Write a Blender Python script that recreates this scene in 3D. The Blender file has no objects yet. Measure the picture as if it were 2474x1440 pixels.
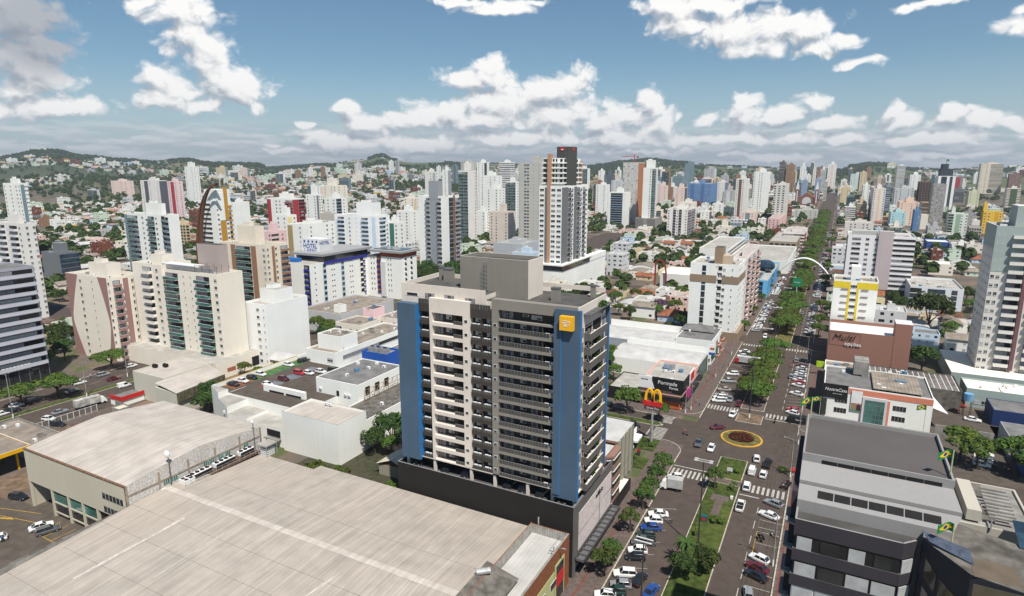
import bpy, bmesh, math, random
from mathutils import Vector, Matrix, Euler, noise as mnoise
RND = random.Random(7)
SC = bpy.context.scene
R = math.radians
# ---------------------------------------------------------------- camera
F, CX, CY, HZ, CAMH, VPX = 1500., 1237., 720., 405., 75., 2035.
PIT = math.atan((CY - HZ) / F); cp, snp = math.cos(PIT), math.sin(PIT)
YAW = math.atan2(VPX - CX, F * cp + (CY - HZ) * snp); cyw, syw = math.cos(YAW), math.sin(YAW)
cam = bpy.data.cameras.new('camera'); camo = bpy.data.objects.new('camera', cam)
SC.collection.objects.link(camo); SC.camera = camo
camo.location = (0, 0, CAMH); camo.rotation_euler = (R(90) - PIT, 0, YAW)
cam.sensor_width = 36; cam.lens = 36 * F / 2474.; cam.clip_start = .5; cam.clip_end = 60000

def ray(x, y):
    dx = x - CX; dy = y - CY
    f = F * cp - dy * snp; d = F * snp + dy * cp
    return (dx * cyw - f * syw, dx * syw + f * cyw, -d)
def G(x, y, z=0.):
    "world point at height z seen along direction (x, y)"
    r = ray(x, y); t = (z - CAMH) / r[2]
    return (r[0] * t, r[1] * t)
def xat(px, Y, z):
    k = (px - CX) / F; d = CAMH - z
    return (k * (Y * cyw * cp + d * snp) - Y * syw) / (cyw + k * syw * cp)
def yat(px, X, z):
    k = (px - CX) / F; d = CAMH - z
    return (k * (-X * syw * cp + d * snp) - X * cyw) / (syw - k * cyw * cp)
def zat(py, X, Y):
    k = (py - CY) / F; f = -X * syw + Y * cyw
    return CAMH - f * (snp + k * cp) / (cp - k * snp)
def PX(X, Y, Z):
    f = -X * syw + Y * cyw; d = CAMH - Z; zc = f * cp + d * snp
    return (CX + F * (X * cyw + Y * syw) / zc, CY + F * (d * cp - f * snp) / zc)
def cdist(X, Y): return -X * syw + Y * cyw

# ---------------------------------------------------------------- sun, sky, exposure
SUN_EL = R(59); SUN_AZ = math.atan2(10., -9.2)      # azimuth from +Y towards +X of the direction to the sun
sd = Vector((math.sin(SUN_AZ) * math.cos(SUN_EL), math.cos(SUN_AZ) * math.cos(SUN_EL), math.sin(SUN_EL)))
sl = bpy.data.lights.new('sun', 'SUN'); sl.energy = 5.0; sl.angle = R(.53); sl.color = (1., .95, .875)
slo = bpy.data.objects.new('sun', sl); SC.collection.objects.link(slo)
slo.rotation_euler = sd.to_track_quat('Z', 'Y').to_euler(); slo.location = (40, -40, 200)
SC.view_settings.view_transform = 'Standard'; SC.view_settings.look = 'None'
SC.view_settings.exposure = 0.34; SC.view_settings.gamma = 1; SC.view_settings.use_curve_mapping = False
SC.cycles.max_bounces = 5; SC.cycles.diffuse_bounces = 2; SC.cycles.glossy_bounces = 2
SC.cycles.transparent_max_bounces = 4; SC.cycles.transmission_bounces = 2; SC.cycles.volume_bounces = 0
SC.cycles.use_adaptive_sampling = True

W = bpy.data.worlds.new('World'); SC.world = W; W.use_nodes = True
def build_world():
    nt = W.node_tree; N = nt.nodes; L = nt.links; N.clear()
    def nd(t, tree=nt, **k):
        n = tree.nodes.new(t)
        for a, b in k.items(): setattr(n, a, b)
        return n
    def mth(op, a, b=None, c=None, tree=nt, clamp=False):
        n = tree.nodes.new('ShaderNodeMath'); n.operation = op; n.use_clamp = clamp
        for i, v in enumerate((a, b, c)):
            if v is None: continue
            if isinstance(v, (int, float)): n.inputs[i].default_value = v
            else: tree.links.new(v, n.inputs[i])
        return n.outputs[0]
    def ang(px, py):
        r = Vector(ray(px, py)).normalized()
        return math.atan2(r.x, r.y), math.asin(r.z)
    # cloud-density group: input (azimuth, elevation, 0) -> density
    g = bpy.data.node_groups.new('cloud_density', 'ShaderNodeTree')
    g.interface.new_socket('P', in_out='INPUT', socket_type='NodeSocketVector')
    g.interface.new_socket('D', in_out='OUTPUT', socket_type='NodeSocketFloat')
    gi = g.nodes.new('NodeGroupInput'); go = g.nodes.new('NodeGroupOutput')
    n1 = nd('ShaderNodeTexNoise', g); n1.inputs['Scale'].default_value = 17; n1.inputs['Detail'].default_value = 2; n1.inputs['Roughness'].default_value = .55
    g.links.new(gi.outputs[0], n1.inputs['Vector'])
    sub = nd('ShaderNodeVectorMath', g, operation='SUBTRACT'); g.links.new(n1.outputs['Color'], sub.inputs[0]); sub.inputs[1].default_value = (.5, .5, .5)
    sc = nd('ShaderNodeVectorMath', g, operation='MULTIPLY_ADD'); g.links.new(sub.outputs[0], sc.inputs[0]); sc.inputs[1].default_value = (.035, .025, 0)
    g.links.new(gi.outputs[0], sc.inputs[2]); P = sc.outputs[0]
    blobs = [(40, 40, 130, 110), (70, 170, 105, 110), (20, 260, 95, 30), (195, 258, 85, 34), (110, 110, 80, 45), (120, 262, 70, 24),
             (430, 25, 100, 60), (475, 90, 82, 70), (500, 150, 60, 45), (380, 185, 50, 34), (580, 215, 78, 55), (520, 195, 60, 60), (385, 240, 75, 34), (470, 255, 80, 20), (420, 205, 60, 50), (350, 5, 60, 18), (620, 255, 40, 20),
             (833, 262, 42, 20), (740, 303, 22, 14),
             (1165, 195, 105, 34), (1175, 165, 45, 30), (1385, 190, 48, 38), (1330, 225, 95, 50), (1220, 250, 120, 45), (1090, 275, 110, 40), (1000, 290, 90, 26), (890, 300, 90, 30), (1340, 275, 140, 45), (1180, 290, 160, 35),
             (1555, 245, 42, 34), (1520, 275, 85, 38), (1600, 300, 50, 22), (1450, 300, 80, 22), (1640, 285, 16, 12),
             (1700, 290, 24, 20), (1800, 250, 42, 30), (1800, 285, 62, 34), (1960, 250, 44, 28), (1910, 280, 70, 30), (2010, 300, 70, 20), (1880, 300, 60, 20), (2155, 270, 26, 26), (2180, 295, 60, 26), (2320, 275, 62, 26), (2380, 295, 60, 22), (2440, 305, 50, 18), (2270, 300, 60, 18),
             (1610, 15, 80, 32), (1720, 10, 150, 30), (1650, 50, 90, 40), (1770, 70, 120, 50), (1860, 75, 130, 55), (1960, 70, 70, 48), (2035, 92, 60, 20), (1820, 120, 80, 26), (1970, 120, 60, 20), (2065, 152, 52, 14), (2445, 62, 46, 26), (2180, 18, 55, 13), (2260, 4, 80, 9), (2470, 30, 26, 14),
             (1120, 2, 90, 12), (1205, 16, 90, 22), (1290, 4, 60, 14),
             (700, 360, 60, 10), (850, 345, 120, 24), (780, 330, 60, 14), (1000, 350, 150, 26), (1250, 335, 200, 24), (1500, 335, 150, 22), (1750, 335, 160, 16), (2000, 335, 180, 16), (2250, 335, 180, 16), (930, 385, 60, 8), (1550, 365, 150, 10), (1850, 375, 150, 9), (2250, 372, 200, 10), (660, 345, 22, 6)]
    cur = None
    for (x, y, a, b) in blobs:
        c = ang(x, y); e = ang(x + a, y); h = ang(x, y - b)
        ra = abs(e[0] - c[0]) + 1e-4; rb = abs(h[1] - c[1]) + 1e-4
        m = nd('ShaderNodeVectorMath', g, operation='MULTIPLY_ADD'); g.links.new(P, m.inputs[0])
        m.inputs[1].default_value = (1 / ra, 1 / rb, 0); m.inputs[2].default_value = (-c[0] / ra, -c[1] / rb, 0)
        l = nd('ShaderNodeVectorMath', g, operation='LENGTH'); g.links.new(m.outputs[0], l.inputs[0])
        if cur is None: cur = l.outputs['Value']
        else:
            cur = mth('SMOOTH_MIN', cur, l.outputs['Value'], .22, tree=g)
    n2 = nd('ShaderNodeTexNoise', g); n2.inputs['Scale'].default_value = 30; n2.inputs['Detail'].default_value = 4; n2.inputs['Roughness'].default_value = .62
    st = nd('ShaderNodeVectorMath', g, operation='MULTIPLY'); g.links.new(P, st.inputs[0]); st.inputs[1].default_value = (1, 1.35, 1)
    g.links.new(st.outputs[0], n2.inputs['Vector'])
    a = mth('MULTIPLY', mth('SUBTRACT', 1.12, cur, tree=g), 1.3, tree=g)
    n1.noise_dimensions = '2D'; n2.noise_dimensions = '2D'
    b = mth('MULTIPLY_ADD', mth('SUBTRACT', n2.outputs['Fac'], .5, tree=g), 1.1, a, tree=g)
    for sc_, am in ((24, .6), (60, .36), (150, .14)):
        vo = nd('ShaderNodeTexVoronoi', g, feature='SMOOTH_F1' if sc_ < 50 else 'F1', voronoi_dimensions='2D'); vo.inputs['Scale'].default_value = sc_
        if sc_ < 50: vo.inputs['Smoothness'].default_value = .25
        w_ = nd('ShaderNodeVectorMath', g, operation='MULTIPLY_ADD'); g.links.new(n2.outputs['Color'], w_.inputs[0]); w_.inputs[1].default_value = (.012, .012, 0); g.links.new(st.outputs[0], w_.inputs[2]); g.links.new(w_.outputs[0], vo.inputs['Vector'])
        b = mth('MULTIPLY_ADD', mth('SUBTRACT', .42, vo.outputs['Distance'], tree=g), am * 1.5, b, tree=g)
    g.links.new(b, go.inputs[0])
    # main tree
    tc = nd('ShaderNodeTexCoord'); sx = nd('ShaderNodeSeparateXYZ'); L.new(tc.outputs['Generated'], sx.inputs[0])
    az = mth('ARCTAN2', sx.outputs[0], sx.outputs[1]); el = mth('ARCSINE', sx.outputs[2])
    cv = nd('ShaderNodeCombineXYZ'); L.new(az, cv.inputs[0]); L.new(el, cv.inputs[1])
    off = nd('ShaderNodeVectorMath', operation='ADD'); L.new(cv.outputs[0], off.inputs[0]); off.inputs[1].default_value = (.008, .017, 0)
    g1 = nd('ShaderNodeGroup', node_tree=g); L.new(cv.outputs[0], g1.inputs[0])
    g2 = nd('ShaderNodeGroup', node_tree=g); L.new(off.outputs[0], g2.inputs[0])
    dens = g1.outputs[0]; lit = mth('SUBTRACT', dens, g2.outputs[0])
    mask = nd('ShaderNodeMapRange', interpolation_type='SMOOTHSTEP'); L.new(dens, mask.inputs[0]); mask.inputs[1].default_value = -.1; mask.inputs[2].default_value = .75
    # low layer: clouds on a plane seen edge-on
    pl = nd('ShaderNodeVectorMath', operation='MULTIPLY'); L.new(cv.outputs[0], pl.inputs[0]); pl.inputs[1].default_value = (14, 70, 0)
    n3 = nd('ShaderNodeTexNoise'); n3.inputs['Scale'].default_value = 1.; n3.inputs['Detail'].default_value = 6; n3.inputs['Roughness'].default_value = .6; L.new(pl.outputs[0], n3.inputs['Vector'])
    pl2 = nd('ShaderNodeVectorMath', operation='MULTIPLY_ADD'); L.new(cv.outputs[0], pl2.inputs[0]); pl2.inputs[1].default_value = (14, 70, 0); pl2.inputs[2].default_value = (0, .35, 0)
    n3b = nd('ShaderNodeTexNoise'); n3b.inputs['Scale'].default_value = 1.; n3b.inputs['Detail'].default_value = 4; L.new(pl2.outputs[0], n3b.inputs['Vector'])
    m3 = nd('ShaderNodeMapRange', interpolation_type='SMOOTHSTEP'); L.new(n3.outputs['Fac'], m3.inputs[0]); m3.inputs[1].default_value = .40; m3.inputs[2].default_value = .53
    f3 = nd('ShaderNodeMapRange', interpolation_type='SMOOTHSTEP'); L.new(el, f3.inputs[0]); f3.inputs[1].default_value = R(4.2); f3.inputs[2].default_value = R(2.2)
    low = mth('MULTIPLY', mth('MULTIPLY', m3.outputs[0], f3.outputs[0]), .72)
    # fraction lit
    sh = nd('ShaderNodeMapRange', interpolation_type='SMOOTHSTEP'); L.new(lit, sh.inputs[0]); sh.inputs[1].default_value = -1.0; sh.inputs[2].default_value = .55
    grey = nd('ShaderNodeMix', data_type='RGBA'); grey.inputs['A'].default_value = (.32, .36, .41, 1); grey.inputs['B'].default_value = (.84, .83, .81, 1); L.new(sh.outputs[0], grey.inputs['Factor'])
    # the heavy cumulus on the upper left has a grey flank
    c_ = ang(85, 75); dv = nd('ShaderNodeVectorMath', operation='DISTANCE'); L.new(cv.outputs[0], dv.inputs[0]); dv.inputs[1].default_value = (c_[0], c_[1], 0)
    dk = nd('ShaderNodeMapRange', interpolation_type='SMOOTHSTEP'); L.new(dv.outputs['Value'], dk.inputs[0]); dk.inputs[1].default_value = .085; dk.inputs[2].default_value = .03
    g_ = nd('ShaderNodeMix', data_type='RGBA'); L.new(mth('MULTIPLY', dk.outputs[0], .75), g_.inputs['Factor']); L.new(grey.outputs['Result'], g_.inputs['A']); g_.inputs['B'].default_value = (.22, .25, .30, 1); grey = g_
    lowc = nd('ShaderNodeMix', data_type='RGBA'); lowc.inputs['A'].default_value = (.42, .46, .50, 1); lowc.inputs['B'].default_value = (.68, .685, .69, 1)
    n3m = nd('ShaderNodeMapRange'); L.new(mth('SUBTRACT', n3.outputs['Fac'], n3b.outputs['Fac']), n3m.inputs[0]); n3m.inputs[1].default_value = -.12; n3m.inputs[2].default_value = .12; L.new(n3m.outputs[0], lowc.inputs['Factor'])
    sky = nd('ShaderNodeTexSky', sky_type='NISHITA'); sky.sun_disc = False; sky.sun_elevation = SUN_EL; sky.sun_rotation = SUN_AZ
    sky.altitude = 500; sky.air_density = 1.0; sky.dust_density = .6; sky.ozone_density = 2.0
    skm = nd('ShaderNodeMix', data_type='RGBA', blend_type='MULTIPLY'); skm.inputs['Factor'].default_value = 1; L.new(sky.outputs[0], skm.inputs['A']); skm.inputs['B'].default_value = (SKYM[0], SKYM[1], SKYM[2], 1)
    # distant air whitens the sky just above the land
    hz = nd('ShaderNodeMapRange', interpolation_type='SMOOTHSTEP'); L.new(el, hz.inputs[0]); hz.inputs[1].default_value = R(9.5); hz.inputs[2].default_value = R(-1)
    s1 = nd('ShaderNodeMix', data_type='RGBA'); L.new(mth('MULTIPLY', hz.outputs[0], .75), s1.inputs['Factor']); L.new(skm.outputs['Result'], s1.inputs['A'])
    def cl(col):
        m = nd('ShaderNodeMix', data_type='RGBA', blend_type='MULTIPLY'); m.inputs['Factor'].default_value = 1
        if isinstance(col, tuple): m.inputs['A'].default_value = (*col, 1)
        else: L.new(col, m.inputs['A'])
        m.inputs['B'].default_value = (1 / BG, 1 / BG, 1 / BG, 1); return m.outputs['Result']
    L.new(cl((.41, .48, .53)), s1.inputs['B'])
    s2 = nd('ShaderNodeMix', data_type='RGBA'); L.new(low, s2.inputs['Factor']); L.new(s1.outputs['Result'], s2.inputs['A']); L.new(cl(lowc.outputs['Result']), s2.inputs['B'])
    s3 = nd('ShaderNodeMix', data_type='RGBA'); L.new(mask.outputs[0], s3.inputs['Factor']); L.new(s2.outputs['Result'], s3.inputs['A']); L.new(cl(grey.outputs['Result']), s3.inputs['B'])
    bg = nd('ShaderNodeBackground'); bg.inputs['Strength'].default_value = BG; L.new(s3.outputs['Result'], bg.inputs[0])
    ou = nd('ShaderNodeOutputWorld'); L.new(bg.outputs[0], ou.inputs[0])
BG = .10; SKYM = (.58, .71, .72)
build_world()
W.cycles.sampling_method = 'NONE'
# ---------------------------------------------------------------- helpers
COL = SC.collection
class MB:
    "collects faces, each with its material, and links them as ONE mesh object"
    def __init__(s): s.v = []; s.f = []; s.m = []
    def face(s, pts, m):
        n = len(s.v); s.v += [tuple(p) for p in pts]; s.f.append(tuple(range(n, n + len(pts)))); s.m.append(m)
    def box(s, x0, x1, y0, y1, z0, z1, m, top=None, skip=''):
        n = len(s.v)
        s.v += [(x0, y0, z0), (x1, y0, z0), (x1, y1, z0), (x0, y1, z0), (x0, y0, z1), (x1, y0, z1), (x1, y1, z1), (x0, y1, z1)]
        for k, q in (('f', (0, 1, 5, 4)), ('r', (1, 2, 6, 5)), ('b', (2, 3, 7, 6)), ('l', (3, 0, 4, 7)), ('t', (4, 5, 6, 7)), ('d', (3, 2, 1, 0))):
            if k in skip: continue
            s.f.append(tuple(n + i for i in q)); s.m.append(top if (k == 't' and top) else m)
    def prism(s, poly, z0, z1, m, top=None, bottom=False):
        n = len(poly); b = len(s.v)
        s.v += [(x, y, z0) for x, y in poly] + [(x, y, z1) for x, y in poly]
        for i in range(n):
            j = (i + 1) % n; s.f.append((b + i, b + j, b + n + j, b + n + i)); s.m.append(m)
        s.f.append(tuple(b + n + i for i in range(n))); s.m.append(top or m)
        if bottom: s.f.append(tuple(b + n - 1 - i for i in range(n))); s.m.append(m)
    def tube(s, p0, p1, r0, r1, m, n=8, caps=True):
        p0 = Vector(p0); p1 = Vector(p1); a = (p1 - p0).normalized()
        u = a.orthogonal().normalized(); w = a.cross(u); b = len(s.v)
        for p, r in ((p0, r0), (p1, r1)):
            for i in range(n):
                t = 2 * math.pi * i / n; s.v.append(tuple(p + (u * math.cos(t) + w * math.sin(t)) * r))
        for i in range(n):
            j = (i + 1) % n; s.f.append((b + i, b + j, b + n + j, b + n + i)); s.m.append(m)
        if caps:
            s.f.append(tuple(b + n + i for i in range(n))); s.m.append(m)
            s.f.append(tuple(b + n - 1 - i for i in range(n))); s.m.append(m)
    def loft(s, rings, m, cap=True):
        b = len(s.v); n = len(rings[0])
        for r in rings: s.v += [tuple(p) for p in r]
        for k in range(len(rings) - 1):
            for i in range(n):
                j = (i + 1) % n; s.f.append((b + k * n + i, b + k * n + j, b + (k + 1) * n + j, b + (k + 1) * n + i)); s.m.append(m)
        if cap:
            s.f.append(tuple(b + n - 1 - i for i in range(n))); s.m.append(m)
            e = b + (len(rings) - 1) * n; s.f.append(tuple(e + i for i in range(n))); s.m.append(m)
    def blob(s, c, r, m, n=8, k=5, rough=0.):
        rings = []
        for a in range(1, k):
            t = math.pi * a / k
            rings.append([(c[0] + r[0] * math.sin(t) * math.cos(2 * math.pi * i / n) * (1 + RND.uniform(-rough, rough)), c[1] + r[1] * math.sin(t) * math.sin(2 * math.pi * i / n) * (1 + RND.uniform(-rough, rough)), c[2] - r[2] * math.cos(t)) for i in range(n)])
        s.loft(rings, m)
    def merge(s, o, M=None):
        n = len(s.v)
        s.v += [tuple(M @ Vector(p)) for p in o.v] if M else o.v
        s.f += [tuple(n + i for i in f) for f in o.f]; s.m += o.m
    def mesh(s, name, off=(0, 0, 0), smooth=False):
        me = bpy.data.meshes.new(name)
        me.from_pydata([(x - off[0], y - off[1], z - off[2]) for x, y, z in s.v], [], s.f)
        ms = []
        for m in s.m:
            if m not in ms: ms.append(m)
        for m in ms: me.materials.append(m)
        if len(ms) > 1:
            ix = {m: i for i, m in enumerate(ms)}; me.polygons.foreach_set('material_index', [ix[m] for m in s.m])
        if smooth: me.polygons.foreach_set('use_smooth', [True] * len(s.f))
        me.update(); return me
    def build(s, name, parent=None, smooth=False, loc=None):
        off = loc or (0, 0, 0)
        if parent:
            off = Vector(parent.location); q = parent.parent
            while q: off += q.location; q = q.parent
        o = bpy.data.objects.new(name, s.mesh(name, off, smooth)); COL.objects.link(o)
        if parent: o.parent = parent
        elif loc: o.location = loc
        return o
def tag(o, label=None, cat=None, group=None, kind=None):
    if label: o['label'] = label
    if cat: o['category'] = cat
    if group: o['group'] = group
    if kind: o['kind'] = kind
    return o
def thing(name, label, cat, loc=(0, 0, 0), rz=0., group=None):
    o = bpy.data.objects.new(name, None); COL.objects.link(o); o.location = loc; o.rotation_euler = (0, 0, rz); o.empty_display_size = .3
    return tag(o, label, cat, group)
def inst(name, me, parent, loc, rz=0., sc=None):
    o = bpy.data.objects.new(name, me); COL.objects.link(o); o.location = loc; o.rotation_euler = (0, 0, rz)
    if sc: o.scale = sc
    if parent: o.parent = parent
    return o
def dup(root, loc, rz=0., label=None, sc=None, group=None):
    r = root.copy(); COL.objects.link(r); r.location = loc; r.rotation_euler = (0, 0, rz)
    if sc: r.scale = sc
    if label: r['label'] = label
    if group: r['group'] = group
    for ch in root.children:
        c = ch.copy(); COL.objects.link(c); c.parent = r
        for g in ch.children:
            d = g.copy(); COL.objects.link(d); d.parent = c
    return r
# ---------------------------------------------------------------- materials
_M = {}
def mat(key, col, rough=.7, var=.12, scale=.6, col2=None, streak=0., bump=0., metal=0., spec=.4, detail=4, wave=None, tint=0., tintcol=(.25, .2, .15), obj_random=0., coat=0., alpha=1.):
    "procedural surface: colour broken up by noise, optional run-off streaks, corrugation, per-object variation"
    if key in _M: return _M[key]
    m = bpy.data.materials.new(key); m.use_nodes = True; nt = m.node_tree; N = nt.nodes; L = nt.links
    b = N['Principled BSDF']; b.inputs['Roughness'].default_value = rough; b.inputs['Metallic'].default_value = metal
    b.inputs['Specular IOR Level'].default_value = spec; b.inputs['Coat Weight'].default_value = coat; b.inputs['Alpha'].default_value = alpha
    geo = N.new('ShaderNodeNewGeometry'); pos = geo.outputs['Position']
    n = N.new('ShaderNodeTexNoise'); n.inputs['Scale'].default_value = scale; n.inputs['Detail'].default_value = detail; L.new(pos, n.inputs['Vector'])
    c2 = col2 or tuple(c * (1 - var * 2) for c in col)
    r = N.new('ShaderNodeMapRange'); r.inputs[1].default_value = .35; r.inputs[2].default_value = .68; L.new(n.outputs['Fac'], r.inputs[0])
    mx = N.new('ShaderNodeMix'); mx.data_type = 'RGBA'; mx.inputs['A'].default_value = (*col, 1); mx.inputs['B'].default_value = (*c2, 1); L.new(r.outputs[0], mx.inputs['Factor'])
    out = mx.outputs['Result']
    if streak:
        v = N.new('ShaderNodeVectorMath'); v.operation = 'MULTIPLY'; v.inputs[1].default_value = (1.6, 1.6, .06); L.new(pos, v.inputs[0])
        q = N.new('ShaderNodeTexNoise'); q.inputs['Scale'].default_value = 1.3; q.inputs['Detail'].default_value = 4; L.new(v.outputs[0], q.inputs['Vector'])
        qr = N.new('ShaderNodeMapRange'); qr.inputs[1].default_value = .5; qr.inputs[2].default_value = .75; qr.inputs[4].default_value = streak; L.new(q.outputs['Fac'], qr.inputs[0])
        k = N.new('ShaderNodeMix'); k.data_type = 'RGBA'; L.new(qr.outputs[0], k.inputs['Factor']); L.new(out, k.inputs['A']); k.inputs['B'].default_value = tuple(c * .45 for c in col) + (1,)
        out = k.outputs['Result']
    if tint:
        q = N.new('ShaderNodeTexNoise'); q.inputs['Scale'].default_value = scale * .13; q.inputs['Detail'].default_value = 3; L.new(pos, q.inputs['Vector'])
        qr = N.new('ShaderNodeMapRange'); qr.inputs[1].default_value = .45; qr.inputs[2].default_value = .65; qr.inputs[4].default_value = tint; L.new(q.outputs['Fac'], qr.inputs[0])
        k = N.new('ShaderNodeMix'); k.data_type = 'RGBA'; L.new(qr.outputs[0], k.inputs['Factor']); L.new(out, k.inputs['A']); k.inputs['B'].default_value = (*tintcol, 1)
        out = k.outputs['Result']
    if obj_random:
        oi = N.new('ShaderNodeObjectInfo'); hs = N.new('ShaderNodeHueSaturation')
        a = N.new('ShaderNodeMapRange'); a.inputs[3].default_value = 1 - obj_random; a.inputs[4].default_value = 1 + obj_random; L.new(oi.outputs['Random'], a.inputs[0]); L.new(a.outputs[0], hs.inputs['Value'])
        a2 = N.new('ShaderNodeMapRange'); a2.inputs[3].default_value = .5 - .03; a2.inputs[4].default_value = .5 + .025; L.new(oi.outputs['Random'], a2.inputs[0]); L.new(a2.outputs[0], hs.inputs['Hue'])
        L.new(out, hs.inputs['Color']); out = hs.outputs[0]
    if wave:                                             # (axis, period m, depth, darkening)
        sx = N.new('ShaderNodeSeparateXYZ'); L.new(pos, sx.inputs[0])
        a = N.new('ShaderNodeMath'); a.operation = 'MULTIPLY'; a.inputs[1].default_value = 2 * math.pi / wave[1]; L.new(sx.outputs['XYZ'.index(wave[0])], a.inputs[0])
        s_ = N.new('ShaderNodeMath'); s_.operation = 'SINE'; L.new(a.outputs[0], s_.inputs[0])
        qr = N.new('ShaderNodeMapRange'); qr.inputs[1].default_value = -1; qr.inputs[2].default_value = 1; qr.inputs[3].default_value = 0; qr.inputs[4].default_value = wave[3]; L.new(s_.outputs[0], qr.inputs[0])
        k = N.new('ShaderNodeMix'); k.data_type = 'RGBA'; L.new(qr.outputs[0], k.inputs['Factor']); L.new(out, k.inputs['A']); k.inputs['B'].default_value = tuple(c * .35 for c in col) + (1,)
        out = k.outputs['Result']
    if bump:
        bp = N.new('ShaderNodeBump'); bp.inputs['Strength'].default_value = bump; bp.inputs['Distance'].default_value = .3; L.new(n.outputs['Fac'], bp.inputs['Height']); L.new(bp.outputs[0], b.inputs['Normal'])
    L.new(out, b.inputs['Base Color']); _M[key] = m; return m
def hexc(h):
    "sRGB hex to linear"
    h = h.lstrip('#'); o = []
    for i in (0, 2, 4):
        c = int(h[i:i + 2], 16) / 255.; o.append(c / 12.92 if c <= .04045 else ((c + .055) / 1.055) ** 2.4)
    return tuple(o)
def wallm(h, k=1.1):
    return mat('painted_wall_' + h, tuple(min(.82, c * k) for c in hexc(h)), .85, .03, .12, streak=.10, spec=.2)
WHITE = wallm('e3e0da'); CREAM = wallm('dbd3c5'); OFFW = wallm('d5d2cc'); BEIGE = wallm('c9b795'); GREYW = wallm('a9a8a6')
PINK = wallm('d9c3b8'); MAUVE = wallm('93716c'); LGREY = wallm('c2c2c2'); DGREY = wallm('5b5b5c'); CHAR = wallm('3a3839')
TAUPE = mat('taupe_paint', hexc('858078'), .8, .05, .2, streak=.12, spec=.25); STONE = mat('light_stone_paint', hexc('d6ccc1'), .8, .05, .2, streak=.12, spec=.25)
BROWNP = mat('dark_brown_paint', hexc('403b37'), .8, .04, .4, spec=.25); BLUEP = mat('slate_blue_panel', hexc('4a5f73'), .75, .08, .15, streak=.12, spec=.2)
BLUEE = mat('bright_blue_edge', hexc('2a6fa8'), .5, .02, spec=.4); YELP = mat('golden_yellow_panel', hexc('e9ae1f'), .5, .02, spec=.4)
BLACKW = mat('black_render', hexc('2b2826'), .9, .05, .2, streak=.1, spec=.15); BRICK = mat('brick_red_wall', (.22, .075, .045), .9, .2, 2.2, streak=.2, spec=.15)
CONC = mat('raw_concrete', (.30, .285, .26), .9, .2, .5, streak=.4, spec=.2); CONCD = mat('weathered_concrete', (.17, .155, .135), .95, .3, .6, streak=.5, spec=.15)
def glassm(key, c, rough=.08, spec=.9): return mat(key, c, rough, .3, .35, spec=spec, detail=2)
GLASS = glassm('dark_window_glass', (.022, .026, .03)); GLASSB = glassm('blue_window_glass', (.03, .06, .09)); GLASSG = glassm('green_balcony_glass', (.06, .20, .17), .12)
BLIND = mat('drawn_blind', (.40, .41, .41), .6, .1, 1.2); CURT = mat('pale_curtain', (.30, .30, .33), .8, .3, 3.5); DARKO = mat('dark_opening', (.012, .011, .011), .9, .2)
FRAME = mat('white_frame', (.62, .62, .60), .5, .05); ALU = mat('grey_aluminium', (.35, .35, .36), .4, .1, metal=.4); STEEL = mat('galvanised_steel', (.42, .42, .42), .5, .2, 1.5, metal=.3)
RFC = mat('fibre_cement_roof', (.33, .28, .23), .92, .22, .35, wave=('X', .9, .1, .35), tint=.4, tintcol=(.16, .13, .11), spec=.15)
RFCY = mat('fibre_cement_roof_across', (.33, .28, .23), .92, .22, .35, wave=('Y', .9, .1, .35), tint=.4, tintcol=(.16, .13, .11), spec=.15)
RMET = mat('pale_metal_roof', (.52, .51, .49), .6, .12, .25, wave=('X', .8, .1, .12), tint=.25, tintcol=(.36, .34, .31), spec=.35)
RTILE = mat('terracotta_roof', (.34, .13, .07), .9, .25, .8, wave=('Y', .5, .1, .3), spec=.15); RTILED = mat('brown_tile_roof', (.17, .09, .06), .9, .3, .8, wave=('Y', .5, .1, .3), spec=.15)
RDARK = mat('dark_slab_roof', (.10, .095, .09), .9, .2, .3, tint=.4, tintcol=(.05, .048, .045), spec=.2); RGREY = mat('grey_membrane_roof', (.20, .195, .19), .9, .2, .3, tint=.4, tintcol=(.12, .115, .11), spec=.2)
SLABR = mat('pale_slab_roof', (.42, .40, .36), .9, .15, .3, tint=.35, tintcol=(.24, .22, .19), spec=.2)
ASPH = mat('asphalt', (.085, .066, .055), .9, .12, .5, tint=.5, tintcol=(.062, .05, .043), detail=6, spec=.2)
ASPHL = mat('parking_asphalt', (.10, .083, .068), .9, .15, .5, tint=.5, tintcol=(.075, .06, .05), spec=.2)
PAVE = mat('sidewalk_paving', (.135, .105, .092), .9, .2, 1.2, tint=.5, tintcol=(.10, .075, .066), spec=.2); PAVER = mat('red_paving', (.18, .05, .035), .9, .15, 1.2)
KERB = mat('kerb_paint', (.50, .46, .36), .85, .25, 1.5); KERBY = mat('yellow_kerb', (.62, .33, .03), .8, .15, 1.5); LINE = mat('road_paint', (.52, .50, .45), .8, .3, 2.2); LINEY = mat('yellow_road_paint', (.55, .34, .03), .8, .25, 2.)
GRASS = mat('lawn', (.062, .088, .022), .95, .3, .8, tint=.4, tintcol=(.12, .13, .035), detail=7, spec=.1); GRASSD = mat('dry_grass', (.16, .14, .05), .95, .3, .8, spec=.1)
SOIL = mat('red_soil', (.19, .07, .035), .95, .25, .5, tint=.5, tintcol=(.13, .05, .028), spec=.1); BARE = mat('bare_earth', (.20, .14, .095), .95, .25, .5, spec=.1)
BARK = mat('bark', (.10, .075, .055), .95, .3, 3.)
RED = mat('red_paint', (.50, .02, .02), .5, .05); BLACKP = mat('black_panel', (.015, .015, .016), .45, .1); WHITEP = mat('white_panel', (.75, .75, .74), .5, .04)
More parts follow.
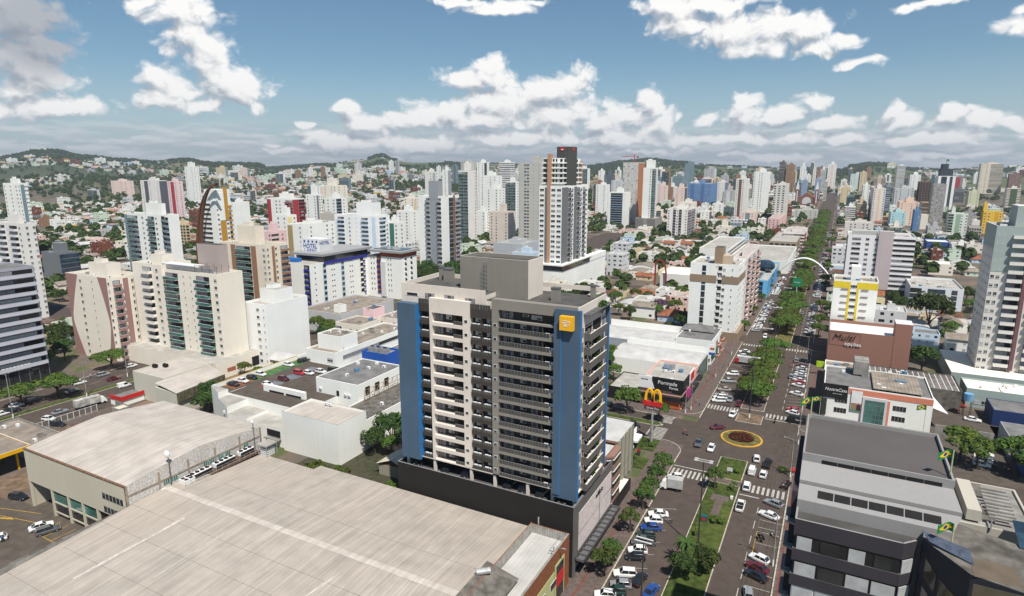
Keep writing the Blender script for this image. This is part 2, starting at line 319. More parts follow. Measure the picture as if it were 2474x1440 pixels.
def leafm(key, c, c2, t=.25):
    m = mat(key, c, .75, 0, .55, col2=c2, spec=.2, obj_random=.22); nt = m.node_tree; b = nt.nodes['Principled BSDF']
    b.inputs['Subsurface Weight'].default_value = 0
    tr = nt.nodes.new('ShaderNodeBsdfTranslucent'); ms = nt.nodes.new('ShaderNodeMixShader'); ms.inputs[0].default_value = t
    src = b.inputs['Base Color'].links[0].from_socket; nt.links.new(src, tr.inputs[0])
    nt.links.new(b.outputs[0], ms.inputs[1]); nt.links.new(tr.outputs[0], ms.inputs[2]); nt.links.new(ms.outputs[0], nt.nodes['Material Output'].inputs[0]); return m
LEAF = leafm('leaf_green', (.085, .14, .028), (.05, .095, .018)); LEAFD = leafm('leaf_dark', (.045, .078, .022), (.026, .05, .015)); LEAFY = leafm('leaf_yellow_green', (.14, .17, .025), (.075, .115, .02))
LEAFR = leafm('leaf_maroon', (.11, .012, .016), (.05, .01, .012)); LEAFP = leafm('blossom_purple', (.16, .06, .17), (.07, .05, .06))
# ---------------------------------------------------------------- land
SIL = [(-600, 395), (0, 388), (90, 377), (140, 375), (200, 384), (300, 391), (380, 396), (450, 388), (520, 397), (620, 398), (650, 405), (800, 398), (870, 390), (925, 378), (950, 388), (1000, 393), (1060, 391), (1120, 396), (1450, 400), (1500, 394), (1570, 388), (1640, 394), (1760, 402), (1850, 406), (2030, 407), (2060, 402), (2100, 398), (2150, 400), (2175, 407), (2300, 410), (2400, 405), (2474, 402), (3200, 398)]
def sil(px):
    if px <= SIL[0][0]: return SIL[0][1]
    for (a, b), (c, d) in zip(SIL, SIL[1:]):
        if px <= c:
            t = (px - a) / (c - a); t = t * t * (3 - 2 * t); return b + (d - b) * t
    return SIL[-1][1]
RIDGE = 4300.
def terr(X, Y):
    r = math.hypot(X, Y)
    if r < 1250: return 0.
    f = cdist(X, Y)
    px = CX + F * (X * cyw + Y * syw) / max(f * cp, .35 * r)
    t = min(1., (r - 1250) / (RIDGE - 1250)); s = t * t * (3 - 2 * t)
    top = CAMH + (HZ - sil(px) - 1) / 1530. * RIDGE
    h = s * top
    h += mnoise.noise(Vector((X / 420., Y / 420., 3.3))) * 16 * math.sin(math.pi * min(1, t)) + mnoise.noise(Vector((X / 160., Y / 160., 9.))) * 4 * math.sin(math.pi * min(1, t))
    if r > RIDGE: h -= min(1, (r - RIDGE) / 1500.) * 70
    return h
def build_land():
    g = mat('ground_soil', (.105, .075, .058), .95, .2, .02, tint=0); nt = g.node_tree; N = nt.nodes; L = nt.links
    b = N['Principled BSDF']; pos = [x for x in N if x.type == 'NEW_GEOMETRY'][0].outputs['Position']
    def no(sc, d=4):
        n = N.new('ShaderNodeTexNoise'); n.inputs['Scale'].default_value = sc; n.inputs['Detail'].default_value = d; L.new(pos, n.inputs['Vector']); return n.outputs['Fac']
    def mr(s, a, c):
        r = N.new('ShaderNodeMapRange'); r.inputs[1].default_value = a; r.inputs[2].default_value = c; L.new(s, r.inputs[0]); return r.outputs[0]
    def mix(f, a, c):
        k = N.new('ShaderNodeMix'); k.data_type = 'RGBA'; L.new(f, k.inputs['Factor'])
        for i, v in (('A', a), ('B', c)):
            if isinstance(v, tuple): k.inputs[i].default_value = (*v, 1)
            else: L.new(v, k.inputs[i])
        return k.outputs['Result']
    near = mix(mr(no(.045), .42, .6), (.10, .082, .07), (.17, .12, .085)); near = mix(mr(no(.09, 5), .52, .6), near, (.07, .085, .03))
    field = mix(mr(no(.0022, 3), .45, .5), (.03, .05, .02), (.075, .105, .032)); field = mix(mr(no(.0031, 3), .6, .63), field, (.17, .145, .08)); field = mix(mr(no(.03, 5), .45, .7), field, (.045, .065, .025))
    ln = N.new('ShaderNodeVectorMath'); ln.operation = 'LENGTH'; L.new(pos, ln.inputs[0])
    out = mix(mr(ln.outputs['Value'], 1700, 2900), near, field); L.new(out, b.inputs['Base Color'])
    rad = [0, 60, 150, 400, 800, 1200] + [1250 + i * 75 for i in range(44)] + [4800, 5400, 6200, 8000, 12000, 30000]
    NA = 300; vs = [(0, 0, -.02)]; fs = []
    for r in rad[1:]:
        for i in range(NA):
            a = 2 * math.pi * i / NA; X = r * math.sin(a); Y = r * math.cos(a); vs.append((X, Y, terr(X, Y) - .02))
    for i in range(NA): fs.append((0, 1 + (i + 1) % NA, 1 + i))
    for k in range(len(rad) - 2):
        for i in range(NA):
            j = (i + 1) % NA; fs.append((1 + k * NA + i, 1 + k * NA + j, 1 + (k + 1) * NA + j, 1 + (k + 1) * NA + i))
    m = MB(); m.v = vs; m.f = fs; m.m = [g] * len(fs)
    o = m.build('ground', smooth=True); tag(o, kind='structure')
build_land()
def strip(mb, x0, x1, y0, y1, z, m, step=60.):
    "flat sheet that follows the land"
    ny = max(1, int((y1 - y0) / step)); nx = max(1, int((x1 - x0) / step)); n = len(mb.v)
    for j in range(ny + 1):
        for i in range(nx + 1):
            X = x0 + (x1 - x0) * i / nx; Y = y0 + (y1 - y0) * j / ny; t = terr(X, Y); mb.v.append((X, Y, t + z + (.5 if t else 0)))
    for j in range(ny):
        for i in range(nx):
            a = n + j * (nx + 1) + i; mb.f.append((a, a + 1, a + nx + 2, a + nx + 1)); mb.m.append(m)
def structure(mb, name): return tag(mb.build(name), kind='structure')
XS = [174.5, 286, 385, 474, 566, 660, 755, 850, 945, 1040, 1140, 1240]      # cross streets
YS = [-780, -645, -500, -355, 118, 240, 365, 490]                            # streets beside the avenue
def build_roads():
    m = MB(); strip(m, -31.5, -4, 30, 1900, .004, ASPH); structure(m, 'avenue')
    m = MB(); strip(m, -700, -31.4, 163.5, 181.5, .008, ASPH); strip(m, -4.1, 300, 163.5, 181.5, .008, ASPH)
    for y in XS[1:]: strip(m, -900, -31.4, y - 5, y + 5, .008, ASPH); strip(m, -4.1, 700, y - 5, y + 5, .008, ASPH)
    structure(m, 'cross_street')
    m = MB(); strip(m, -238, -201, -60, 700, .012, ASPH)
    for x in YS: strip(m, x - 5, x + 5, 180, 1300, .012, ASPH)
    structure(m, 'side_street')
    # pavements: real steps of 0.14 m with kerbs, broken at the cross streets
    m = MB(); k = MB(); r = MB()
    def pave(x0, x1, y0, y1, kx, red=None):
        m.box(x0, x1, y0, y1, 0, .14, PAVE, skip='d'); a = kx
        k.box(a - .12, a + .12, y0, y1, 0, .16, KERB, skip='d')
        if red: r.box(red - .16, red + .16, y0, y1, .13, .146, PAVER, skip='d')
    pave(-37.5, -31.5, 30, 158, -31.5, -35.4); pave(-4, 1.2, 30, 157, -4, -3.2)
    m.box(-37.5, -34, 158, 163.5, 0, .14, PAVE, skip='d')
    for i in range(12):                                    # rounded corner by the junction
        pass
    ys = [174.5] + XS[1:]
    for a, b in zip(ys, ys[1:]):
        h = 8.5 if a == 174.5 else 5
        pave(-37.5, -31.5, a + h + 1.5, b - 6.5, -31.5, -35.4); pave(-4, 1.2, a + h + 1.5, b - 6.5, -4, -1.6)
    for y0, y1 in ((158.5, 163.5), (181.5, 186)):
        m.box(-230, -37.6, y0, y1, 0, .14, PAVE, skip='d'); k.box(-230, -37.6, y1 - .1 if y1 < 170 else y0 - .1, (y1 if y1 < 170 else y0) + .12, 0, .16, KERB, skip='d')
    def corner(cx, cy, rad, a0, a1):
        pts = [(cx, cy)] + [(cx + rad * math.cos(R(a0 + (a1 - a0) * i / 8.)), cy + rad * math.sin(R(a0 + (a1 - a0) * i / 8.))) for i in range(9)]
        m.prism(pts, 0, .142, PAVE)
        for p, q in zip(pts[1:], pts[2:]): k.prism([p, q, (q[0] + (q[0] - cx) * .03, q[1] + (q[1] - cy) * .03), (p[0] + (p[0] - cx) * .03, p[1] + (p[1] - cy) * .03)], 0, .165, KERB)
    corner(-37.6, 158, 6.1, 0, 90); corner(-37.6, 192.1, 6.1, -75, 0); corner(1.4, 156.8, 5.4, 90, 180); corner(1.4, 192.3, 5.6, 180, 262)
    m.box(-199.5, -196, -60, 400, 0, .14, PAVE, skip='d'); m.box(-246, -238, -60, 400, 0, .14, PAVE, skip='d'); k.box(-238.1, -237.9, -60, 400, 0, .16, KERB, skip='d')
    structure(m, 'sidewalk'); structure(k, 'kerb'); structure(r, 'red_sidewalk_strip')
    # central reservation
    m = MB(); k = MB(); kk = MB()
    def isl(x0, x1, y0, y1, mm, nose=0):
        if nose: poly = [(x0, y0), (x1, y0), (x1, y1 - nose), ((x0 + x1) / 2, y1), (x0, y1 - nose)]
        else: poly = [(x0, y0), (x1, y0), (x1, y1), (x0, y1)]
        k.prism(poly, 0, .15, KERB); c = ((x0 + x1) / 2, (y0 + y1) / 2)
        f = lambda p: (p[0] + (.2 if p[0] < c[0] - .1 else (-.2 if p[0] > c[0] + .1 else 0)), p[1] + (.2 if p[1] < c[1] else -.2))
        m.prism([f(p) for p in poly], .1, .19, mm)
    isl(-21.5, -14.5, 30, 146, GRASS); isl(-21.3, -14.5, 148.6, 160.8, GRASS); isl(-21.5, -14.2, 187.5, 195, BARE); isl(-21.5, -14.5, 198.8, 272, PAVE)
    prev = 281
    for y in XS[2:]:
        isl(-19.5, -12.5, prev, y - 11, GRASSD); prev = y + 9
    m2 = MB(); isl2 = [(-230, -41.5, 172.8, 175.8)]
    for a in isl2: k.prism([(a[0], a[2]), (a[1], a[2]), (a[1] + 1.5, 174.3), (a[1], a[3]), (a[0], a[3])], 0, .15, KERB); m.prism([(a[0], a[2] + .2), (a[1] - .3, a[2] + .2), (a[1] + 1., 174.3), (a[1] - .3, a[3] - .2), (a[0], a[3] - .2)], .1, .19, GRASS)
    k.box(-221, -218, -40, 400, 0, .13, KERB, skip='d'); m.box(-220.8, -218.2, -40, 400, .1, .17, GRASS, skip='d')
    pts = [(-18 + 5.6 * math.cos(2 * math.pi * i / 40), 175 + 5.6 * math.sin(2 * math.pi * i / 40)) for i in range(40)]
    kk.prism(pts, 0, .18, KERBY); pt2 = [(-18 + 5.1 * math.cos(2 * math.pi * i / 40), 175 + 5.1 * math.sin(2 * math.pi * i / 40)) for i in range(40)]; m.prism(pt2, .1, .24, GRASSD)
    structure(k, 'island_kerb'); structure(m, 'island_lawn'); structure(kk, 'roundabout_kerb')
    # paved cross path and slab on the lawn
    m = MB(); m.box(-21.5, -14.5, 146.05, 148.55, 0, .16, PAVE, skip='d'); m.box(-18.6, -16.9, 130.5, 137, .1, .21, PAVE, skip='d'); m.box(-19.8, -15.9, 137, 139.8, .1, .21, PAVE, skip='d'); structure(m, 'lawn_path')
    # painted markings
    m = MB(); Z = .016
    def q(x0, x1, y0, y1, mm=LINE, z=Z): m.face([(x0, y0, z), (x1, y0, z), (x1, y1, z), (x0, y1, z)], mm)
    def zeb(x0, x1, y0, y1, n, along='x'):
        for i in range(n):
            if along == 'x': a = x0 + (x1 - x0) * (i + .2) / n; q(a, a + (x1 - x0) / n * .5, y0, y1)
            else: a = y0 + (y1 - y0) * (i + .2) / n; q(x0, x1, a, a + (y1 - y0) / n * .5)
    zeb(-31.2, -21.8, 145, 149, 9); zeb(-14.2, -4.4, 144.8, 148.6, 9); zeb(-31.2, -21.6, 194.2, 198, 10); zeb(-13.9, -4.4, 194.6, 198, 9)
    zeb(-41.6, -38, 164.2, 172.4, 9, 'y'); zeb(-41.6, -38, 176.2, 181.2, 6, 'y'); zeb(-13.9, -4.4, 275.2, 278.2, 9); zeb(-31, -21.6, 275.2, 278.2, 9)
    q(-31.2, -21.8, 150.2, 150.55); q(-14.2, -9.8, 142.6, 143); q(-8.8, -4.4, 142.4, 142.8); q(-13.9, -4.4, 193.2, 193.6); q(-42.9, -42.5, 164.2, 172.4)
    for i in range(60):
        y = 30 + i * 6.2
        if y > 140 and y < 202: continue
        q(-9.6, -9.45, y, y + 3.2)
    for y in (103.2, 108.1, 112.8, 117.6, 122.4, 127): 
        m.face([(-31, y, Z), (-25.8, y + 2.2, Z), (-25.8, y + 2.32, Z), (-31, y + .12, Z)], LINE)
    for y in (100, 104.5, 109, 113.5, 130.2, 133.4, 136.6): q(-8.6, -4.3, y, y + .12)
    q(-8.7, -8.58, 119, 128.5, LINEY); q(-8.7, -4.3, 128.4, 128.52); q(-8.7, -4.3, 124, 124.1)
    for y in range(203, 272, 3): m.face([(-8.6, y, Z), (-4.3, y + 1.2, Z), (-4.3, y + 1.32, Z), (-8.6, y + .12, Z)], LINE)
    for y in range(203, 272, 5): m.face([(-31, y + 1.6, Z), (-26.2, y, Z), (-26.2, y + .12, Z), (-31, y + 1.72, Z)], LINE)
    for i in range(40): q(-210, -209.85, 20 + i * 8, 24 + i * 8); q(-229, -228.85, 20 + i * 8, 24 + i * 8)
    structure(m, 'road_markings')
build_roads()
def hit(px, py):
    "where the line of sight meets the land"
    r = ray(px, py); n = math.hypot(r[0], r[1]); k = 100. / n
    while True:
        X, Y = r[0] * k, r[1] * k
        if CAMH + r[2] * k <= terr(X, Y) or k * n > 4600: return X, Y
        k += 12. / n
# ---------------------------------------------------------------- facade kit
LM = []                                                   # landmarks used when wording labels
_EL = {}
def el(kind, w, fh, wall, acc, v=0):
    "one facade element in local axes: x along the wall, -y outwards, z=0 at the floor; cached"
    key = (kind, round(w, 1), round(fh, 1), wall.name, acc.name, v)
    if key in _EL: return _EL[key]
    m = MB(); w = round(w, 1); gl = (GLASS, BLIND, GLASSB, GLASS, GLASS, GLASSB)[v % 6]
    def win(x0, x1, z0, z1, g, y=0., fr=FRAME):
        m.box(x0, x1, y - .05, y + .01, z0, z1, fr, skip='bd'); m.box(x0 + .07, x1 - .07, y - .065, y, z0 + .07, z1 - .07, g, skip='bd')
        if v > 3: m.box(x0 + .08, (x1 if v == 4 else (x0 + x1) / 2) - .08, y - .07, y, z0 + (z1 - z0) * (.5 if v == 4 else .1), z1 - .08, BLIND if v == 4 else CURT, skip='bd')
        if x1 - x0 > 1: c = (x0 + x1) / 2; m.box(c - .03, c + .03, y - .08, y, z0 + .05, z1 - .05, fr, skip='bd')
        m.box(x0 - .06, x1 + .06, y - .12, y, z0 - .08, z0, wall, skip='b')
    if kind == 'w': a = min(.75, w * .36); win(-a, a, .95, 2.15, gl)
    elif kind == 's': win(-.32, .32, 1.45, 2.1, gl)
    elif kind == 'W': a = min(1.3, w * .42); win(-a, a, .85, 2.2, gl)
    elif kind == 'h': a = w / 2; win(-a, a, .95, 2.35, GLASS, fr=ALU)
    elif kind == 'D': m.box(-w / 2, w / 2, -.04, .01, 0.02, fh - .02, GLASSB if v % 2 else GLASS, skip='b'); m.box(-w / 2, w / 2, -.09, 0, 0, .35, acc, skip='b')
    elif kind == 'o': m.box(-w * .36, w * .36, -.03, .01, .7, 2.3, DARKO, skip='b'); m.box(-w * .4, w * .4, -.25, 0, .55, .7, wall, skip='b')
    elif kind in 'bg':
        a = w * .46; m.box(-a, a, -.03, .01, .1, 2.45, DARKO if v % 3 else GLASS, skip='b'); m.box(-a + .1, a * (.2, .8, -.2, .5)[v % 4], -.05, 0, .15, 2.3, (CURT, BLIND, gl, CURT)[v % 4], skip='b')
        m.box(-a, a, -1.25, 0, -.1, .08, wall, skip='b')
        p = GLASSG if kind == 'g' else acc
        m.box(-a, a, -1.3, -1.18, .08 if kind == 'g' else -.15, 1.05, p); m.box(-a, -a + .1, -1.2, 0, .0, 1.05, p); m.box(a - .1, a, -1.2, 0, .0, 1.05, p)
        m.box(-a, a, -1.33, -1.15, 1.02, 1.1, FRAME)
    elif kind == 'r':
        a = w * .48; m.box(-a, a, -.03, .01, 0, fh, DARKO, skip='b'); m.box(-a, a, -.35, 0, 0, 1.0, acc, skip='b'); m.box(-a * .5, a * .5, -.06, 0, 1.2, 2.2, gl, skip='b')
    elif kind == 'R': a = w * .49; m.box(-a, a, -.04, .01, .0, 1.0, DARKO, skip='b'); m.box(-a, a, -.30, 0, 1.0, fh, wall, skip='b')
    _EL[key] = [m, None]; return _EL[key]
PARTN = {'G': 'balcony', 'B': 'balcony', 'w': 'window', 's': 'window', 'W': 'window', 'h': 'window', 'D': 'window', 'o': 'window', 'R': 'window', 'b': 'balcony', 'g': 'balcony', 'r': 'balcony'}
class Bld:
    def __init__(s, name, label, cat, X, Y, far=False, group=None):
        s.far = far; s.X, s.Y, s.z = X, Y, terr(X, Y); s.body = MB(); s.items = []; s.name = name
        s.args = (label, cat, group); s.root = None if far else thing(name, label, cat, (X, Y, s.z), 0, group)
        if not far: LM.append((label, X, Y))
    def face(s, side, x0, x1, y0, y1, z0, nf, fh, pat, wall, acc, prob=1.):
        "side f/r/l; the bounding walls of the block are x0..x1, y0..y1"
        if side == 'f': O = (x0, y0); u = (1, 0); rz = 0; W = x1 - x0
        elif side == 'r': O = (x1, y0); u = (0, 1); rz = math.pi / 2; W = y1 - y0
        else: O = (x0, y1); u = (0, -1); rz = -math.pi / 2; W = y1 - y0
        n = len(pat); b = W / n; out = {'f': (0, -1), 'r': (1, 0), 'l': (-1, 0)}[side]
        i = 0
        while i < n:
            c = pat[i]; j = i
            while j + 1 < n and pat[j + 1] == c and c in 'cDhRGB': j += 1
            w = b * (j - i + 1); um = b * (i + j + 1) / 2
            px, py = O[0] + u[0] * um, O[1] + u[1] * um
            if c == 'c':
                hw = w / 2; a0 = (px - u[0] * hw + out[0] * .0, py - u[1] * hw); a1 = (px + u[0] * hw + out[0] * .06, py + u[1] * hw + out[1] * .06)
                m = MB(); m.box(min(a0[0], a1[0]), max(a0[0], a1[0]), min(a0[1], a1[1]), max(a0[1], a1[1]), z0 + s.z, z0 + nf * fh + s.z, acc)
                if s.far: s.body.merge(m)
                else: m.build('accent_stripe', s.root)
            elif c in PARTN:
                for k in range(nf):
                    if prob < 1 and RND.random() > prob: continue
                    s.items.append((PARTN[c], c.lower() if c in 'GB' else c, w * (.999 if c in 'DhR' else 1), fh, wall, acc, RND.choice((0, 0, 1, 2, 3, 4, 4, 5)) if c not in 'R' else 0, px + out[0] * .002, py + out[1] * .002, z0 + k * fh, rz))
            i = j + 1
    def done(s, wallname='wall'):
        if s.far:
            for (pn, c, w, fh, wall, acc, v, x, y, z, rz) in s.items:
                s.body.merge(el(c, w, fh, wall, acc, v)[0], Matrix.Translation((x, y, z + s.z)) @ Matrix.Rotation(rz, 4, 'Z'))
            o = s.body.build(s.name, loc=(s.X, s.Y, s.z)); tag(o, *s.args); s.root = o; LM.append((s.args[0], s.X, s.Y)); return o
        s.body.build(wallname, s.root); by = {}
        for it in s.items: by.setdefault(it[0], []).append(it)
        for pn, L in by.items():
            L.sort(key=lambda t: math.hypot(t[7], t[8]) + abs(t[9] - CAMH) * .3)
            ex = MB()
            for i, (pn, c, w, fh, wall, acc, v, x, y, z, rz) in enumerate(L):
                e = el(c, w, fh, wall, acc, v)
                if i < 96:
                    if e[1] is None: e[1] = e[0].mesh(pn)
                    inst(pn, e[1], s.root, (x - s.X, y - s.Y, z), rz)
                else: ex.merge(e[0], Matrix.Translation((x, y, z + s.z)) @ Matrix.Rotation(rz, 4, 'Z'))
            if ex.v: tag(ex.build('more_' + pn + 's', s.root), kind='stuff')
        return s.root
def block(s, x0, x1, y0, y1, z0, z1, wall, roof=None, par=.9, capm=None):
    "walls with a parapet and a sunken roof"
    z0 += s.z; z1 += s.z; b = s.body; t = .22
    b.box(x0, x1, y0, y1, z0, z1 - par, wall, skip='dt')
    b.face([(x0, y0, z1 - par), (x1, y0, z1 - par), (x1, y1, z1 - par), (x0, y1, z1 - par)], roof or SLABR)
    for q in ((x0, x1, y0, y0 + t), (x0, x1, y1 - t, y1), (x0, x0 + t, y0 + t, y1 - t), (x1 - t, x1, y0 + t, y1 - t)):
        b.box(*q, z1 - par + .002, z1, wall, top=capm)
def tower(name, label, xs, yt, yb, wall, F='w.w.w', S='w.w', acc=None, fh=2.9, roof=None, top=3.5, topw=.4, podium=0, pm=None, far=None, cat='apartment building', cut=0, hx=(.35, .75), zb=1, group=None, prob=1., base=None):
    x0p, x1p, x2p = xs; X, Y = hit(x1p + (CX - x1p) * (yb - yt) / (7863. - yt), yb); t = terr(X, Y)   # foot of the vertical edge
    zt = zat(yt, X, Y) - t; acc = acc or wall
    if X < 0 and x1p < VPX:                                # we see its front and its right-hand side
        xl = xat(x0p, Y, zt + t); xr = X; yf = Y; yk = yat(x2p, X, zt + t) if x2p > x1p + 1 else Y + (X - xl) * .7
        side = 'r'
    else:
        xl = X; xr = xat(x2p, Y, zt + t); yf = Y; yk = yat(x0p, X, zt + t) if x0p < x1p - 1 else Y + (xr - X) * .7; side = 'l'
    if not (yf + 3 < yk < yf + 120): yk = yf + max(8, abs(xr - xl) * .7)
    if far is None: far = cdist(X, Y) > 430
    b = Bld(name, label, cat, (xl + xr) / 2, (yf + yk) / 2, far, group); b.z = t
    if not far: b.root.location.z = t
    block(b, xl, xr, yf, yk, podium - (3 if t else 0), zt, wall, roof)
    nf = max(1, int((zt - podium - 1.2) / fh)); fh2 = (zt - 1. - podium - zb) / nf
    b.face('f', xl, xr, yf, yk, podium + zb, nf, fh2, F, wall, acc, prob); b.face(side, xl, xr, yf, yk, podium + zb, nf, fh2, S, wall, acc, prob)
    if podium: pm = pm or wall; block(b, xl - 3, xr + 2, yf - 3, yk + 2, 0, podium, pm, roof)
    if top:
        w = xr - xl; d = yk - yf; m = b.body if far else MB(); a0 = xl + w * hx[0]; a1 = xl + w * hx[1]
        m.box(a0, a1, yf + d * .3, yf + d * (.3 + topw), zt + t - 1, zt + t + top, wall, top=SLABR, skip='d')
        m.box(a0 + (a1 - a0) * .2, a0 + (a1 - a0) * .6, yf + d * .38, yf + d * .58, zt + t + top, zt + t + top + 1.4, wall, top=SLABR, skip='d')
        if not far: m.build('roof_house', b.root)
    r = b.done()
    if not far: clutter(r, xl, xr, yf, yk, zt + t - .9)
    b.dim = (xl, xr, yf, yk, zt); FOOT.append((xl - 2, xr + 2, yf - 2, yk + 2)); return b
FOOT = []
_CL = {}
def clutter(root, x0, x1, y0, y1, z, n=None):
    "tanks, condensers, hatches and pipes standing on a roof"
    if not _CL:
        m = MB(); m.tube((0, 0, 0), (0, 0, 1.1), .7, .8, mat('tank_blue', (.10, .22, .36), .6), 10); _CL['water_tank'] = m.mesh('water_tank')
        m = MB(); m.box(-.5, .5, -.35, .35, .1, .9, WHITEP); m.tube((0, -.36, .5), (0, -.34, .5), .28, .28, DARKO, 8); _CL['roof_condenser'] = m.mesh('roof_condenser')
        m = MB(); m.box(-.9, .9, -.7, .7, 0, .7, CONC, top=CONCD); _CL['roof_hatch'] = m.mesh('roof_hatch')
        m = MB(); m.box(-.06, .06, -3, 3, .1, .22, STEEL); m.box(-.06, .06, -3.06, -2.94, 0, 1.2, STEEL); _CL['roof_pipe'] = m.mesh('roof_pipe')
    r = random.Random(int(abs(x0 * 7 + y0 * 13))); L = root.location
    if x1 - x0 < 6 or y1 - y0 < 6: return
    for i in range(n or min(9, 3 + int((x1 - x0) * (y1 - y0) / 70.))):
        k = r.choice(('water_tank', 'roof_condenser', 'roof_condenser', 'roof_hatch', 'roof_pipe')); inst(k, _CL[k], root, (r.uniform(x0 + 2, x1 - 2) - L.x, r.uniform(y0 + 2, y1 - 2) - L.y, z - L.z), r.choice((0, R(90), R(180))) if k != 'roof_pipe' else 0, None)
def text(body, size, m, loc, rot, ext=.03, align='CENTER', sx=1., shear=0.):
    c = bpy.data.curves.new('lettering', 'FONT'); c.body = body; c.size = size; c.extrude = ext; c.align_x = align; c.align_y = 'CENTER'; c.shear = shear
    o = bpy.data.objects.new('lettering', c); COL.objects.link(o); dg = bpy.context.evaluated_depsgraph_get(); dg.update()
    me = bpy.data.meshes.new_from_object(o.evaluated_get(dg)); bpy.data.objects.remove(o); me.materials.clear(); me.materials.append(m)
    o = bpy.data.objects.new('lettering', me); COL.objects.link(o); o.location = loc; o.rotation_euler = rot; o.scale = (sx, 1, 1); return o
FR = (R(90), 0, 0); RT = (R(90), 0, R(90)); LF = (R(90), 0, R(-90))
def put(o, parent, name='lettering'):
    o.name = name; o.parent = parent
    q = parent
    while q: o.location = Vector(o.location) - q.location; q = q.parent
    return o
# ---------------------------------------------------------------- the slate-blue and cream tower
def hero():
    t = thing('apartment_tower', 'cream, taupe and slate-blue apartment tower on a black podium beside the avenue', 'apartment tower', (-57.5, 105, 0))
    LM.append(('the blue-panelled tower', -57, 105))
    X0, X1, Y0, Y1 = -77.3, -37.5, 96.2, 113.4
    m = MB(); P = 13.2
    m.box(X0, X1, Y0, Y1, 0, P, BLACKW, top=RDARK, skip='d')
    for q in ((X0, X1, Y0, Y0 + .3), (X0, X1, Y1 - .3, Y1), (X0, X0 + .3, Y0 + .3, Y1 - .3), (X1 - .3, X1, Y0 + .3, Y1 - .3)): m.box(*q, P + .002, 14.45, BLACKW, top=ALU)
    m.build('podium', t)
    m = MB(); G2 = mat('grey_frame_render', hexc('5f5c58'), .8, .05, .3); ST = mat('pale_stone_cladding', hexc('d9cbc6'), .6, .12, 1.6, tint=.3, tintcol=(.45, .40, .38))
    m.box(X1, X1 + .25, Y0, Y1 + 4.5, 3.9, 14.45, G2); m.box(X1, X1 + .25, Y0, Y0 + 1.0, 0, 3.9, G2); m.box(X1 + .25, X1 + .33, Y0 + 2.2, Y1 + 3.6, 4.6, 12.3, ST)
    m.box(X1 + .32, X1 + .35, Y0 + 2.2, Y0 + 13.6, 8.0, 8.1, G2); m.box(X1 + .32, X1 + .36, Y0 + 13.5, Y0 + 13.7, 4.6, 10.6, G2)
    m.box(X1, X1 + .1, Y0 + 1.2, Y1 + 4, .2, 3.7, GLASS); m.build('street_front', t)
    put(text('edificio', 1.5, BLACKP, (X1 + .36, Y0 + 13.2, 11.2), RT, .05), t, 'name_lettering')
    m = MB()                                                # ribbed entrance canopy
    m.box(X1 + .25, X1 + .5, Y0 + .6, Y1 + 4.4, 3.5, 4.1, CHAR); m.box(X1 + 2.0, X1 + 2.25, Y0 + .6, Y1 + 4.4, 3.5, 4.1, CHAR); m.box(X1 + .4, X1 + 2.1, Y0 + .6, Y1 + 4.4, 3.5, 3.62, DGREY)
    for i in range(13): y = Y0 + .6 + i * 1.72; m.box(X1 + .5, X1 + 2.0, y, y + .25, 3.63, 4.05, DGREY)
    m.build('canopy', t)
    # core and columns
    m = MB(); m.box(-76.4, -38.0, 99.6, 112.3, 16, 50.4, STONE, top=RDARK); m.build('core_wall', t)
    for x in (-76, -69.2, -60.4, -55, -47.8, -42.6, -38.2):
        for y in (98.2, 111.5): m = MB(); m.box(x - .28, x + .28, y, y + .5, P, 15.9, STONE, skip='td'); m.build('garage_column', t)
    m = MB(); m.box(-70, -50, 104.5, 108, P, 15.9, BROWNP); m.build('garage_core', t)
    m = MB(); m.box(-76.7, -37.6, 98.0, 112.4, 15.9, 16.12, STONE, skip='t'); m.build('floor_slab', t)
    zb = [16.15 + 2.65 * k for k in range(12)]; OH = 1.85; TOP = 48.0
    cream = MB(); brown = MB(); taupe = MB(); YF = 98.0; YB = 99.3
    # cream wing
    cream.box(-69.4, -68.8, YF, 99.6, 16.1, 50.1, STONE); cream.box(-61.7, -60.2, YF, 99.6, 16.1, 50.1, STONE)
    for k in range(13):
        z0 = 16.1 if k == 0 else zb[k - 1] + OH + .06; z1 = zb[k] if k < 12 else 50.1
        cream.box(-68.8, -61.7, YF + .002, 99.6, z0 if k else 15.9, z1, STONE)
    cream.build('cream_facade', t)
    W_ = MB(); W_.box(-.9, .9, -.04, 0, 0, 1.7, GLASS); W_.box(-.85, -.25, -.06, 0, .02, 1.68, CURT); W_.box(.3, .85, -.06, 0, .02, 1.68, CURT); W_.box(-.03, .03, -.08, 0, 0, 1.7, ALU); W_.box(-.9, .9, -.08, 0, .9, .96, ALU)
    wc = W_.mesh('window'); W_ = MB(); W_.box(-.62, .62, -.05, 0, 0, 1.05, FRAME); W_.box(-.56, -.02, -.07, 0, .06, 1., BLIND); W_.box(.02, .56, -.07, 0, .06, .99, GLASS); W_.box(.02, .56, -.075, 0, .5, .98, BLIND); wb = W_.mesh('window')
    W_ = MB(); W_.box(-.38, .38, -.05, 0, 0, .62, FRAME); W_.box(-.3, .3, -.07, 0, .07, .55, GLASS); ws = W_.mesh('window')
    W_ = MB(); W_.box(-1.1, 1.1, -.03, .03, .05, .95, mat('smoked_balcony_glass', (.05, .05, .045), .15, .1, spec=.6)); W_.box(-1.1, 1.1, -.04, .04, .95, 1.0, ALU)
    for i in range(5): x = -1.1 + .55 * i; W_.box(x - .02, x + .02, -.045, .045, 0, .97, ALU)
    rail = W_.mesh('balcony_rail'); ac = MB(); ac.box(-.42, .42, -.16, .16, 0, .58, WHITEP); ac.tube((-.08, -.17, .29), (-.08, -.15, .29), .22, .22, ALU, 10); ac.box(.24, .38, -.165, 0, .06, .52, ALU); acm = ac.mesh('air_conditioner')
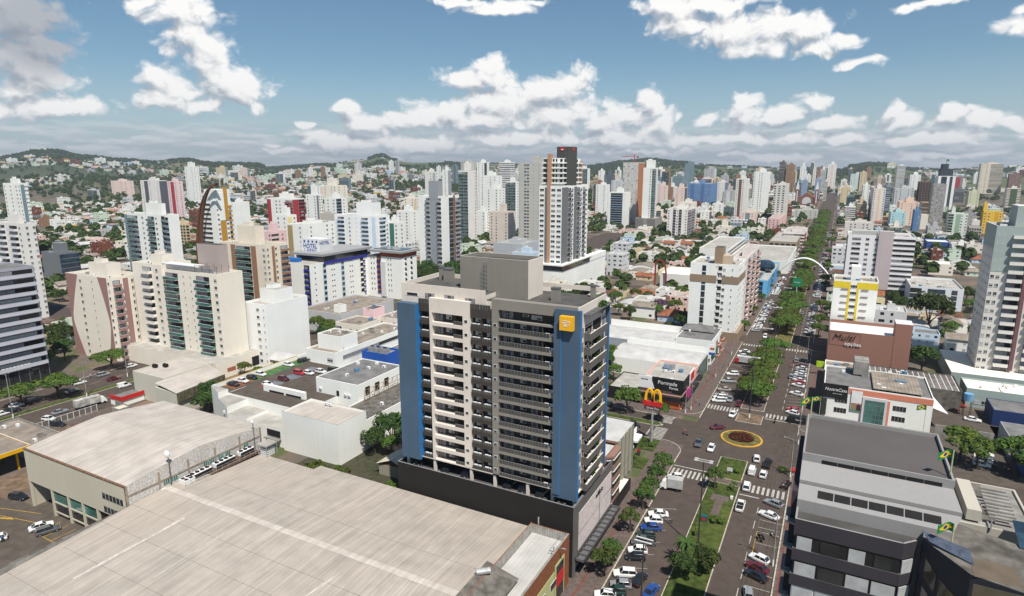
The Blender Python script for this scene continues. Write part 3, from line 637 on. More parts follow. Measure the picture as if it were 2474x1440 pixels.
    def at(name, me, x, y, z, rz=0., sc=None): return inst(name, me, t, (x + 57.5, y - 105, z), rz, sc)
    hang = []
    plantm = tree_mesh_small()
    for k, z in enumerate(zb):
        cream_in = MB(); cream_in.box(-68.8, -61.7, YB, 99.58, z, z + OH, BROWNP, skip='b')
        at('window', wc, -67.9, YB, z + .05); at('window', wb, -65.6, YB, z + .6); cream_in.box(-64.0, -61.7, 99.28, 99.3, z, z + OH, DARKO, skip='b'); cream_in.build('wall_panel', t)
        at('balcony_rail', rail, -62.8, YF + .12, z, 0, (.96, 1, .7)); at('window', ws, -60.95, YF, z + .65)
        # brown bays
        for (a, b) in ((-72.2, -69.4), (-60.2, -57.8), (-57.65, -55.3)):
            brown.box(a, b, YF + .35, 99.6, z - .8, z + .02, BROWNP); brown.box(a, b, YB + .1, 99.62, z, z + OH, DARKO if a < -70 else CHAR, skip='b')
            c = (a + b) / 2; at('balcony_rail', rail, c, YF + .45, z, 0, (1, 1, .55))
            for dx in (-.5, .55): at('air_conditioner', acm, c + dx, YF + .75, z + .05)
            if a > -70: at('window', wb, c, YB + .1, z + .8)
        # taupe wing
        taupe.box(-53.9, -42.4, YF + .002, 99.6, (zb[k - 1] + OH + .0 if k else 15.9), z, TAUPE)
        taupe.box(-53.9, -44.95, YB, 99.62, z, z + OH, BROWNP, skip='b'); taupe.box(-44.95, -42.35, 99.5, 99.63, z, z + OH, DARKO, skip='b'); taupe.box(-45.0, -44.85, YF + .1, 99.5, z, z + OH, BROWNP)
        at('window', wc, -52.4, YB, z + .05, 0, (1.3, 1, 1)); at('window', wb, -49.3, YB, z + .65); at('window', wc, -46.9, YB, z + .05, 0, (.85, 1, 1)); at('window', ws, -54.6, YF, z + .7)
        for i in range(4): at('balcony_rail', rail, -52.45 + 2.58 * i, YF - .05, z, 0, (1.17, 1, .72))
        for dx in (-.55, .55): at('air_conditioner', acm, -43.5 + dx, YF + .5, z + .05)
        # street side balconies
        z2 = z - .1
        bb = MB(); BX = -38.0
        bb.box(BX, BX + 1.15, 100.9, 109.8, z2 - .2, z2, STONE); bb.box(BX, BX + 1.25, 100.8, 100.95, z2 - .45, z2 + .95, G2); bb.box(BX + 1.13, BX + 1.25, 100.95, 109.8, z2 - .45, z2 + .95, G2); bb.box(BX + 1.1, BX + 1.28, 100.8, 109.8, z2 + .95, z2 + 1.0, STONE)
        bb.box(BX, BX + .02, 101.2, 104.6, z2, z2 + 2.2, GLASS); bb.box(BX, BX + .03, 105.2, 109.5, z2, z2 + 2.2, DARKO); bb.box(BX + .35, BX + .8, 103.3, 104.0, z2, z2 + .45, WHITEP); bb.box(BX + .35, BX + .8, 104.6, 105.0, z2, z2 + .7, WHITEP)
        bb.build('balcony', t)
        at('window', wc, BX, 99.9 + .2, z2 + .3, R(90), (.55, 1, 1)); at('window', wc, BX, 111.1, z2 + .1, R(90), (.8, 1, 1))
        hang.append((z2, k))
    brown.box(-72.2, -69.4, YF + .35, 99.6, zb[-1] + OH, 48.7, BROWNP); brown.box(-60.2, -55.3, YF + .35, 99.6, zb[-1] + OH, 48.8, BROWNP); brown.box(-57.8, -57.65, YF + .3, 99.6, 16.1, 48.8, BROWNP); brown.build('brown_facade', t)
    taupe.box(-55.3, -53.9, YF, 99.6, 15.9, 51.2, TAUPE); taupe.box(-53.9, -42.4, YF + .002, 99.6, zb[-1] + OH, 47.5, TAUPE); taupe.box(-53.9, -42.4, YB, 99.62, 47.4, 49.4, BROWNP, skip='b'); taupe.box(-53.9, -42.4, YF + .002, 99.6, 49.3, 51.2, TAUPE); taupe.build('taupe_facade', t)
    at('window', wc, -52.6, YB, 47.5, 0, (1.4, 1, 1)); at('window', ws, -48.8, YB, 48.3, 0, (1.6, 1, .7)); at('window', wb, -46.6, YB, 47.9, 0, (1.7, 1, .8))
    # top storey and roofs
    m = MB(); m.box(-76.7, -57.2, 98.9, 112.4, 48.6, 51.5, STONE, top=RDARK); 
    for q in ((-76.7, -57.2, 98.9, 99.1), (-76.7, -76.5, 99.1, 112.4), (-76.5, -38.2, 112.2, 112.4)): m.box(*q, 51.5, 52.4, STONE)
    m.box(-57.2, -38.0, 99.6, 112.4, 50.4, 50.6, RDARK); m.box(-38.2, -37.98, 98.1, 112.4, 48.5, 51.25, STONE); m.box(-42.4, -38.0, 98.2, 99.6, 48.5, 51.2, TAUPE); m.build('top_storey', t)
    at('window', ws, -74.0, 98.9, 49.9, 0, (4.2, 1, 1.1))
    for x in (-69.8, -65.2): at('window', wc, x, 98.9, 49.3, 0, (1.2, 1, .85))
    at('window', wc, -60.5, 98.9, 48.9, 0, (1.2, 1, 1)); at('balcony_rail', rail, -59.2, 98.4, 48.8); at('balcony_rail', rail, -56.9, 98.4, 48.8); at('balcony_rail', rail, -70.8, 98.4, 48.7, 0, (1.25, 1, 1))
    m = MB(); PX0, PX1, PY0, PY1 = -65.2, -50.2, 103.0, 109.6
    m.box(PX0, PX1, PY0, PY1, 50.5, 57.3, TAUPE, top=RDARK); m.box(PX1, PX1 + .03, PY0, PY1, 50.5, 58.0, STONE)
    for q in ((PX0, PX1, PY0, PY0 + .2), (PX0, PX1, PY1 - .2, PY1), (PX0, PX0 + .2, PY0 + .2, PY1 - .2), (PX1 - .2, PX1, PY0 + .2, PY1 - .2)): m.box(*q, 57.3, 58.0, TAUPE, top=STONE)
    pen = m.build('roof_house', t)
    m = MB(); lx = -58.6
    for dx in (-.3, .3): m.box(lx + dx - .03, lx + dx + .03, PY0 - .9, PY0 - .84, 51, 59, ALU)
    for i in range(20): z = 51 + i * .4; m.box(lx - .3, lx + .3, PY0 - .89, PY0 - .85, z, z + .04, ALU)
    for i in range(9):
        z = 52 + i * .8
        for s_ in (-.45, .45): m.box(lx + s_ - .02, lx + s_ + .02, PY0 - 1.5, PY0 - .8, z, z + .05, ALU)
        m.box(lx - .45, lx + .45, PY0 - 1.52, PY0 - 1.48, z, z + .05, ALU)
    m.build('ladder', pen)
    for (x, y, w, d, z0, z1) in ((-74.0, 109.6, .9, 1.0, 51.5, 54.3), (-71.8, 109.0, 1.9, 1.5, 51.5, 54.2), (-45.2, 104.6, 1.5, 1.2, 50.6, 53.2), (-40.2, 111.0, .9, .7, 50.6, 53.0)):
        m = MB(); m.box(x - w / 2, x + w / 2, y - d / 2, y + d / 2, z0, z1 - .35, TAUPE); m.box(x - w / 2 - .05, x + w / 2 + .05, y - d / 2 - .05, y + d / 2 + .05, z1 - .35, z1, DGREY); m.build('chimney', t)
    m = MB(); m.box(-38, -36.6, 100.2, 112.3, 49.55, 49.75, DGREY)
    for i in range(6): m.box(-37.6, -36.9, 101 + i * 1.9, 101.7 + i * 1.9, 49.75, 49.8, GLASS)
    m.build('roof_canopy', t)
    # blue panels and the yellow emblem
    m = MB(); m.box(-76.75, -72.2, 97.3, 98.9, 15.4, 48.6, BLUEP); m.box(-72.2, -72.17, 97.3, 98.9, 15.4, 48.55, BLUEE); m.build('blue_panel', t)
    m = MB(); m.box(-42.35, -37.45, 97.5, 98.2, 14.9, 50.8, BLUEP); m.box(-37.45, -37.4, 97.5, 98.25, 14.9, 50.8, BLUEE); m.box(-41.0, -40.9, 97.32, 97.5, 15.6, 48.3, BLUEE); m.box(-42.35, -41.0, 97.32, 97.5, 15.5, 48.3, BLUEP); m.build('blue_panel', t)
    m = MB(); m.box(-38.05, -37.3, 112.3, 112.7, 16, 49.2, BLUEP); m.box(-37.3, -37.25, 112.3, 112.7, 16, 49.2, BLUEE); m.build('blue_panel', t)
    m = MB(); m.box(-41.0, -38.5, 96.55, 97.45, 47.35, 49.85, YELP); sg = m.build('emblem_sign', t)
    m = MB(); C = (-39.75, 96.53, 48.6)
    def poly(pts, w=.045):
        for a, b in zip(pts, pts[1:]): m.tube((C[0] + a[0], C[1], C[2] + a[1]), (C[0] + b[0], C[1], C[2] + b[1]), w, w, WHITEP, 4)
    poly([(-.75, .35), (-.55, .5), (.5, .45), (.72, .3), (.55, -.15), (.1, -.5), (-.15, -.6), (-.45, -.3), (-.5, .05), (-.75, .2), (-.75, .35)]); poly([(-.45, .1), (.4, .25), (.1, .05), (-.1, -.5), (-.25, -.1), (-.3, .15), (.25, .18), (-.05, -.45)])
    m.build('emblem', sg)
    for z2, k in hang:
        if k % 4 == 3: continue
        n = ('lowest', 'second lowest', 'third lowest', 'fourth lowest', 'fifth lowest', 'sixth lowest', 'sixth from the top', 'fifth from the top', 'fourth from the top', 'third from the top', 'second from the top', 'topmost')[k]
        p = inst('potted_shrub', plantm, None, (-37.3, 105.8 + (k % 3) * .8, z2)); p.scale = (1, 1, 1); tag(p, 'green potted shrub on the %s street-side balcony of the blue-panelled tower' % n, 'potted plant', 'shrubs on the tower balconies')
    p = inst('potted_shrub', plantm, None, (-37.3, 108.6, 48.4)); p.scale = (1.5, 1.9, 1.3); tag(p, 'big shrub under the roof canopy of the blue-panelled tower', 'potted plant', 'shrubs on the tower balconies')
    FOOT.append((X0 - 3, X1 + 3, Y0 - 2, Y1 + 6))
def tree_mesh_small():
    m = MB(); m.tube((0, 0, 0), (0, 0, .5), .28, .34, CONC, 8); r = random.Random(3)
    for i in range(170):
        a = r.uniform(0, 6.28); h = r.uniform(-1, 1); q = math.sqrt(1 - h * h) * r.uniform(.5, 1); c = Vector((q * math.cos(a) * .5, q * math.sin(a) * .7, 1.15 + h * .6))
        d = Vector((r.uniform(-1, 1), r.uniform(-1, 1), r.uniform(-.2, 1))).normalized(); u = d.orthogonal().normalized() * .1; w = d.cross(u.normalized()) * .13
        m.face([c - u - w, c + u - w, c + u + w, c - u + w], LEAF if i % 3 else LEAFY)
    return m.mesh('potted_shrub')
hero()
# ---------------------------------------------------------------- named neighbours of the tower
def sp(name, label, cat, x0, x1, y0, y1, h, wall, roof=None, F='', S='', acc=None, fh=3., zb=.4, side='r', par=.6, z0=0, capm=None, done=True, foot=True):
    b = Bld(name, label, cat, (x0 + x1) / 2, (y0 + y1) / 2); acc = acc or wall; block(b, x0, x1, y0, y1, z0, h, wall, roof, par, capm)
    nf = max(1, int((h - z0 - zb) / fh))
    if F: b.face('f', x0, x1, y0, y1, z0 + zb, nf, (h - z0 - zb - .3) / nf, F, wall, acc)
    if S: b.face(side, x0, x1, y0, y1, z0 + zb, nf, (h - z0 - zb - .3) / nf, S, wall, acc)
    if foot: FOOT.append((x0 - 1, x1 + 1, y0 - 1, y1 + 1))
    b.dim = (x0, x1, y0, y1, h)
    if h > 4.5 and name not in ('white_box_hall', 'parking_deck', 'mauve_shop', 'grey_corrugated_warehouse', 'playground_shed', 'corrugated_grey_shed'): clutter(b.root, x0, x1, y0, y1, h - par)
    if done: b.done()
    return b
def part(name, root, fn, mm=None):
    m = MB(); fn(m); return m.build(name, root)
def ac_unit(root, x, y, z, rz=0.): 
    if 'ac' not in _M:
        ac = MB(); ac.box(-.45, .45, -.17, .17, 0, .62, WHITEP); ac.tube((-.08, -.18, .31), (-.08, -.16, .31), .24, .24, ALU, 10); _M['ac'] = ac.mesh('air_conditioner')
    L = root.location; return inst('air_conditioner', _M['ac'], root, (x - L.x, y - L.y, z - L.z), rz)
HALL = mat('hall_roof_sheet', (.41, .365, .315), .8, .10, .28, wave=('X', .75, .1, .10), tint=.6, tintcol=(.40, .345, .29), spec=.25, detail=7)
HALL2 = mat('upper_hall_roof_sheet', (.50, .45, .40), .8, .10, .3, wave=('X', .75, .1, .1), tint=.5, tintcol=(.42, .37, .32), spec=.25, detail=7)
def streaky(m):
    "rain streaks that run down the sheets (along Y)"
    nt = m.node_tree; b = nt.nodes['Principled BSDF']; src = b.inputs['Base Color'].links[0].from_socket
    v = nt.nodes.new('ShaderNodeVectorMath'); v.operation = 'MULTIPLY'; v.inputs[1].default_value = (1.3, .045, .1); g = [x for x in nt.nodes if x.type == 'NEW_GEOMETRY'][0]; nt.links.new(g.outputs['Position'], v.inputs[0])
    n = nt.nodes.new('ShaderNodeTexNoise'); n.inputs['Scale'].default_value = 1.1; n.inputs['Detail'].default_value = 6; n.inputs['Roughness'].default_value = .7; nt.links.new(v.outputs[0], n.inputs['Vector'])
    r = nt.nodes.new('ShaderNodeMapRange'); r.inputs[1].default_value = .38; r.inputs[2].default_value = .68; r.inputs[3].default_value = .84; r.inputs[4].default_value = 1.12; nt.links.new(n.outputs['Fac'], r.inputs[0])
    k = nt.nodes.new('ShaderNodeVectorMath'); k.operation = 'SCALE'; nt.links.new(src, k.inputs[0]); nt.links.new(r.outputs[0], k.inputs['Scale']); nt.links.new(k.outputs[0], b.inputs['Base Color'])
streaky(HALL); streaky(HALL2)
def halls():
    t = thing('low_hall', 'vast low hall with a shallow pale corrugated roof in front of the black podium', 'hall', (-82, 60, 0)); LM.append(('the vast low hall', -82, 60))
    m = MB(); x0, x1 = -118.3, -45.2; zr, ze, zf = 10.2, 8.9, 7.6; xn = -98.6
    def pr(xa, xb, yb, zbk):
        m.face([(xa, 15, zf - 1), (xb, 15, zf - 1), (xb, 71.5, zr), (xa, 71.5, zr)], HALL); m.face([(xa, 71.5, zr), (xb, 71.5, zr), (xb, yb, zbk), (xa, yb, zbk)], HALL)
        m.face([(xb, 15, zf - 1.3), (xa, 15, zf - 1.3), (xa, 71.5, zr - .3), (xb, 71.5, zr - .3)], HALL)
    pr(x0, xn, 93.2, ze); pr(xn, x1, 95.3, ze - .1); m.build('roof', t)
    RW = mat('chalky_ridge_wash', (.43, .38, .33), .85, 0, .7, col2=(.50, .46, .41), spec=.2); streaky(RW); m = MB(); f = lambda y: zr + .012 - abs(y - 71.5) * (.055 if y > 71.5 else .064); m.face([(x0, 70.7, f(70.7) + .03), (x1, 70.7, f(70.7) + .03), (x1, 71.5, zr + .03), (x0, 71.5, zr + .03)], RW); m.face([(x0, 71.5, zr + .03), (x1, 71.5, zr + .03), (x1, 72.1, f(72.1) + .03), (x0, 72.1, f(72.1) + .03)], RW); m.build('ridge_cap', t)
    rs = mat('roof_sealing_strip', (.52, .48, .43), .8, .15, 1., spec=.2)
    for (xa, ya, xb, yb, w) in ((-106, 47, -104.5, 66, .35), (-94, 53, -93.5, 66, .12), (-68, 60, -67, 66, .25), (-57, 44, -56, 52, .3)):
        f = lambda y: zr + (71.5 - y) / 56.5 * (zf - 1 - zr)
        m = MB(); m.face([(xa - w, ya, f(ya) + .03), (xa + w, ya, f(ya) + .03), (xb + w, yb, f(yb) + .03), (xb - w, yb, f(yb) + .03)], rs); m.build('sealing_strip', t)
    ln = mat('sheet_lap_joint', (.29, .25, .21), .9, .3, 2.)
    for y in (64.5, 58.5, 51, 78.5, 43):
        f = lambda y: (zr + (71.5 - y) / 56.5 * (zf - 1 - zr)) if y < 71.5 else (zr + (y - 71.5) / 22. * (ze - zr))
        k = RND.uniform(0, .2); xa = x0 + (RND.uniform(0, 25) if k > .1 else 0); m = MB(); m.face([(xa, y - .035, f(y) + .02), (x1, y - .035, f(y) + .02), (x1, y + .035, f(y) + .02), (xa, y + .035, f(y) + .02)], ln); m.build('lap_joint', t)
    m = MB(); m.box(x0 + .3, x1 - .3, 15, 93, 0, 6.3, OFFW, skip='t'); m.face([(x0 + .3, 93, 0), (xn, 93, 0), (xn, 93, 8.8), (x0 + .3, 93, 8.8)], OFFW); m.face([(x1, 95.1, 0), (xn, 95.1, 0), (xn, 95.1, 8.7), (x1, 95.1, 8.7)], OFFW); m.build('wall', t)
    m = MB(); m.box(x0 - .5, x0, 15, 62.8, 0, 8.2, OFFW); m.box(x0 - .6, x0 + .1, 15, 62.8, 7.4, 9.4, CONC, top=CONCD); m.build('eaves_parapet', t)
    FOOT.append((x0, x1, 10, 96))
    # upper hall
    t = thing('upper_hall', 'tall beige hall with pale curved roof and whitewashed brick side behind the low hall', 'hall', (-137, 80, 0)); LM.append(('the tall beige hall', -137, 80))
    a0, a1, y0, y1 = -155.3, -118.4, 63.4, 96.2; E = 13.9; Rr = 15.7
    prof = [(y0 + (y1 - y0) * i / 12., E + (Rr - E) * (1 - abs(i / 6. - 1) ** 1.2)) for i in range(13)]
    m = MB()
    for (ya, za), (yb, zb_) in zip(prof, prof[1:]): m.face([(a0, ya, za), (a1, ya, za), (a1, yb, zb_), (a0, yb, zb_)], HALL2)
    m.build('roof', t)
    WB = mat('whitewashed_brick', (.62, .59, .55), .9, .2, 2.5, streak=.5, tint=.5, tintcol=(.40, .36, .32), bump=.3, spec=.15); BG_ = wallm('b5ae9b')
    m = MB(); m.face([(a1, y0, 0), (a1, y1, 0)] + [(a1, y, z - .02) for y, z in reversed(prof)], WB); m.build('brick_side_wall', t)
    m = MB(); m.box(a0, a1, y0, y0 + .3, 6.3, E, BG_); m.box(a0 - .1, a1 + .1, y0 - .1, y0 + .35, E, E + .2, mat('rusty_flashing', (.22, .12, .07), .8, .3, 2.)); m.box(a0, a0 + .4, y0 + .3, y1, 0, E, BG_); m.build('front_wall', t)
    for x in (a0, -146.5, -140.2, -134.8, -129.4, -119.0): part('column', t, lambda m: m.box(x, x + .5, y0, y0 + .5, 0, 6.3, BG_))
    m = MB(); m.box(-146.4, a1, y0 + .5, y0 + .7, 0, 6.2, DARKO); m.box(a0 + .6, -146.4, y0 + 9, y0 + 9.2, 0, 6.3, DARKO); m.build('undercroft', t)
    for x in (-146, -139.7, -134.3):
        for z in (3.6, 1.2):
            def f(m): m.box(x, x + 4.8, y0 + .3, y0 + .42, z, z + 2., GLASSG if z > 2 else GLASS); m.box(x, x + 4.8, y0 + .2, y0 + .45, z - .35, z, BG_)
            part('window', t, f)
    for z in (9.6, 6.6):
        def f(m):
            m.box(-126.4, -119.2, y0 - .04, y0, z, z + 1.3, GLASS)
            for i in range(7): m.box(-126.4 + i * 1.2, -126.34 + i * 1.2, y0 - .07, y0, z, z + 1.3, FRAME)
        part('window', t, f)
    cb = mat('concrete_band', (.33, .27, .21), .9, .2, 1.)
    for y in (y0 + .3, 70.4, 77, 83.5, 90, y1 - .3): part('pilaster', t, lambda m: m.box(a1, a1 + .12, y - .18, y + .18, 8, 13.9, cb))
    part('concrete_band', t, lambda m: m.box(a1, a1 + .1, y0, y1, 11.6, 11.95, cb))
    for y in (71.2, 73, 80.5, 81.8, 84.2, 86, 91):
        def f(m):
            m.box(a1, a1 + .05, y, y + 1.4, 10.6, 11.55, GLASSG)
            for i in range(4): m.box(a1, a1 + .08, y + i * .45, y + .05 + i * .45, 10.6, 11.55, FRAME)
        part('window', t, f)
    # rooftop cooling plant on a steel deck between the halls
    d = thing('cooling_deck', 'rusty steel deck with railing along the whitewashed brick wall', 'steel deck', (-116.6, 84, 9)); rst = mat('rusty_steel', (.14, .08, .05), .8, .4, 4.)
    m = MB(); m.box(-118.2, -114.9, 73.5, 93, 9.6, 9.7, rst)
    m.build('deck', d); m = MB()
    for i in range(14): y = 73.6 + i * 1.48; m.box(-114.96, -114.9, y, y + .06, 9.7, 10.8, STEEL)
    for z in (10.2, 10.8): m.box(-114.95, -114.9, 73.5, 93, z, z + .05, STEEL)
    m.build('railing', d)
    for i, (y, n) in enumerate(((78.5, 4), (84.5, 4), (90.3, 3))):
        c = thing('cooling_unit', ('white four-fan cooling unit nearest the loudspeaker pole', 'middle white four-fan cooling unit on the steel deck', 'white three-fan cooling unit at the far end of the deck')[i], 'cooling unit', (-117, y, 9.7), 0, 'cooling units on the steel deck')
        def f(m):
            m.loft([[(-117.7, yy, 10.9), (-116.2, yy, 10.9), (-116.4, yy, 10.0), (-117.3, yy, 9.9)] for yy in (y - n * .62, y + n * .62)], WHITEP); m.box(-116.28, -116.2, y - n * .6, y + n * .6, 10.05, 10.8, DARKO)
        part('housing', c, f)
        for k in range(n): part('fan', c, lambda m: m.tube((-116.95, y + (k - n / 2 + .5) * 1.2, 10.9), (-116.95, y + (k - n / 2 + .5) * 1.2, 11.05), .48, .48, DARKO, 12))
    c = thing('condenser', 'square white condenser with four dark grilles by the lamp pole', 'cooling unit', (-116.4, 75, 9.7)); part('housing', c, lambda m: m.box(-117.6, -115.4, 74, 76.3, 9.7, 10.9, WHITEP))
    for dx in (0, 1.05):
        for dy in (0, 1.1): part('grille', c, lambda m: m.box(-117.4 + dx, -116.6 + dx, 74.2 + dy, 75 + dy, 10.9, 10.94, DARKO))
    c = thing('roof_kiosk', 'open white steel kiosk with rusty flat roof at the corner of the halls', 'roof kiosk', (-113.5, 93.5, 8.9)); part('roof', c, lambda m: m.box(-115, -112, 92, 95.3, 11.6, 11.9, SLABR))
    for x in (-114.9, -112.2):
        for y in (92.1, 95.1): part('leg', c, lambda m: m.box(x, x + .12, y, y + .12, 8.9, 11.6, STEEL))
    part('crate_stack', c, lambda m: [m.box(-114.6, -112.5, 92.5, 94.8, 9 + i * .5, 9.35 + i * .5, FRAME) for i in range(4)])
    p = thing('antenna_pole', 'dark pole with a pale dish rising from the low hall roof', 'antenna pole', (-118, 72.6, 9)); part('pole', p, lambda m: m.tube((-118, 72.6, 9), (-118, 72.6, 16.6), .12, .09, DGREY)); part('dish', p, lambda m: m.blob((-118, 72.4, 17.2), (.7, .5, .75), WHITEP, 10, 6))
    p = thing('lamp_bracket', 'dark pole with round dish beside the roof ladder', 'antenna pole', (-118, 93.8, 9)); part('pole', p, lambda m: m.tube((-118, 93.8, 9), (-118, 93.8, 16), .1, .08, DGREY)); part('dish', p, lambda m: m.blob((-118, 93.6, 16.2), (.5, .3, .5), WHITEP, 8, 5))
    for i, (y, z) in enumerate(((65.2, 9), (70.8, 9.6))):
        a = thing('wall_air_conditioner', ('white air conditioner low on the brick wall near the front corner', 'white air conditioner halfway along the whitewashed brick wall')[i], 'air conditioner', (-117.9, y, z)); ac_unit(a, -117.9, y, z, R(90))
    FOOT.append((a0, a1, y0, y1))
    # annex with brick front by the street
    t = thing('brick_annex', 'low annex with white sheet roof and orange brick parapet beside the podium', 'shop annex', (-41, 78, 0)); LM.append(('the brick annex', -41, 80))
    m = MB(); m.box(-45, -38, 58, 94.6, 0, 8.2, OFFW, top=RMET, skip='d'); m.build('roof', t)
    BR = mat('orange_brick', (.27, .105, .05), .9, .22, 3., streak=.25, spec=.15)
    part('brick_parapet', t, lambda m: m.box(-38, -37.6, 58, 94.8, 0, 10.0, BR, top=CONC))
    m = MB(); CO = mat('corrugated_parapet', (.42, .40, .36), .7, .2, 1., wave=('Y', .5, .1, .4)); COX = mat('corrugated_parapet_across', (.42, .40, .36), .7, .2, 1., wave=('X', .5, .1, .4)); m.box(-45.2, -45.05, 55, 94.6, 7.5, 10.3, CO, top=BR); m.box(-45.05, -38, 94.6, 94.8, 7.5, 10.0, COX, top=BR); m.build('corrugated_parapet', t)
    part('lime_wall', t, lambda m: m.box(-37.6, -37.52, 58, 88, 0, 6.5, wallm('a7a878'))); 
    for y in (86.2, 81.5, 77): part('window', t, lambda m: (m.box(-37.52, -37.46, y, y + 2.6, 3.6, 5.0, FRAME), m.box(-37.5, -37.44, y + .1, y + 2.5, 3.7, 4.9, GLASS)))
    part('door', t, lambda m: (m.box(-37.6, -37.5, 88.3, 92.4, 0, 7.4, wallm('a7a878')), m.box(-37.52, -37.44, 88.8, 91.9, .1, 6.9, GLASS))); part('red_fascia', t, lambda m: m.box(-37.5, -37.38, 88.8, 91.9, 2.9, 5.2, RED))
    part('lean_to_roof', t, lambda m: m.face([(-46.5, 58, 10.6), (-40.5, 58, 9.2), (-40.5, 80.3, 9.2), (-46.5, 80.3, 10.6)], CONCD)); part('vent_pipe', t, lambda m: m.tube((-46.4, 76.5, 10.9), (-44.6, 78.0, 10.9), .55, .55, STEEL, 12))
    part('flue', t, lambda m: m.tube((-43.9, 95.0, 8), (-43.9, 95.0, 11.4), .14, .14, STEEL, 8)); FOOT.append((-46, -37, 50, 96))
halls()
def deck_block():
    t = thing('parking_deck', 'white building carrying rooftop parking with green bays and a ramp', 'parking deck', (-146, 135, 0)); LM.append(('the rooftop parking deck', -146, 135))
    # parts of one complex: deck slab, white walls, ramp, grey-roofed wing, white box hall
    Z = 8.5; m = MB(); m.box(-165, -127, 118, 152, 0, Z, WHITE, top=ASPHL, skip='d')
    m.prism([(-165, 118), (-164.7, 118), (-164.7, 157), (-165, 157)], Z, Z + 1.3, WHITE); pass
    m.build('deck', t)
    m = MB(); prof = [(-165, 9.8), (-158, 9.6), (-150, 7.8), (-142, 5.8), (-136, 5.0), (-130, 5.6), (-127, 6.2)]
    for (xa, za), (xb, zb_) in zip(prof, prof[1:]): m.prism([(xa, 111.0 + 6.5 * max(0, (-150 - xa) / 15.)), (xb, 111.0 + 6.5 * max(0, (-150 - xb) / 15.)), (xb, 118), (xa, 118)], 0, min(za, zb_) + .1, WHITE, top=SLABR)
    m.build('front_wall', t)
    m = MB(); ramp = CONC
    m.face([(-158, 118.2, Z + .05), (-135, 118.2, 5.2), (-135, 124.2, 5.2), (-158, 124.2, Z + .05)], SLABR); m.box(-150, -133, 124.2, 124.6, 6, 10.6, WHITE); m.box(-150, -133, 124.6, 125, 8, 10.7, WHITE); m.build('ramp', t)
    for (a, b) in ((-147.5, -141.4), (-140.6, -134.4)): part('slot_opening', t, lambda m: m.box(a, b, 124.14, 124.22, 8.6, 9.2, DARKO))
    m = MB(); gp = mat('green_bay_paint', (.05, .16, .055), .85, .2, 1.); bp = mat('grey_bay_paint', (.17, .18, .21), .85, .2, 1.); rp = mat('red_bay_paint', (.26, .06, .035), .85, .2, 1.)
    for i in range(8): y = 121.5 + i * 3.7; m.face([(-164.3, y, Z + .012), (-159.6, y, Z + .012), (-159.6, y + 3.5, Z + .012), (-164.3, y + 3.5, Z + .012)], gp if i > 1 else rp)
    for i in range(7): y = 126 + i * 3.2; m.face([(-154.2, y, Z + .012), (-149.6, y, Z + .012), (-149.6, y + 3.0, Z + .012), (-154.2, y + 3.0, Z + .012)], (rp, bp, ASPHL, bp, bp, rp, bp)[i])
    for i in range(9): y = 121.4 + i * 3.7; m.face([(-164.4, y, Z + .02), (-159.4, y, Z + .02), (-159.4, y + .14, Z + .02), (-164.4, y + .14, Z + .02)], LINEY)
    m.face([(-164.45, 121, Z + .02), (-164.2, 121, Z + .02), (-164.2, 151.5, Z + .02), (-164.45, 151.5, Z + .02)], LINEY); m.build('bay_markings', t)
    part('yellow_pipe', t, lambda m: m.box(-164.95, -164.7, 119, 152, Z + 1.3, Z + 1.42, LINEY)); part('loading_hatch', t, lambda m: (m.box(-134, -129, 110.85, 111, 2.8, 4.6, DARKO), m.box(-134.3, -128.7, 109.8, 110.95, 2.2, 2.5, CONC)))
    part('wall_box', t, lambda m: m.box(-153, -151.2, 111.8, 112.6, 5, 5.8, WHITEP))
    FOOT.append((-166, -127, 110, 157))
    b = sp('white_box_hall', 'plain white windowless box hall with pale sheet roof behind the low hall', 'hall', -127, -107.2, 110.2, 121, 11.2, WHITE, HALL2, capm=CONC, par=.5)
    for i in range(2): ac_unit(b.root, -120 + i * 1.4, 119.6, 11)
    b = sp('grey_roof_wing', 'white two-storey wing with grey ribbed roof above the white box hall', 'office building', -135, -118.6, 131, 152, 13.2, WHITE, RGREY, par=.25)
    for i, (x, z) in enumerate(((-133.2, 9.6), (-123.4, 9.2), (-122, 9.2))): ac_unit(b.root, x, 130.8, z)
    part('window', b.root, lambda m: m.box(-127, -126, 130.92, 131, 8.6, 10.2, DARKO)); m = MB()
    for i in range(3): y = 134 + i * 4.4; m.box(-118.6, -118.5, y, y + 2, 9, 11.6, DARKO)
    m.build('doorway', b.root); m = MB(); rw = mat('timber_scaffold', (.30, .19, .11), .8, .3, 2.)
    for i in range(9): y = 132 + i * 2.2; m.tube((-117.2, y, 8), (-117.2, y, 11.6), .07, .07, rw, 5); m.tube((-117.2, y, 8.6), (-117.2, y + 2.2, 11.4), .06, .06, rw, 5)
    for z in (8.4, 10, 11.5): m.tube((-117.2, 132, z), (-117.2, 150, z), .08, .08, rw, 5)
    m.build('timber_lattice', b.root)
    b = sp('low_white_wing', 'low white wing with dark walkway between white box hall and grey-roofed wing', 'hall', -118.4, -107.3, 121.2, 152, 8.4, WHITE, CONCD, par=.3)
    b = sp('clinic_building', 'long white clinic with ribbon windows behind the rooftop parking deck', 'clinic', -162, -148.6, 153.5, 196, 12.6, WHITE, RFC, F='..W', S='.hhhhhhhhhh', fh=3.8, par=.5)
    bx = sp('clinic_stair_block', 'tall plain white stair block with ladder at the near end of the clinic', 'stair block', -160, -149.2, 157.4, 166, 17.4, WHITE, RFC, par=.4, z0=0)
    part('ladder', bx.root, lambda m: [m.box(-149.18, -149.1, 158.2, 158.6, 4 + i * .5, 4.1 + i * .5, ALU) for i in range(20)])
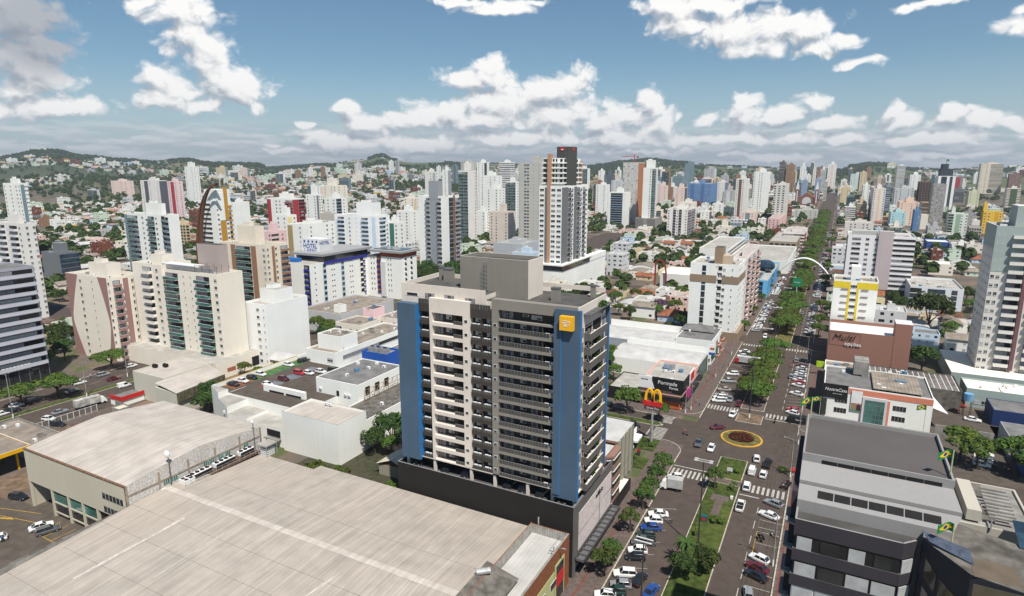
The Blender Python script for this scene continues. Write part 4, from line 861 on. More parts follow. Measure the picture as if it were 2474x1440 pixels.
    b = sp('blue_plant_room', 'saturated blue plant room with rooftop fans beside the clinic', 'plant room', -143.6, -132.8, 161.5, 169, 12.2, mat('blue_render', hexc('1d52a6'), .8, .05), CONC, par=.8)
    for i in range(3): part('fan', b.root, lambda m: (m.box(-142 + i * 2.9, -140.2 + i * 2.9, 163, 165.5, 11.4, 13.4, STEEL), m.tube((-141.1 + i * 2.9, 164.2, 13.4), (-141.1 + i * 2.9, 164.2, 13.6), .7, .7, DARKO, 10)))
    sp('low_link_roof', 'low grey flat roof between blue plant room and clinic', 'hall', -147.6, -118, 170, 196, 7.5, WHITE, RGREY, par=.3)
    sp('low_grey_roof', 'flat grey roof just behind the grey-roofed wing', 'hall', -148, -134.6, 152.6, 161, 7.2, WHITE, RGREY, par=.3)
deck_block()
def left_side():
    b = sp('grey_corrugated_warehouse', 'grey warehouse with stained corrugated fascia beside the left street', 'warehouse', -202, -186, 116, 134, 9.2, wallm('b9b6a8'), HALL2, par=.3)
    for i in range(2): part('exhaust', b.root, lambda m: m.tube((-200 + i * 2.6, 122 + i * 2, 9.6), (-198.6 + i * 2.6, 122 + i * 2, 9.6), .7, .7, DARKO, 10))
    t = thing('rusty_fascia_warehouse', 'warehouse with sloping pale roof and rusty ribbed fascia facing the white deck', 'warehouse', (-180, 122, 0))
    part('roof', t, lambda m: m.face([(-186, 113, 8.6), (-173.8, 112, 7.4), (-176.5, 131, 7.4), (-186, 133, 8.6)], HALL2)); RU = mat('rusty_ribbed_fascia', (.19, .17, .10), .85, .35, .9, wave=('Y', 1.1, .1, .4), streak=.6)
    part('fascia', t, lambda m: m.prism([(-173.9, 112), (-173.5, 112), (-176.2, 131), (-176.6, 131)], 4.6, 7.5, RU)); part('wall', t, lambda m: m.prism([(-186, 113), (-174.2, 112.2), (-176.8, 131), (-186, 133)], 0, 7.2, wallm('b9b6a8'))); FOOT.append((-203, -173, 111, 135))
    t = thing('service_canopy', 'petrol-station canopy with brown top and broad yellow edge at the left border', 'fuel canopy', (-190, 66, 0)); YB = mat('yellow_canopy_edge', hexc('e0a800'), .5, .03)
    x0, x1, y0, y1 = -200, -176.2, 60.0, 73.4; part('canopy_roof', t, lambda m: m.box(x0, x1, y0, y1, 5.9, 6.05, RFC)); m = MB()
    m.box(x0, x1, y0 - .15, y0, 5.2, 6.25, YB, top=WHITEP); m.box(x1, x1 + .15, y0 - .15, y1, 5.2, 6.25, YB, top=WHITEP); m.box(x0, x1, y1, y1 + .15, 5.2, 6.25, YB, top=WHITEP); m.build('yellow_edge', t)
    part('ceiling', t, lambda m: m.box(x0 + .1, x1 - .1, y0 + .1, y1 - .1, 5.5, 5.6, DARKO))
    for x in (-178.5, -188): 
        for y in (63, 71): part('column', t, lambda m: m.box(x, x + .4, y, y + .4, 0, 5.5, YB))
    sp('flat_brown_roof_shop', 'low shop with flat brown roof behind the yellow-edged canopy', 'shop', -203, -177, 75, 83, 4.8, CONC, RFC, par=.5)
    m = MB(); m.box(-200, -176, 83.2, 106, .0, .03, BARE, skip='d'); m.box(-176, -164, 62, 106, 0, .03, BARE, skip='d'); tag(m.build('yard'), kind='structure')
    sp('gate_hut', 'small hut with overhanging cream roof by the yard gate', 'hut', -191.8, -188.2, 102.5, 106, 3.0, CONC, mat('cream_roof', (.6, .54, .42), .8), par=.2)
    m = MB()
    for i in range(12): y = 84 + i * 1.7; m.box(-200.6, -200.45, y, y + .15, 0, 2.4, FRAME)
    m.box(-200.6, -200.5, 84, 103, .0, .5, CONC); m.box(-200.58, -200.5, 84, 103, 2.2, 2.3, FRAME); tag(m.build('yard_fence'), 'white post fence between dirt yard and left street', 'fence')
    m = MB(); m.prism([(-197, 106.5), (-196.7, 106.5), (-176.7, 104.5), (-177, 104.5)], 0, 3.2, CONC); tag(m.build('yard_wall'), 'grey rendered boundary wall behind the gate hut', 'wall')
    m = MB()
    m.box(-181.5, -181.2, 96, 102, 0, 1.5, CONC); m.box(-187, -181.5, 95.8, 96.1, 0, 1.5, CONC); m.tube((-186, 98, 1.2), (-182.5, 98, 1.2), 1.0, 1.0, STEEL, 14); m.tube((-184, 100.5, .6), (-184, 100.5, 1.6), .7, .7, BLUEP, 12); tag(m.build('tank_enclosure'), 'horizontal grey tank in a low walled pen in the dirt yard', 'tank')
    t = thing('red_band_shop', 'small red-banded shop roof squeezed against the grey warehouse', 'shop', (-204, 113, 0)); part('wall', t, lambda m: m.box(-203, -197, 108.5, 115.8, 0, 2.6, WHITE, top=RGREY)); part('red_fascia', t, lambda m: (m.box(-203.1, -196.9, 108.3, 108.5, 2.0, 3.4, RED), m.box(-196.9, -196.7, 108.3, 115.8, 2, 3.4, RED)))
    m = MB(); Z = .03
    def q(a, b, w=.14):
        a = Vector((a[0], a[1], Z)); b = Vector((b[0], b[1], Z)); n = (b - a).normalized().cross(Vector((0, 0, 1))) * w / 2; m.face([a - n, b - n, b + n, a + n], LINEY)
    for i in range(6): q((-142.6 + i * 2.9, 62.6), (-142.6 + i * 2.9, 57.8))
    q((-142.6, 57.8), (-126, 57.8)); q((-166, 56), (-146.4, 60.2)); q((-166, 58), (-150, 62.5)); q((-162, 64), (-156, 70)); q((-168, 66), (-160, 74)); q((-165, 60.6), (-160, 58.5), .5); q((-157, 57), (-153, 58.6), .5)
    for i in range(9): m.face([(-158 + i * .85, 51.5, Z), (-157.55 + i * .85, 51.5, Z), (-157.2 + i * .85, 54.3, Z), (-157.65 + i * .85, 54.3, Z)], LINE)
    m.face([(-158, 50.9, Z), (-149, 51.2, Z), (-149, 51.4, Z), (-158, 51.1, Z)], LINE)
    tag(m.build('parking_markings'), kind='structure'); m = MB(); m.box(-176, -119, 20, 63.3, 0, .02, ASPHL, skip='d'); m.box(-155, -119, 63.3, 96, 0, .02, ASPHL, skip='d'); tag(m.build('mall_parking'), kind='structure')
    FOOT.append((-204, -119, 20, 108))
left_side()
def right_side():
    # dark building in the lower right corner
    t = thing('charcoal_office', 'charcoal apartment block with big grey-brown roof and banded windows at the lower right corner', 'apartment building', (6, 76, 0)); LM.append(('the charcoal corner block', 6, 78))
    RB = mat('brownish_roof_membrane', (.115, .105, .10), .9, .15, .12, tint=.5, tintcol=(.085, .077, .075), spec=.2); LG = wallm('8d8b8a', 1.); CH = mat('charcoal_render', hexc('353238'), .85, .08, .3, streak=.2)
    XL, XR = -.9, 13.4
    m = MB(); m.box(XL, XR, 73.3, 86.2, 0, 42.9, LG, top=RB, skip='d')
    m.box(XL, XL + .2, 73.3, 86.2, 42.9, 43.35, LG); m.box(XR - .2, XR, 73.3, 86.2, 42.9, 43.35, LG); m.box(XL + .2, XR - .2, 86, 86.2, 42.9, 43.35, LG); m.box(XL + .2, XR - .2, 73.3, 73.5, 42.9, 43.35, LG); m.build('upper_block', t)
    m = MB(); m.face([(XL, 70.7, 41.3), (XR + .5, 70.7, 41.3), (XR, 73.3, 42.4), (XL, 73.3, 42.4)], LG); m.box(XL, XR + .5, 70.55, 70.7, 40.9, 41.3, LG); m.face([(XL, 68.9, 39.8), (XR - .3, 68.9, 39.8), (XR + .5, 70.5, 40.9), (XL, 70.5, 40.9)], LG); m.box(XL, XR - .3, 68.9, 73.3, 0, 39.8, LG); m.box(XL, XR, 70.6, 73.2, 39.8, 41, LG); m.build('stepped_roof', t)
    for i in range(7):
        part('clerestory_window', t, lambda m: m.box(XL + 2 + i * 1.62, XL + 3.55 + i * 1.62, 73.26, 73.3, 42.44, 42.85, DARKO))
        part('clerestory_window', t, lambda m: m.face([(XL + 1.9 + i * 1.61, 69.35, 40.16), (XL + 3.4 + i * 1.61, 69.35, 40.16), (XL + 3.4 + i * 1.61, 70.1, 40.67), (XL + 1.9 + i * 1.61, 70.1, 40.67)], DARKO))
    yb = 66.3; Pg = [(XL, yb), (8.9, yb), (10.1, yb + 1.2), (10.1, 69), (XL, 69)]
    m = MB()
    for k in range(9):
        z = 38.4 - 3.0 * k; m.prism(Pg, z - 1.3, z, CH, top=RDARK, bottom=True)
        if k == 0:
            for (a, b) in zip(Pg, Pg[1:3]):
                n = Vector((b[0] - a[0], b[1] - a[1], 0)).normalized().cross(Vector((0, 0, -1))) * .2; m.prism([a, b, (b[0] + n.x, b[1] + n.y), (a[0] + n.x, a[1] + n.y)], z, z + .45, CH, top=LG)
            m.box(XL, XL + .2, yb + .2, 69, z, z + .45, CH, top=LG)
    m.prism([(XL + .2, yb + .25), (8.75, yb + .25), (9.85, yb + 1.3), (9.85, 69), (XL + .2, 69)], 0, 38, GLASS); m.build('banded_wall', t)
    xs = [XL + .25, XL + 2.5, XL + 5.1, XL + 7.4, 8.8]
    for k in range(8):
        z = 34.1 - 3.0 * k
        for i, (a, b) in enumerate(zip(xs, xs[1:])):
            bl = (k >= 2) or i in (0, 2) or (k == 1 and i == 3)
            part('window', t, lambda m: (m.box(a + .04, b - .04, yb + .12, yb + .2, z + 1.08, z + 2.9, BLACKP if k < 2 else FRAME), m.box(a + .12, b - (.12 if k >= 1 else .7), yb + .07, yb + .12, z + 1.2, z + 2.75, BLIND if bl else GLASS)))
        part('window', t, lambda m: m.prism([(9.0, yb + .18), (9.95, yb + 1.1), (9.9, yb + 1.2), (8.92, yb + .26)], z + 1.2, z + 2.75, BLIND))
        part('side_ledge', t, lambda m: m.prism([(XL - 1., 68.8), (XL, 68.3), (XL, 72.2), (XL - 1., 71.8)], z + 2.8, z + 3.0, LG, bottom=True))
    part('dark_side_bay', t, lambda m: m.box(XL - .6, XL, 69.4, 85.5, 0, 40.4, CH)); FOOT.append((-4, 24, 55, 140)); FOOT.append((1, 62, 141, 204)); FOOT.append((27, 44, 246, 262))
    # second dark wing with slanted glass, further right
    t = thing('slanted_dark_building', 'dark blue-grey building with slanted glazed wall right of the charcoal block', 'office building', (14, 66, 0)); DB = mat('blue_black_render', hexc('2c2e36'), .7, .08, .3); SG = mat('bronze_reflective_glass', (.10, .085, .06), .1, .3, .3, spec=1.)
    m = MB(); m.prism([(10.5, 67.3), (13.7, 62.8), (18, 61.7), (21.1, 69.4), (11.2, 73.1)], 0, 39.3, DB, top=CONCD); m.build('wall', t)
    part('solar_canopy', t, lambda m: m.face([(10.3, 67.7, 40.0), (10.9, 66.5, 39.6), (14.2, 64.4, 39.4), (13.9, 65.8, 40.1)], mat('solar_glass', (.09, .11, .15), .15, .2, 2.)))
    a, b = Vector((10.5, 67.3, 0)), Vector((13.7, 62.8, 0)); d = (b - a).normalized(); n = Vector((d.y, -d.x, 0))
    if n.y > 0: n = -n
    for (s0, s1, z0, z1) in ((.7, 2.1, 35.2, 37.6), (.7, 2.1, 32.4, 34.6), (2.5, 4.8, 34.2, 36.7), (2.5, 4.8, 31.4, 33.6)):
        p, q = a + d * s0 + n * .04, a + d * s1 + n * .04; part('slanted_window', t, lambda m: m.face([(p.x, p.y, z0 + .3), (q.x, q.y, z0 - .3), (q.x, q.y, z1 - .7), (p.x, p.y, z1)], SG))
    part('glass_balustrade', t, lambda m: (m.box(13.7, 18, 61.5, 61.54, 37.4, 39.2, SG), m.box(13.9, 17.4, 62.6, 65.8, 39.31, 39.32, mat('brown_terrace', (.13, .10, .07), .9))))
    b = sp('stepped_terrace_house', 'pale concrete terraces with pergola beams and solar panels right of the charcoal block', 'apartment building', 14, 21.2, 74.1, 85, 38.6, wallm('a9a498'), CONC, par=.25)
    for i in range(9): part('pergola_beam', b.root, lambda m: m.box(17.1, 19.5, 75.3 + i * .7, 75.6 + i * .7, 39.1 + i * .07, 39.3 + i * .07, CONC))
    for i in range(2): part('solar_panel', b.root, lambda m: m.face([(18.5 + i * .2, 69.6 + i * 2.5, 39.4), (21 + i * .2, 69.6 + i * 2.5, 39.4), (21 + i * .2, 71.6 + i * 2.5, 40), (18.5 + i * .2, 71.6 + i * 2.5, 40)], GLASSB))
    part('wall', b.root, lambda m: m.box(15.1, 16.4, 75, 82.5, 38.6, 39.8, wallm('a9a498'))); part('pool_wall', b.root, lambda m: m.box(21.7, 27.3, 73.2, 79.4, 0, 37.8, wallm('b5b0a2'), top=CONC))
    m = MB(); m.box(1.4, 34, 88, 150, 0, .05, PAVE, skip='d'); tag(m.build('corner_plaza'), kind='structure')
    # white shop building with black fascia
    b = sp('white_shop_building', 'white shop building with orange band, black fascia lettering and glazed entrance', 'shop building', 1.4, 29.6, 204.5, 226, 10.2, WHITE, RGREY, par=.5, done=False); r = b.root; LM.append(('the white shop building', 15, 205))
    OR = mat('salmon_band', hexc('cf8166'), .8, .05)
    b.done(); y = 204.5; part('salmon_band', r, lambda m: m.box(8.2, 29.6, y - .08, y, 8.2, 9.9, OR)); part('black_fascia', r, lambda m: (m.box(1.2, 8.0, y - .25, y - .05, 6.2, 10.6, BLACKP), m.box(1.1, 1.4, y, 222, 3.5, 9.5, BLACKP)))
    put(text('NostraCasa', 1.35, WHITEP, (4.7, y - .3, 8.9), FR, .03, sx=.92, shear=.2), r); put(text('moveis planejados', .35, WHITEP, (5.2, y - .3, 7.7), FR, .02), r)
    for (x, z) in ((6.4, 5.0), (6.4, 1.8), (21.6, 5.0), (21.6, 1.8)):
        part('window', r, lambda m: (m.box(x - 1.7, x + 1.7, y - .06, y, z, z + 1.6, FRAME), [m.box(x - 1.65 + i * .84, x - .9 + i * .84, y - .1, y, z + .08, z + 1.5, GLASS) for i in range(4)]))
    part('glazed_entrance', r, lambda m: (m.box(12, 18.4, y - .5, y, 0, 8.0, LGREY), m.box(12.7, 17.8, y - .56, y - .5, 0, 7.2, GLASSG), [m.box(12.7 + i * 1.0, 12.78 + i * 1.0, y - .62, y - .5, 0, 7.2, ALU) for i in range(6)], [m.box(12.7, 17.8, y - .62, y - .5, 1.4 + i * 1.4, 1.46 + i * 1.4, ALU) for i in range(5)]))
    part('salmon_pier', r, lambda m: m.box(18.5, 19.1, y - .08, y, 0, 7.6, OR)); bn = part('banner', r, lambda m: (m.box(9.0, 11.9, y - .3, y - .2, 3.2, 9.4, WHITEP), m.box(9.1, 11.8, y - .33, y - .3, 3.3, 5.6, mat('banner_brown', (.32, .2, .13), .6)), m.box(10.6, 11.7, y - .35, y - .33, 3.4, 5.2, mat('banner_plum', (.06, .02, .05), .6)), m.box(9.0, 11.9, y - .34, y - .3, 3.2, 3.6, mat('banner_green', (.06, .3, .12), .6)), m.blob((11.2, y - .3, 5.5), (.35, .1, .4), mat('banner_skin', (.45, .25, .18), .6), 8, 5)))
    for i in range(4): part('facade_box', r, lambda m: m.box(1.2, 2.6, y - .5, y - .1, .6 + i * 1.35, 1.7 + i * 1.35, CHAR))
    part('grey_roof_rear', r, lambda m: m.box(14.5, 27, 206, 224, 10.3, 10.5, RFC)); part('roof_tank_room', r, lambda m: m.box(9.4, 13.5, 219, 226, 10.2, 14.5, CONC)); part('white_lean_to', r, lambda m: m.face([(29.8, 208, 6.5), (34, 208, 5.2), (32, 222, 5.2), (28, 222, 6.8)], WHITEP))
    sp('long_grey_roof', 'long weathered roof with closely spaced white ribs behind the white shop building', 'warehouse', 13, 40, 228, 246, 6.4, CONCD, mat('ribbed_roof', (.15, .125, .11), .9, .3, .5, wave=('X', 1.6, .1, .0), tint=.4, tintcol=(.3, .28, .26)), par=.3)
    t = bpy.data.objects.get('long_grey_roof')
    for i in range(17): part('roof_rib', t, lambda m: m.box(13.6 + i * 1.6, 13.8 + i * 1.6, 228.4, 245.6, 5.95, 6.12, LGREY))
    sp('small_store_front', 'small shop with orange front and lime sign between mauve wall and white shop', 'shop', 1.2, 13, 228, 250, 5.2, WHITE, RFC, F='', S='', par=.5)
    o = bpy.data.objects['small_store_front']; part('lime_sign', o, lambda m: m.box(-1.6, 1.0, 246, 246.3, 3.2, 5.4, mat('lime_panel', (.42, .62, .02), .5))); part('orange_front', o, lambda m: m.box(3.5, 8, 227.85, 228, .2, 3.5, mat('orange_panel', (.5, .12, .03), .6)))
    # mauve shop with cut-out lettering and yellow-striped block behind
    b = sp('mauve_shop', 'mauve-brown windowless shop wall with black script lettering', 'shop building', 1.5, 27.6, 254.5, 274, 15.6, wallm('8a6558'), WHITEP, par=1.2, done=False); r = b.root; b.done()
    part('mauve_fin', r, lambda m: m.box(22.4, 27.65, 254.4, 262, 0, 20.4, wallm('8a6558'), top=LGREY)); put(text('Multi', 3.1, BLACKP, (6.2, 254.3, 13.2), FR, .05, sx=1.15, shear=.35), r); put(text('opções', 1.9, WHITEP, (9.6, 254.15, 11.0), FR, .05), r)
    part('sign_outline', r, lambda m: [m.box(*q, 254.44, 254.5, *z, BLACKP) for q, z in (((1.9, 11.8), (14.85, 14.9)), ((1.9, 11.8), (10.1, 10.15)), ((1.9, 1.95), (10.1, 14.9)), ((11.75, 11.8), (10.1, 14.9)))])
    yw = mat('yellow_stripe_paint', hexc('d9c02a'), .8, .04); b = sp('yellow_striped_block', 'white block with yellow stripes and yellow top band above the mauve shop', 'apartment building', 1.4, 16.8, 276, 290, 31.5, WHITE, RFC, par=1., done=False); r = b.root; y = 276
    part('yellow_band', r, lambda m: m.box(1.4, 6.6, y - .06, y, 28.2, 30.8, yw)); part('yellow_band', r, lambda m: m.box(10.4, 16.8, y - .06, y, 28.2, 30.8, yw)); part('yellow_stripe', r, lambda m: m.box(6.6, 7.4, y - .07, y, 12, 30.8, yw)); part('yellow_stripe', r, lambda m: m.box(9.6, 10.4, y - .07, y, 12, 30.8, yw))
    for k in range(6):
        z = 14 + k * 2.7; b.items.append(('window', 'w', 1.6, 2.7, WHITE, WHITE, 0, 8.0, y - .01, z, 0)); b.items.append(('window', 'w', 1.6, 2.7, WHITE, WHITE, 0, 9.1, y - .01, z, 0))
        for x in (4.2, 11.2): part('ledge', r, lambda m: m.box(x, x + 2.5, y - .3, y, z + .2, z + .5, wallm('8a7462')))
    b.done(); part('roof_house', r, lambda m: m.box(7.2, 10.4, 280, 286, 31, 36.5, WHITE))
    # yards and sheds on the right
    m = MB(); m.box(30, 52, 176, 230, 0, .03, ASPHL, skip='d'); tag(m.build('rear_parking'), kind='structure')
    m = MB(); m.box(30.5, 44, 202.5, 202.8, 0, 3.4, CONC); tag(m.build('retaining_wall'), 'stained grey retaining wall between two rear parking yards', 'wall')
    b = sp('playground_shed', 'long grey-roofed shed with open blue front beside the playground', 'shed', 46.5, 70, 219, 230, 5, mat('navy_wall', (.012, .03, .12), .7), RGREY, par=.1)
    sp('corrugated_grey_shed', 'grey corrugated shed in front of the playground umbrellas', 'shed', 46, 66, 195, 208, 5.4, mat('ribbed_grey_wall', (.36, .37, .38), .6, .1, 1., wave=('X', .5, .1, .25)), RGREY, par=.1)
    sp('cobalt_wall_house', 'house with cobalt-blue painted wall at the right edge', 'house', 47, 58, 183, 193.5, 4.6, mat('cobalt_wall', (.03, .10, .38), .7, .1), RFC, par=.2)
    sp('grey_green_workshop', 'long grey-green workshop with rows of small windows behind the playground shed', 'workshop', 42, 70, 234, 246, 6.2, wallm('93a09b'), CREAM, F='.www.wwww.wwww', par=.5, fh=5)
    for i, (x, y, c, l) in enumerate(((53.4, 212.5, (.03, .32, .14), 'green'), (57.2, 211.8, (.22, .42, .5), 'pale blue'))):
        u = thing('sunshade', '%s playground umbrella on the lawn by the blue-fronted shed' % l, 'umbrella', (x, y, 0)); part('pole', u, lambda m: m.tube((x, y, 0), (x, y, 2.3), .06, .06, FRAME)); part('canopy', u, lambda m: m.loft([[(x + r_ * math.cos(a * .785), y + r_ * math.sin(a * .785), z) for a in range(8)] for r_, z in ((1.5, 2.0), (.05, 2.9))], mat('umbrella_' + l[:4], c, .7)))
    m = MB(); m.box(46, 64, 208.5, 218.5, 0, .03, GRASS, skip='d'); tag(m.build('playground_lawn'), kind='structure')
    t = thing('water_tower', 'light blue water tank on a rusty frame between the yards', 'water tank', (41, 224, 0)); part('tank', t, lambda m: m.tube((41, 224, 5.2), (41, 224, 7.4), 1.15, 1.25, mat('light_blue_tank', hexc('6fa3c8'), .6), 16))
    for dx in (-.9, .9):
        for dy in (-.9, .9): part('leg', t, lambda m: m.box(41 + dx - .08, 41 + dx + .08, 224 + dy - .08, 224 + dy + .08, 0, 5.2, mat('rusty_steel', (.14, .08, .05))))
right_side()
def mid_street():
    # stepped apartment behind the podium
    t = thing('bay_balcony_house', 'four-storey house with brown angled balconies just behind the tower podium', 'apartment building', (-45, 126, 0)); BR = wallm('84675a'); LM.append(('the brown-balcony house', -42, 126))
    m = MB(); m.box(-56, -39.6, 118.5, 127.5, 0, 12.4, WHITE, skip='d', top=RMET); m.box(-56, -39.3, 118.3, 127.6, 12.4, 14.0, BR, top=BR, skip='t'); m.box(-55.7, -39.6, 118.6, 127.3, 13, 13.1, RMET); m.box(-56, -39.6, 127.6, 141.5, 0, 13.4, wallm('7d7a68'), top=RMET, skip='d'); m.build('wall', t)
    for k in range(4):
        z = 2.2 + 2.75 * k; P_ = [(-39.6, 119.6), (-37.9, 121), (-37.9, 125.6), (-39.6, 127)]
        part('balcony', t, lambda m: (m.prism(P_, z, z + 1.15, BR, bottom=True), m.prism([(x + (.02 if x < -39 else -.05), y) for x, y in P_], z + 1.15, z + 2.2, GLASS), m.prism(P_, z + 2.2, z + 2.3, FRAME)))
        part('window', t, lambda m: (m.box(-39.62, -39.5, 118.7, 119.5, z + 1, z + 2.2, FRAME), m.box(-39.6, -39.46, 118.8, 119.4, z + 1.1, z + 2.1, GLASS)))
    part('balcony_roof', t, lambda m: m.prism([(-39.6, 119.6), (-37.9, 121), (-37.9, 125.6), (-39.6, 127)], 13.2, 13.7, BR)); part('street_parapet', t, lambda m: (m.box(-37.8, -37.5, 117.8, 133, 0, 2.9, BLACKP), m.box(-39.6, -37.8, 117.8, 133, 2.2, 2.5, CREAM)))
    for k in range(4): part('wall_fin', t, lambda m: m.box(-39.6, -39.2, 129 + k * 3, 129.6 + k * 3, 2, 13.6, wallm('9a978a')))
    FOOT.append((-57, -37, 117, 142))
    t = thing('restaurant', 'low restaurant with white awnings and red sign on its flat roof', 'restaurant', (-50, 148, 0)); part('wall', t, lambda m: m.box(-58, -43.6, 143, 158, 0, 4.4, DGREY, top=SLABR, skip='d')); part('parapet', t, lambda m: (m.box(-58, -43.4, 142.7, 143, 3.6, 5.1, WHITE), m.box(-43.6, -43.4, 143, 158, 3.6, 5.1, WHITE), m.box(-58, -43.6, 157.7, 158, 4.4, 5.0, DGREY)))
    for y in (144.5, 152.5): part('awning', t, lambda m: m.prism([(-43.4, y), (-41.6, y), (-41.6, y + 4.8), (-43.4, y + 4.8)], 2.9, 3.5, WHITEP, bottom=True))
    part('red_sign', t, lambda m: m.box(-45.2, -44.9, 150.5, 153.6, 4.6, 7.2, RED)); part('roof_unit', t, lambda m: (m.box(-57, -53.2, 147, 150.6, 4.4, 8.2, wallm('7e8b7c')), m.box(-56.4, -53.8, 146.9, 147, 5, 7, DARKO))); part('roof_fan', t, lambda m: (m.blob((-49.8, 151, 5.3), (.9, .9, .9), WHITEP, 10, 6), m.box(-50.4, -48, 150, 152, 4.4, 5.2, DGREY)))
    FOOT.append((-59, -38, 142, 159)); m = MB(); m.box(-43.4, -37.7, 144.4, 150.4, .145, .2, GRASS); m.box(-43.4, -38, 155.4, 162.8, .145, .2, GRASS); tag(m.build('restaurant_lawn'), kind='structure')
    # tall double-arch sign
    X, Y = -39.9, 160.3; t = thing('arch_sign', 'tall pole sign with yellow double arch over a red bar and dark plate', 'pole sign', (X, Y, 0)); LM.append(('the yellow arch sign', X, Y))
    part('pole', t, lambda m: (m.tube((X, Y, 0), (X, Y, 5), .42, .42, STEEL, 12), m.tube((X, Y, 5), (X, Y, 9.9), .32, .3, STEEL, 12)))
    part('red_bar', t, lambda m: m.box(X - 2.7, X + 2.5, Y - .35, Y + .35, 11.0, 12.3, RED)); pl = part('dark_plate', t, lambda m: m.box(X - 2.3, X + 1.9, Y - .28, Y + .28, 9.9, 11.0, CHAR)); put(text('Drive-Thru', .75, WHITEP, (X + .1, Y - .31, 10.4), FR, .02), pl)
    AR = mat('arch_yellow', hexc('f2b705'), .45, .02); m = MB()
    for s_ in (-1, 1):
        pts = []
        for i in range(15):
            a = math.pi * i / 14; pts.append((X + s_ * 1.02 - math.cos(a) * 1.02, 12.3 + 3.4 * math.sin(a) ** .72))
        for (a, b) in zip(pts, pts[1:]):
            d = Vector((b[0] - a[0], 0, b[1] - a[1])); n = Vector((-d.z, 0, d.x)).normalized() * .28
            m.loft([[(p[0] - n.x, Y - .3, p[1] - n.z), (p[0] + n.x, Y - .3, p[1] + n.z), (p[0] + n.x, Y + .3, p[1] + n.z), (p[0] - n.x, Y + .3, p[1] - n.z)] for p in (a, b)], AR)
    m.box(X - 2.32, X - 1.76, Y - .3, Y + .3, 11.2, 12.5, AR); m.box(X - .28, X + .28, Y - .3, Y + .3, 11.2, 12.5, AR); m.box(X + 1.76, X + 2.32, Y - .3, Y + .3, 11.2, 12.5, AR); m.build('yellow_arches', t)
    # black-billboard shop on the corner
    b = sp('billboard_shop', 'two-storey salmon corner shop under a wide black and white billboard', 'shop building', -51.5, -37.9, 189.0, 214, 7.6, wallm('d9a594'), SLABR, F='.h.h', S='h.h.h.h', fh=3.4, par=.5, done=False); r = b.root; b.done(); LM.append(('the black billboard shop', -45, 190))
    part('billboard', r, lambda m: (m.box(-47.6, -37.7, 188.5, 188.9, 5.6, 9.6, BLACKP), m.face([(-52, 188.45, 5.6), (-46.6, 188.45, 5.6), (-48, 188.45, 9.6), (-52, 188.45, 9.6)], WHITEP), m.box(-52, -47.6, 188.5, 188.9, 5.6, 9.6, WHITEP)))
    put(text('Pormade', 1.7, WHITEP, (-42.6, 188.4, 8.1), FR, .03), r); put(text('Portas', 1.1, WHITEP, (-40.6, 188.4, 6.7), FR, .03), r); put(text('PORMADE', .5, DGREY, (-50, 188.4, 8.5), FR, .03), r)
    part('side_billboard', r, lambda m: (m.box(-37.8, -37.5, 189, 197, 5.6, 9.4, BLACKP), m.box(-37.8, -37.5, 197.4, 205, 5.6, 9.4, WHITEP), m.box(-37.5, -37.4, 199, 204, 6.2, 9, RED))); part('dark_awning', r, lambda m: (m.box(-38, -36.3, 188, 214, 3.0, 4.2, BLACKP), m.box(-52, -38, 187.2, 189, 2.8, 4.0, BLACKP), m.box(-37, -36.2, 190, 193.5, 3.6, 6.2, mat('magenta_panel', (.5, .03, .22), .5)))); part('orange_shop_front', r, lambda m: m.box(-45.5, -38.2, 187.9, 188.1, .2, 2.8, mat('orange_panel', (.5, .12, .03))))
    part('roof_hatch', r, lambda m: m.box(-48, -44.6, 205, 207.6, 7.2, 9, STEEL)); sp('dark_side_shop', 'low shop with pale roof and black front left of the billboard shop', 'shop', -62, -51.8, 188.6, 205, 4.2, BLACKP, SLABR, par=.3)
    m = MB(); m.box(-80, -62.2, 186, 205, 0, .05, PAVE, skip='d'); m.box(-80, -62.2, 197, 203, .05, .07, GRASS, skip='d'); tag(m.build('corner_lot'), kind='structure')
    # curved white warehouses
    for nm, lb, x0, x1, y0, y1, z, hgt in (('barrel_roof_store', 'white store with low barrel roof right behind the black billboard shop', -69.5, -38.2, 214.5, 233, 6.2, 2.2), ('pale_roof_store', 'wide store with white membrane roof and grey panel side behind the barrel-roof store', -84, -52, 236, 256, 7.2, 1.2)):
        t = thing(nm, lb, 'store', ((x0 + x1) / 2, (y0 + y1) / 2, 0)); pf = [(y0 + (y1 - y0) * i / 10., z + hgt * math.sin(math.pi * i / 10.) ** .7) for i in range(11)]
        m = MB()
        for (a, za), (b_, zb_) in zip(pf, pf[1:]): m.face([(x0, a, za), (x1, a, za), (x1, b_, zb_), (x0, b_, zb_)], RMET)
        m.build('roof', t); m = MB(); m.box(x0, x1, y0, y1, 0, z, WHITE if nm[0] == 'b' else wallm('8f979b'), skip='t'); m.face([(x1, y0, 0)] + [(x1, y1, 0)] + [(x1, a, b_) for a, b_ in reversed(pf)], WHITE); m.box(x0, x1 + .2, y1, y1 + .3, 0, z + 2.6, WHITE); m.build('wall', t)
        if nm[0] == 'b': part('glass_front', t, lambda m: m.box(x1, x1 + .1, y0 + 2, y1 - 2, .2, z + .4, GLASSG)); part('sign_board', t, lambda m: (m.box(-38.1, -35.6, 233.4, 233.7, 6, 10, WHITEP), m.box(-38, -35.7, 233.3, 233.4, 6.1, 7, mat('sign_blue', (.03, .08, .35))), m.box(-37.6, -36, 233.3, 233.4, 8.2, 8.9, mat('orange_panel', (.5, .12, .03)))))
        LM.append((lb, (x0 + x1) / 2, y0)); FOOT.append((x0, x1, y0, y1))
